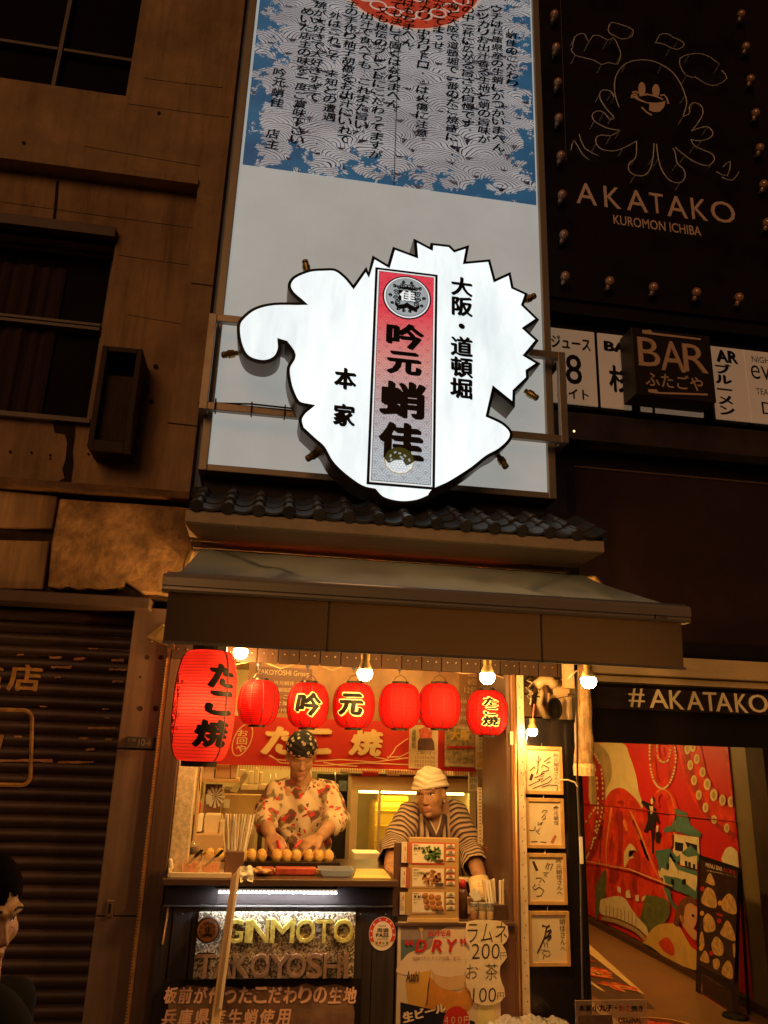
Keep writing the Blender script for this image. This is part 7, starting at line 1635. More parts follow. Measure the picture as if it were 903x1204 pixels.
g, surf, view = lantern(c, R_, H * .98, R_ * .55, 'big elongated red lantern with large black takoyaki lettering and a crest on its side', bigp, 34, .70, 2.6,
    [('た', .02, 1.02, H * .36, H * .14, dict(layers=[(ink, .0015, .05)], shear=.1)), ('こ', .0, 1.0, H * .12, H * -.10, dict(layers=[(ink, .0015, .05)], shear=.1)), ('焼', -.30, .95, H * -.13, H * -.37, dict(layers=[(ink, .0015, .045)], shear=.1))], seams=3, name='big_lantern')
m = MB(); random.seed(2)
for k in range(16):
    th = view - 1.12 + random.uniform(-.22, .25); z = H * random.uniform(-.30, .22); hd = random.choice((-1, 1)); rr0 = random.uniform(.006, .014)
    m.tube([surf(th + rr0 * (1 - t / 13) * math.cos(hd * t * .75) / R_, z + rr0 * (1 - t / 13) * math.sin(hd * t * .75), .0012) for t in range(12)], .0011, 4)
m.tube([surf(view - .93 + .25 * math.cos(t / 20 * PI * 1.0 - PI / 2) - .3, H * .26 - t / 20 * H * .60, .0012) for t in range(21)], .0014, 4)
m.build('crest_linework', M('crest_line', (.16, .015, .015), .6), g)
MB().tube([P(236, 903, Yl), P(234, 915, Yl), P(235, 930, Yl)], .0015, 5).build('tassel_wire', ink, g)
cap_ = tag(MB().box(P(236, 757, Yl).x - .0, P(242, 757, Yl).x + .0, Yl - .01, Yl + .01, H / 2 + c.z + .012, H / 2 + c.z + .05).build('lantern_hook', ink, bevel=.003), 'black hook holding the big red lantern', 'hook')
sl = [(304, 826, 'round red lantern without lettering, nearest the big lantern', []), (362, 829, 'round red lantern with the black character outlined yellow, above the first cook', [('吟', -.62, .66, .042, -.042, 1)]),
      (416, 829.5, 'round red lantern with a simple four-stroke black character outlined yellow', [('元', -.80, .45, .040, -.040, 1)]), (470, 830, 'plain round red lantern, left of the touching pair', []),
      (516.5, 830, 'plain round red lantern, right of the touching pair', []), (572.5, 838, 'round red lantern with small stacked takoyaki lettering, furthest right', [('た\nこ\n焼', -.25, .62, .054, -.050, 2)])]
Ysl = 2.98
for i, (u, v, lab, tx) in enumerate(sl):
    c = P(u, v, Ysl); hw = 24.2 if i < 5 else 23.3
    Rr = (P(u + hw, v, Ysl).x - P(u - hw, v, Ysl).x) / 2; Hh = P(u, v - 26.5, Ysl).z - P(u, v + 26, Ysl).z
    t_2 = [(s, a, b, z1, z0, dict(layers=[(lyel, .0012, .085 if k == 1 else .11), (ink, .0022, .045 if k == 1 else .04)], g=.07 if k == 1 else .05, line=1.0)) for s, a, b, z1, z0, k in tx]
    lantern(c, Rr, Hh, Rr * .38, lab, smp, 24, .10, 2.15, t_2, seams=10, grp='small round red lanterns in a row')
cw_ = tag(MB().tube([P(u, v, 2.99) for u, v in ((262, 784), (304, 776), (330, 786), (362, 776), (390, 788), (416, 780), (450, 786), (470, 788), (496, 783), (516, 786), (545, 792), (572, 790), (600, 800))], .003, 5).build('lamp_wire', M('wire_pale', (.45, .28, .14), .5), smooth=True), 'cable strung along the row of small lanterns', 'cable')
for u in (304, 362, 416, 470, 516.5, 572.5):
    q = P(u, 781 + (u - 304) * .03, 2.98); tag(MB().ell(q, (.008, .006, .012), 8, 6).box(q.x - .002, q.x + .002, q.y - .002, q.y + .002, q.z - .02, q.z + .05).build('wire_clip', M('clip_blue', (.03, .04, .08), .5)), 'dark wire clip above the lantern ' + {304: 'nearest the big lantern', 362: 'over the first cook', 416: 'with the four-stroke character', 470: 'left of the touching pair', 516.5: 'right of the touching pair', 572.5: 'furthest right'}[u], 'clip', 'wire clips above the small lanterns')
# ================================================================== PEOPLE
from mathutils.bvhtree import BVHTree
skinm = M('skin', (.46, .25, .14), .55, var=.16, scale=38, bump=.06); skinm.node_tree.nodes['Principled BSDF'].inputs['Subsurface Weight'].default_value = .12
skinm.node_tree.nodes['Principled BSDF'].inputs['Subsurface Radius'].default_value = (.01, .004, .002)
skin2 = M('skin_tanned', (.42, .215, .115), .55, var=.18, scale=38, bump=.08)
lipm = M('lips', (.42, .15, .10), .45); hairm = M('hair_black', (.018, .012, .010), .55, var=.5, scale=60, st=(1, 1, .2), bump=.4); eyew = M('eye_white', (.62, .52, .42), .3)
def remesh(name, prims, mat, parent, voxel=.0055, sm=4, warp=None, cut=None, th=0, attr=None):
    mb = MB()
    for p in prims:
        if p[0] == 'e': mb.ell(p[1], p[2], 20, 14, p[3] if len(p) > 3 else None)
        else: mb.caps(p[1], p[2], p[3], p[4], 16)
    me = bpy.data.meshes.new('tmp'); me.from_pydata(mb.v, [], mb.f); o = bpy.data.objects.new('tmp', me); COL.objects.link(o)
    r = o.modifiers.new('r', 'REMESH'); r.mode = 'VOXEL'; r.voxel_size = voxel; r.use_smooth_shade = True
    if sm: s = o.modifiers.new('s', 'SMOOTH'); s.factor = .5; s.iterations = sm
    dg = bpy.context.evaluated_depsgraph_get(); dg.update(); m2 = bpy.data.meshes.new_from_object(o.evaluated_get(dg)); bpy.data.objects.remove(o)
    base = Vector(parent['_o'])
    bm = bmesh.new(); bm.from_mesh(m2)
    if warp:
        for v in bm.verts: v.co = warp(v.co.copy())
    if cut: bmesh.ops.delete(bm, geom=[v for v in bm.verts if cut(v.co)], context='VERTS')
    bvh = BVHTree.FromBMesh(bm)
    if attr:
        lay = bm.verts.layers.float.new('stripe')
        for v in bm.verts: v[lay] = attr(v.co)
    for v in bm.verts: v.co -= base
    for f in bm.faces: f.smooth = True
    bm.to_mesh(m2); bm.free(); m2.name = name; m2.materials.append(mat)
    ob_ = bpy.data.objects.new(name, m2); ob_.parent = parent; ob_['_o'] = tuple(base); COL.objects.link(ob_)
    if th: s = ob_.modifiers.new('t', 'SOLIDIFY'); s.thickness = th; s.offset = 1
    return ob_, bvh
def head(c, rot, s):
    f = lambda x, y, z: c + rot @ (Vector((x, y, z)) * s)
    E_ = lambda p, r: ('e', f(*p), tuple(q * s for q in r), rot)
    Cc = lambda a, b, r0, r1: ('c', f(*a), f(*b), r0 * s, r1 * s)
    pr = [E_((0, .014, .032), (.073, .090, .084)), E_((0, -.012, -.018), (.064, .074, .084)), E_((0, -.020, -.062), (.050, .056, .048)), E_((0, -.062, -.094), (.019, .019, .016)),
          Cc((0, -.080, .010), (0, -.097, -.034), .0065, .0100), E_((.0105, -.091, -.040), (.0075, .008, .007)), E_((-.0105, -.091, -.040), (.0075, .008, .007)),
          E_((.031, -.052, -.026), (.028, .022, .028)), E_((-.031, -.052, -.026), (.028, .022, .028)), Cc((-.040, -.068, .022), (-.010, -.082, .018), .011, .011), Cc((.040, -.068, .022), (.010, -.082, .018), .011, .011),
          E_((0, -.076, -.068), (.024, .011, .014)), E_((.072, .012, -.008), (.010, .016, .030)), E_((-.072, .012, -.008), (.010, .016, .030))]
    ri = rot.inverted()
    def warp(v):
        q = ri @ (v - c) / s
        if q.y < -.02 and -.1 < q.z < .06:
            for sx in (-1, 1):
                d = ((q.x - sx * .031) / .017) ** 2 + ((q.z - .002) / .0095) ** 2
                q = q + Vector((0, .0075 * math.exp(-d), 0))
            q = q + Vector((0, .0035 * math.exp(-((q.z + .068) / .0028) ** 2 - (q.x / .022) ** 4), 0))
            q = q + Vector((0, .004 * math.exp(-((q.z + .083) / .006) ** 2 - (q.x / .03) ** 2), 0))
            return c + rot @ (q * s)
        return v
    return pr, warp, f
def face_bits(f, rot, s, bvh, par, closed=False, look=0, brow_m=None, brow_t=.0034):
    dv = (rot @ Vector((0, 1, 0))).normalized()
    def sp(x, z, off=.0008):
        o = f(x, -.2, z); h = bvh.ray_cast(o, dv, .4)
        return (h[0] if h[0] is not None else f(x, -.085, z)) - dv * off * s
    g = []
    for sx in (-1, 1):
        m = MB(); m.tube([sp(sx * (.015 + t * .033), .024 + .004 * math.sin(t * PI) - .003 * t, .001) for t in [i / 8 for i in range(9)]], [brow_t * s * (1 - .45 * abs(i / 8 - .35)) for i in range(9)], 6, flat=.5); m.build('eyebrow', brow_m or hairm, par)
        if closed:
            m = MB(); m.tube([sp(sx * (.018 + t * .028), -.001 - .0045 * math.sin(t * PI), .0006) for t in [i / 8 for i in range(9)]], .0017 * s, 6, flat=.5); m.build('eyelash', hairm, par)
        else:
            m = MB(); m.ngon([sp(sx * .032 + .0125 * math.cos(a), .001 + .0042 * math.sin(a), .0012) for a in [i * PI / 8 for i in range(16)]]); m.build('eye', eyew, par)
            m = MB(); m.ngon([sp(sx * .032 + look + .0042 * math.cos(a), .001 + .0042 * math.sin(a), .0020) for a in [i * PI / 6 for i in range(12)]]); m.build('iris', ink, par)
            m = MB(); m.tube([sp(sx * (.018 + t * .028), .002 + .0048 * math.sin(t * PI), .0012) for t in [i / 8 for i in range(9)]], .0018 * s, 6, flat=.5); m.build('eyelash', hairm, par)
            m = MB(); m.tube([sp(sx * (.021 + t * .022), -.012 - .003 * math.sin(t * PI), .0002) for t in [i / 6 for i in range(7)]], .0009 * s, 5, flat=.4); m.build('eye_crease', M('crease_skin', (.30, .14, .08), .6), par)
    up = [sp(x, -.0635 + .0035 * math.cos(x * 60) - abs(x) * .05) for x in [(-.022 + i * .0044) for i in range(11)]]; lo = [sp(x, -.0760 + abs(x) * .22) for x in [(.022 - i * .0044) for i in range(11)]]
    mid = [sp(x, -.0685, .0004) for x in [(-.022 + i * .0044) for i in range(11)]]
    m = MB()
    for i in range(10): m.quad(up[i], up[i + 1], mid[i + 1], mid[i]); m.quad(mid[i], mid[i + 1], lo[10 - i - 1], lo[10 - i])
    m.build('lips', lipm, par, smooth=True, recalc=False)
    m = MB(); m.tube([p - dv * .0004 for p in mid], .0009 * s, 5, flat=.5); m.build('mouth_line', M('mouth_dark', (.10, .03, .02), .6), par)
    for sx in (-1, 1): m = MB(); q = sp(sx * .008, -.0465, .0); m.ell(q, .0028 * s, 8, 6); m.build('nostril', M('mouth_dark'), par)
def hand(w, d, n, mirror=1, s=1.0, curl=(22, 35, 25), thumb=True, spread=.06, per=None, tcurl=0):
    d = d.normalized(); n = (n - d * n.dot(d)).normalized(); sd_ = d.cross(n).normalized() * mirror; pr = []
    for k, (o, L) in enumerate(((-.030, .066), (-.010, .076), (.010, .082), (.029, .074))):     # little .. index
        b = w + d * (.085 + (.0 if k else -.008)) * s + sd_ * o * s
        pr.append(('c', w + d * .012 * s + sd_ * o * .55 * s, b, .0145 * s, .0115 * s))
        cl = per[k] if per else curl; a = 0; p = b; dd = (d + sd_ * (o * spread * 10)).normalized()
        for j, (fr, r) in enumerate(((.45, .0092), (.31, .0083), (.24, .0074))):
            a += math.radians(cl[j]); v = dd * math.cos(a) + n * math.sin(a); q = p + v * L * fr * s; pr.append(('c', p, q, r * s, (r - .0008) * s)); p = q
    tips = p
    if thumb:
        b0 = w + d * .022 * s + sd_ * .022 * s; b1 = w + d * .060 * s + sd_ * .048 * s + n * .016 * s; b2 = b1 + (d * .75 + n * (.5 + tcurl) - sd_ * .1).normalized() * .032 * s; b3 = b2 + (d * .8 + n * (.5 + tcurl) - sd_ * .35).normalized() * .026 * s
        pr += [('c', b0, b1, .0145 * s, .0115 * s), ('c', b1, b2, .0108 * s, .0096 * s), ('c', b2, b3, .0094 * s, .0080 * s)]
    return pr, tips
def RZX(z, x, y=0): return Matrix.Rotation(math.radians(z), 3, 'Z') @ Matrix.Rotation(math.radians(x), 3, 'X') @ Matrix.Rotation(math.radians(y), 3, 'Y')
def legs(cx, cy, zh, w=.09):
    return [('e', (cx, cy, zh), (.15, .105, .12)), ('c', (cx - w, cy, zh - .04), (cx - w, cy - .02, zh * .5), .078, .055), ('c', (cx - w, cy - .02, zh * .5), (cx - w, cy, .09), .055, .04), ('c', (cx + w, cy, zh - .04), (cx + w, cy - .02, zh * .5), .078, .055), ('c', (cx + w, cy - .02, zh * .5), (cx + w, cy, .09), .055, .04),
            ('c', (cx - w, cy + .02, .05), (cx - w, cy - .14, .045), .042, .035), ('c', (cx + w, cy + .02, .05), (cx + w, cy - .14, .045), .042, .035)]

# ---- first cook
def shirt_mat():
    m = bpy.data.materials.new('floral_shirt'); m.use_nodes = True; t = m.node_tree; N = t.nodes; L = t.links; b = N['Principled BSDF']
    tc = N.new('ShaderNodeTexCoord'); mp = N.new('ShaderNodeMapping'); L.new(tc.outputs['Object'], mp.inputs[0])
    nz = N.new('ShaderNodeTexNoise'); nz.inputs['Scale'].default_value = 18; nz.inputs['Detail'].default_value = 3; L.new(mp.outputs[0], nz.inputs[0])
    ad = N.new('ShaderNodeVectorMath'); ad.operation = 'MULTIPLY_ADD'; ad.inputs[1].default_value = (.07, .07, .07); L.new(nz.outputs['Color'], ad.inputs[0]); L.new(mp.outputs[0], ad.inputs[2])
    def lay(prev, scale, thr, col, sel=None):
        v = N.new('ShaderNodeTexVoronoi'); v.inputs['Scale'].default_value = scale; L.new(ad.outputs[0], v.inputs[0])
        r = N.new('ShaderNodeMapRange'); r.inputs[1].default_value = thr + .05; r.inputs[2].default_value = thr - .05; L.new(v.outputs['Distance'], r.inputs[0]); f = r.outputs[0]
        if sel:
            s = N.new('ShaderNodeSeparateColor'); L.new(v.outputs['Color'], s.inputs[0]); g = N.new('ShaderNodeMath'); g.operation = 'LESS_THAN'; g.inputs[1].default_value = sel; L.new(s.outputs[0], g.inputs[0])
            q = N.new('ShaderNodeMath'); q.operation = 'MULTIPLY'; L.new(g.outputs[0], q.inputs[0]); L.new(f, q.inputs[1]); f = q.outputs[0]
        x = N.new('ShaderNodeMixRGB'); x.inputs[2].default_value = col + (1,); L.new(f, x.inputs[0])
        if isinstance(prev, tuple): x.inputs[1].default_value = prev + (1,)
        else: L.new(prev, x.inputs[1])
        return x.outputs[0]
    c = lay((.72, .56, .36), 15, .42, (.16, .065, .045), .62); c = lay(c, 24, .40, (.26, .20, .09), .42); c = lay(c, 46, .42, (.60, .045, .035), .34); c = lay(c, 70, .38, (.08, .05, .05), .10)
    L.new(c, b.inputs['Base Color']); b.inputs['Roughness'].default_value = .8; return m
k1 = T('person', 'cook in black dotted headscarf and floral shirt, head bowed, turning takoyaki with both hands', 'person', (.19, 3.5, 0))
hc = P(354, 889, 3.45); ro_ = RZX(2, 20); S1_ = .80
hp_, wp, hf = head(hc, ro_, S1_)
sL, sR = P(326, 931, 3.50), P(385, 931, 3.50); cx = (sL.x + sR.x) / 2; eL, eR = P(311, 963, 3.42), P(397, 962, 3.42); wL, wR = P(318, 983, 3.27), P(376, 984, 3.27)
chest = Vector((cx, 3.53, P(353, 956, 3.5).z)); hip = Vector((cx, 3.55, .98))
tL, tR = P(328.5, 998, 3.185), P(347.5, 997, 3.185)
hl, _ = hand(wL, (tL - wL) + Vector((0, 0, .004)), Vector((.5, -.1, -.8)), -1, .85, per=((40, 50, 30), (32, 42, 28), (24, 34, 22), (12, 20, 14)))
hr, _ = hand(wR, (tR + Vector((.012, .01, .004)) - wR), Vector((-.4, -.2, -.9)), 1, .85, per=((40, 50, 30), (32, 42, 28), (24, 34, 22), (12, 20, 14)))
torso = [('e', chest, (.135, .09, .15)), ('c', sL + Vector((.035, .01, -.01)), sR + Vector((-.035, .01, -.01)), .055, .055), ('e', (cx, 3.54, 1.2), (.125, .095, .16)), ('c', hc + Vector((0, .04, -.055)), Vector((cx, 3.52, sL.z + .0)), .042, .052)]
body, bvh = remesh('body', hp_ + torso + legs(cx, 3.55, 1.0) + [('c', sL, eL, .045, .036), ('c', eL, wL, .036, .024), ('c', sR, eR, .045, .036), ('c', eR, wR, .036, .024)] + hl + hr, skinm, k1, voxel=.0045, warp=wp)
face_bits(hf, ro_, S1_, bvh, body, closed=True)
vb = P(353, 931, 3.42); vt = P(352, 905, 3.42).z
def cut1(v):
    if v.z > sL.z + .050 and abs(v.x - cx) < .062: return True
    if v.y < 3.50 and v.z > vb.z and abs(v.x - cx - .0) < (v.z - vb.z) * .62 + .002: return True
    if v.z < P(350, 1000, 3.45).z - .02: return True
    for w_, e_ in ((wL, eL), (wR, eR)):
        d = (w_ - e_); t = (v - e_).dot(d) / d.length_squared
        if t > .42 and (v - (e_ + d * t)).length < .075: return True
    return False
lump = lambda v: v + Vector((.003 * math.sin(v.z * 95 + v.x * 40), .006 * math.sin(v.x * 75 + v.z * 42 + 2 * math.sin(v.z * 25)), .002 * math.sin(v.x * 110)))
shp = [('e', chest + Vector((0, .0, -.01)), (.140, .104, .165)), ('c', sL + Vector((.02, .01, -.004)), sR + Vector((-.02, .01, -.004)), .054, .054), ('c', sL + Vector((.03, .02, .0)), Vector((cx - .03, 3.54, sL.z + .035)), .045, .04), ('c', sR + Vector((-.03, .02, .0)), Vector((cx + .03, 3.54, sL.z + .035)), .045, .04), ('e', (cx, 3.54, 1.24), (.138, .11, .17)), ('c', sL, eL, .050, .049), ('c', sR, eR, .050, .050), ('c', eL, eL.lerp(wL, .45), .049, .040), ('c', eR, eR.lerp(wR, .45), .050, .040)]
shirt, _ = remesh('shirt', shp, shirt_mat(), k1, voxel=.007, sm=3, warp=lump, cut=cut1, th=.002)
for e_, w_ in ((eL, wL), (eR, wR)):
    a = e_.lerp(w_, .36); b = e_.lerp(w_, .50); MB().tube([a, a.lerp(b, .5), b], [.043, .046, .042], 18).build('rolled_cuff', bpy.data.materials['floral_shirt'], shirt, smooth=True)
m = MB()
for sx in (-1, 1):
    q = [Vector((cx + sx * x, 3.545 - .10 - .0 - (.0 if i else .0), z)) for i, (x, z) in enumerate(((.052, vt + .02), (.030, vb.z + .06), (.002, vb.z)))]
cols_ = [sL.lerp(sR, .5)]
MB().box(cx - .12, cx + .12, 3.40, 3.405, .75, P(350, 1002, 3.42).z).build('apron', M('apron_black_cloth', (.02, .018, .016), .8), k1)
for i in range(4): MB().ell((cx + .002, 3.435, vb.z - .025 - i * .05), (.004, .002, .004), 8, 6).build('button', paper, shirt)
sc_m = bpy.data.materials.new('dotted_scarf'); sc_m.use_nodes = True; t_ = sc_m.node_tree; b_ = t_.nodes['Principled BSDF']; tc_ = t_.nodes.new('ShaderNodeTexCoord'); v_ = t_.nodes.new('ShaderNodeTexVoronoi'); v_.inputs['Scale'].default_value = 42; v_.inputs['Randomness'].default_value = .8
t_.links.new(tc_.outputs['Object'], v_.inputs[0]); r_ = t_.nodes.new('ShaderNodeValToRGB'); e = r_.color_ramp.elements; e[0].position = .28; e[0].color = (.66, .55, .42, 1); e[1].position = .34; e[1].color = (.012, .011, .014, 1); t_.links.new(v_.outputs['Distance'], r_.inputs[0]); t_.links.new(r_.outputs[0], b_.inputs['Base Color']); b_.inputs['Roughness'].default_value = .8
def scarf(f, rot, s, c, mat, par, low, wrinkle=.0015, knot=True, grow=.008):
    E_ = lambda p, r: ('e', f(*p), tuple(q * s for q in r), rot); ri = rot.inverted()
    def cut(v): q = ri @ (v - c) / s; return q.z < low + .35 * q.y * -.0 + (.018 if q.y < 0 else -.012) * 0 - max(0, q.y) * .30
    def wr(v): q = ri @ (v - c); return v + (v - c).normalized() * wrinkle * math.sin(q.z * 260 + q.x * 60 + math.sin(q.x * 50) * 1.5)
    o, _ = remesh('headscarf', [E_((0, .012, .036), (.073 + grow, .092 + grow, .083 + grow))], mat, par, voxel=.004, sm=1, warp=wr, cut=cut, th=.002)
    if knot: MB().ell(f(.0, .115, .0), (.022 * s, .018 * s, .016 * s), 10, 8).caps(f(.005, .12, -.005), f(.03, .13, -.07), .012, .006).caps(f(-.005, .12, -.005), f(-.02, .13, -.08), .012, .006).build('scarf_knot', mat, o, smooth=True)
    return o
s_o = scarf(hf, ro_, S1_, hc, sc_m, k1, .030, grow=.011)
MB().ell(hf(.0, .02, .0), (.070 * S1_, .082 * S1_, .03), 16, 10, ro_).build('hair', hairm, k1, smooth=True)
for tt, ww, nm in ((tL, wL, 'left'), (tR, wR, 'right')):
    g = T('turning_pick', 'steel takoyaki pick with red grip in the %s of the cook\'s two hands as seen' % nm, 'pick', tuple(tt))
    up = (ww - tt).normalized(); MB().tube([tt + Vector((0, -.004, .012)) + up * .018, tt + Vector((0, 0, -.012)), tt + Vector((.003 if nm == 'left' else -.003, 0, -.034))], [.003, .002, .001], 6).build('shaft', alu, g); MB().caps(tt + Vector((0, -.006, .018)) + up * .022, tt + Vector((0, -.004, .004)), .0062, .0055).build('grip', M('grip_red', (.65, .03, .03), .35), g, smooth=True)

# ---- second cook
def stripe_mat(name, freq):
    m = bpy.data.materials.new(name); m.use_nodes = True; t = m.node_tree; N = t.nodes; L = t.links; b = N['Principled BSDF']
    a = N.new('ShaderNodeAttribute'); a.attribute_name = 'stripe'; mu_ = N.new('ShaderNodeMath'); mu_.operation = 'MULTIPLY'; mu_.inputs[1].default_value = freq; L.new(a.outputs['Fac'], mu_.inputs[0])
    f = N.new('ShaderNodeMath'); f.operation = 'FRACT'; L.new(mu_.outputs[0], f.inputs[0]); r = N.new('ShaderNodeValToRGB'); r.color_ramp.interpolation = 'CONSTANT'; e = r.color_ramp.elements
    e[0].position = 0; e[0].color = (.50, .36, .24, 1); e[1].position = .52; e[1].color = (.055, .028, .03, 1); x = e.new(.86); x.color = (.28, .17, .11, 1); x = e.new(.93); x.color = (.055, .028, .03, 1)
    L.new(f.outputs[0], r.inputs[0]); L.new(r.outputs[0], b.inputs['Base Color']); b.inputs['Roughness'].default_value = .85; return m
stm = stripe_mat('robe_stripes', 42)
k2 = T('person', 'older cook in white headwrap and striped robe, leaning on the counter and looking left', 'person', (.78, 3.5, 0))
hc2 = P(506, 933, 3.43); ro2 = RZX(-32, 4, -6); S2_ = .84
hp2, wp2, hf2 = head(hc2, ro2, S2_)
sL, sR = P(482, 959, 3.52), P(534, 956, 3.52); cx = (sL.x + sR.x) / 2; eL, eR = P(464, 995, 3.42), P(554, 1001, 3.40); wL, wR = P(459, 1020, 3.22), P(564, 1030, 3.22)
chest = Vector((cx, 3.55, P(512, 985, 3.5).z))
hl, _ = hand(wL, Vector((.25, -1, -.1)), Vector((0, 0, -1)), -1, .98, curl=(4, 14, 12), spread=.1)
hr, _ = hand(wR, Vector((.10, -.35, -.9)), Vector((-.9, -.3, 0)), 1, .98, curl=(25, 45, 30))
torso = [('e', chest, (.145, .11, .16)), ('c', sL + Vector((.03, .01, -.01)), sR + Vector((-.03, .01, -.01)), .062, .062), ('e', (cx, 3.56, 1.12), (.15, .12, .18)), ('c', hc2 + Vector((.005, .035, -.05)), Vector((cx, 3.53, sL.z)), .048, .060), ('e', hf2(0, -.005, -.08), (.044, .046, .03))]
body2, bvh2 = remesh('body', hp2 + torso + legs(cx, 3.58, .95) + [('c', sL, eL, .050, .040), ('c', eL, wL, .040, .027), ('c', sR, eR, .050, .040), ('c', eR, wR, .040, .028)] + hl + hr, skin2, k2, voxel=.0045, warp=wp2)
face_bits(hf2, ro2, S2_, bvh2, body2, closed=False, look=-.004, brow_m=M('brow_grey', (.06, .035, .025), .7), brow_t=.0030)
vb = P(503, 986, 3.40); nk = cx - .004
def cut2(v):
    if v.z > sL.z + .055 and abs(v.x - nk) < .08: return True
    if v.y < 3.53 and v.z > vb.z and abs(v.x - nk) < (v.z - vb.z) * .55 + .002: return True
    return v.z < .80
rob, _ = remesh('robe', [('e', chest, (.150, .120, .172)), ('c', sL + Vector((.03, .01, -.008)), sR + Vector((-.03, .01, -.008)), .060, .060), ('c', sL + Vector((.03, .02, .0)), Vector((cx - .03, 3.54, sL.z + .035)), .05, .045), ('c', sR + Vector((-.03, .02, .0)), Vector((cx + .03, 3.54, sL.z + .035)), .05, .045), ('e', (cx, 3.56, 1.14), (.165, .135, .20)), ('e', (cx, 3.56, .95), (.165, .13, .16))], stm, k2, voxel=.007, sm=3, warp=lump, cut=cut2, th=.002, attr=lambda v: v.x + .02 * math.sin(v.z * 6))
for s_, e_, w_ in ((sL, eL, wL), (sR, eR, wR)):
    d1 = (e_ - s_).length
    def at_(v, s_=s_, e_=e_, w_=w_, d1=d1):
        a = (v - s_).dot((e_ - s_).normalized()); b = (v - e_).dot((w_ - e_).normalized())
        t = min(1, max(0, (a - d1 + .03) / .06)); return 5 + a * (1 - t) + (d1 + b) * t
    def ct(v, s_=s_, e_=e_, w_=w_): d = w_ - e_; t = (v - e_).dot(d) / d.length_squared; return t > .70
    remesh('sleeve', [('c', s_ + Vector((0, .005, 0)), e_, .058, .060), ('c', e_, e_.lerp(w_, .82), .060, .052)], stm, k2, voxel=.006, sm=2, warp=lump, cut=ct, th=.002, attr=at_)
# lapels and white under-collar
lap = M('lapel', (.10, .055, .045), .85, var=.3, scale=120, st=(1, 1, .05))
def front_y(x, z):
    h = BVHTree.FromObject(rob, bpy.context.evaluated_depsgraph_get()).ray_cast(Vector((x, 2.9, z)) - Vector(k2['_o']), Vector((0, 1, 0)), 2); return (h[0].y + k2['_o'][1]) if h[0] is not None else 3.42
for sx in (-1, 1):
    pts = []
    for i in range(9):
        t = i / 8; x = nk + sx * (.056 * (1 - t) + .002) ; z = vb.z + .118 * (1 - t) - .006; y = 3.505 - .085 * math.sin(min(1, t * 1.3) * PI / 2); pts.append(Vector((x, y, z)))
    MB().tube(pts, .010, 8, flat=.5).build('lapel', lap, rob, smooth=True)
    MB().tube([p + Vector((-sx * .009, .004, .004)) for p in pts], .006, 6, flat=.5).build('under_collar', M('collar_white', (.70, .58, .42), .8), rob, smooth=True)
wm = M('headwrap', (.78, .66, .48), .8, var=.06, scale=30, bump=.1)
s2 = scarf(hf2, ro2, S2_, hc2, wm, k2, .028, wrinkle=.0022, grow=.013)
m = MB(); m.tube([hf2(.088 * math.sin(a), -.098 * math.cos(a) + .012, .036 + .006 * math.sin(a * 2)) for a in [i * PI / 16 for i in range(33)]], .0105 * S2_, 8, closed=False, flat=1.0); m.build('wrap_band', wm, s2, smooth=True)
m = MB(); m.tube([hf2(.084 * math.sin(a), -.095 * math.cos(a) + .012, .058 + .010 * math.sin(a)) for a in [-1.7 + i * .2 for i in range(18)]], .0075 * S2_, 8); m.build('wrap_fold', wm, s2, smooth=True)
MB().ell(hf2(0, .03, -.0), (.071 * S2_, .076 * S2_, .04), 16, 10, ro2).build('hair', M('hair_grey', (.10, .07, .05), .7), k2, smooth=True)
gl = T('paper_mitt', 'pale printed paper sleeve held in the older cook\'s hand over the lower counter', 'paper sleeve', tuple(P(568, 1062, 3.1)))
m = MB(); q0, q1 = P(562, 1032, 3.17), P(569, 1060, 3.12); m.tube([q0, q0.lerp(q1, .5), q1], [.040, .044, .036], 14, flat=.6); m.build('sleeve', M('mitt_paper', (.72, .52, .28), .6, var=.15, scale=30), gl, smooth=True)
TX('たこ焼', (562, 571, 1037, 1043), 3.09, MATS['poster_red'], gl)

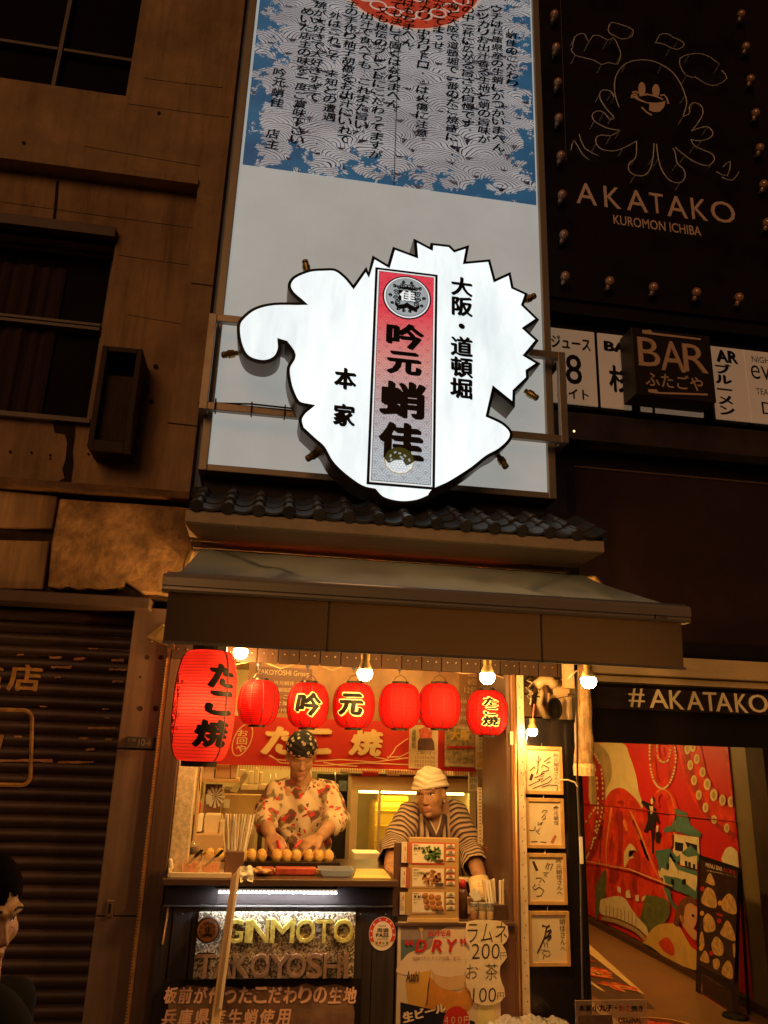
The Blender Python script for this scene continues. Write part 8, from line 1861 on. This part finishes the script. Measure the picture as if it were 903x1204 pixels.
# ---- passer-by at the lower left edge
k3 = T('person', 'young passer-by with short black hair, face partly cut off at the lower left edge', 'person', tuple((P(-10, 1085, 1.9).x, 1.9, 0)))
hc3 = P(-21, 1074, 1.95); ro3 = RZX(50, 6, 0); S3_ = .97
hp3, wp3, hf3 = head(hc3, ro3, S3_)
x, y = hc3.x, hc3.y + .03; zs = hc3.z - .19
sL, sR = Vector((x - .11, y - .10, zs - .02)), Vector((x + .05, y + .11, zs - .02)); eL, eR = Vector((x - .14, y - .12, zs - .24)), Vector((x + .06, y + .15, zs - .24)); wL, wR = Vector((x - .10, y - .16, zs - .44)), Vector((x + .07, y + .10, zs - .44))
hl, _ = hand(wL, Vector((0, -.1, -1)), Vector((1, 0, 0)), -1, .85, curl=(15, 25, 20)); hr, _ = hand(wR, Vector((0, -.1, -1)), Vector((-1, 0, 0)), 1, .85, curl=(15, 25, 20))
body3, bvh3 = remesh('body', hp3 + [('e', (x, y + .01, zs - .12), (.13, .085, .16)), ('c', sL, sR, .045, .045), ('e', (x, y + .01, zs - .33), (.115, .085, .14)), ('c', hc3 + Vector((0, .03, -.06)), Vector((x, y + .01, zs)), .045, .05), ('c', sL, eL, .036, .030), ('c', eL, wL, .030, .021), ('c', sR, eR, .036, .030), ('c', eR, wR, .030, .021)] + hl + hr + [(p[0],) + tuple(p[1:]) for p in legs(x, y + .01, zs - .42, .07)], skinm, k3, voxel=.005, warp=wp3)
face_bits(hf3, ro3, S3_, bvh3, body3, closed=False, look=.001)
dk_ = M('dark_tshirt', (.006, .005, .006), .95, var=.2)
remesh('shirt', [('e', (x, y + .01, zs - .12), (.148, .102, .172)), ('c', sL, sR, .056, .056), ('e', (x, y + .01, zs - .33), (.132, .102, .15)), ('c', sL, sL.lerp(eL, .6), .052, .050), ('c', sR, sR.lerp(eR, .6), .052, .050)], dk_, k3, voxel=.007, cut=lambda v: v.z > zs + .045 and abs(v.x - x) < .07, th=.002)
remesh('trousers', [('e', (x, y + .01, zs - .43), (.145, .11, .11))] + [('c', (x + s * .07, y + .01, zs - .46), (x + s * .07, y + .0, .12), .080, .060) for s in (-1, 1)], M('dark_trousers', (.02, .02, .03), .9), k3, voxel=.009, th=.001)
E_ = lambda p, r: ('e', hf3(*p), tuple(q * S3_ for q in r), ro3); ri3 = ro3.inverted(); random.seed(8)
def cut3(v): q = ri3 @ (v - hc3) / S3_; return (q.y < -.03 and q.z < .036 + .020 * math.sin(q.x * 90) + .010 * math.sin(q.x * 230)) or q.z < -.05
remesh('hair', [E_((0, .018, .040), (.077, .094, .086))], M('hair_dark', (.006, .004, .004), .9, spec=.02), k3, voxel=.004, sm=2, cut=cut3, th=.002)

# gathering: drop the helper property, point labels only where they belong
for o in bpy.data.objects:
    if '_o' in o: del o['_o']
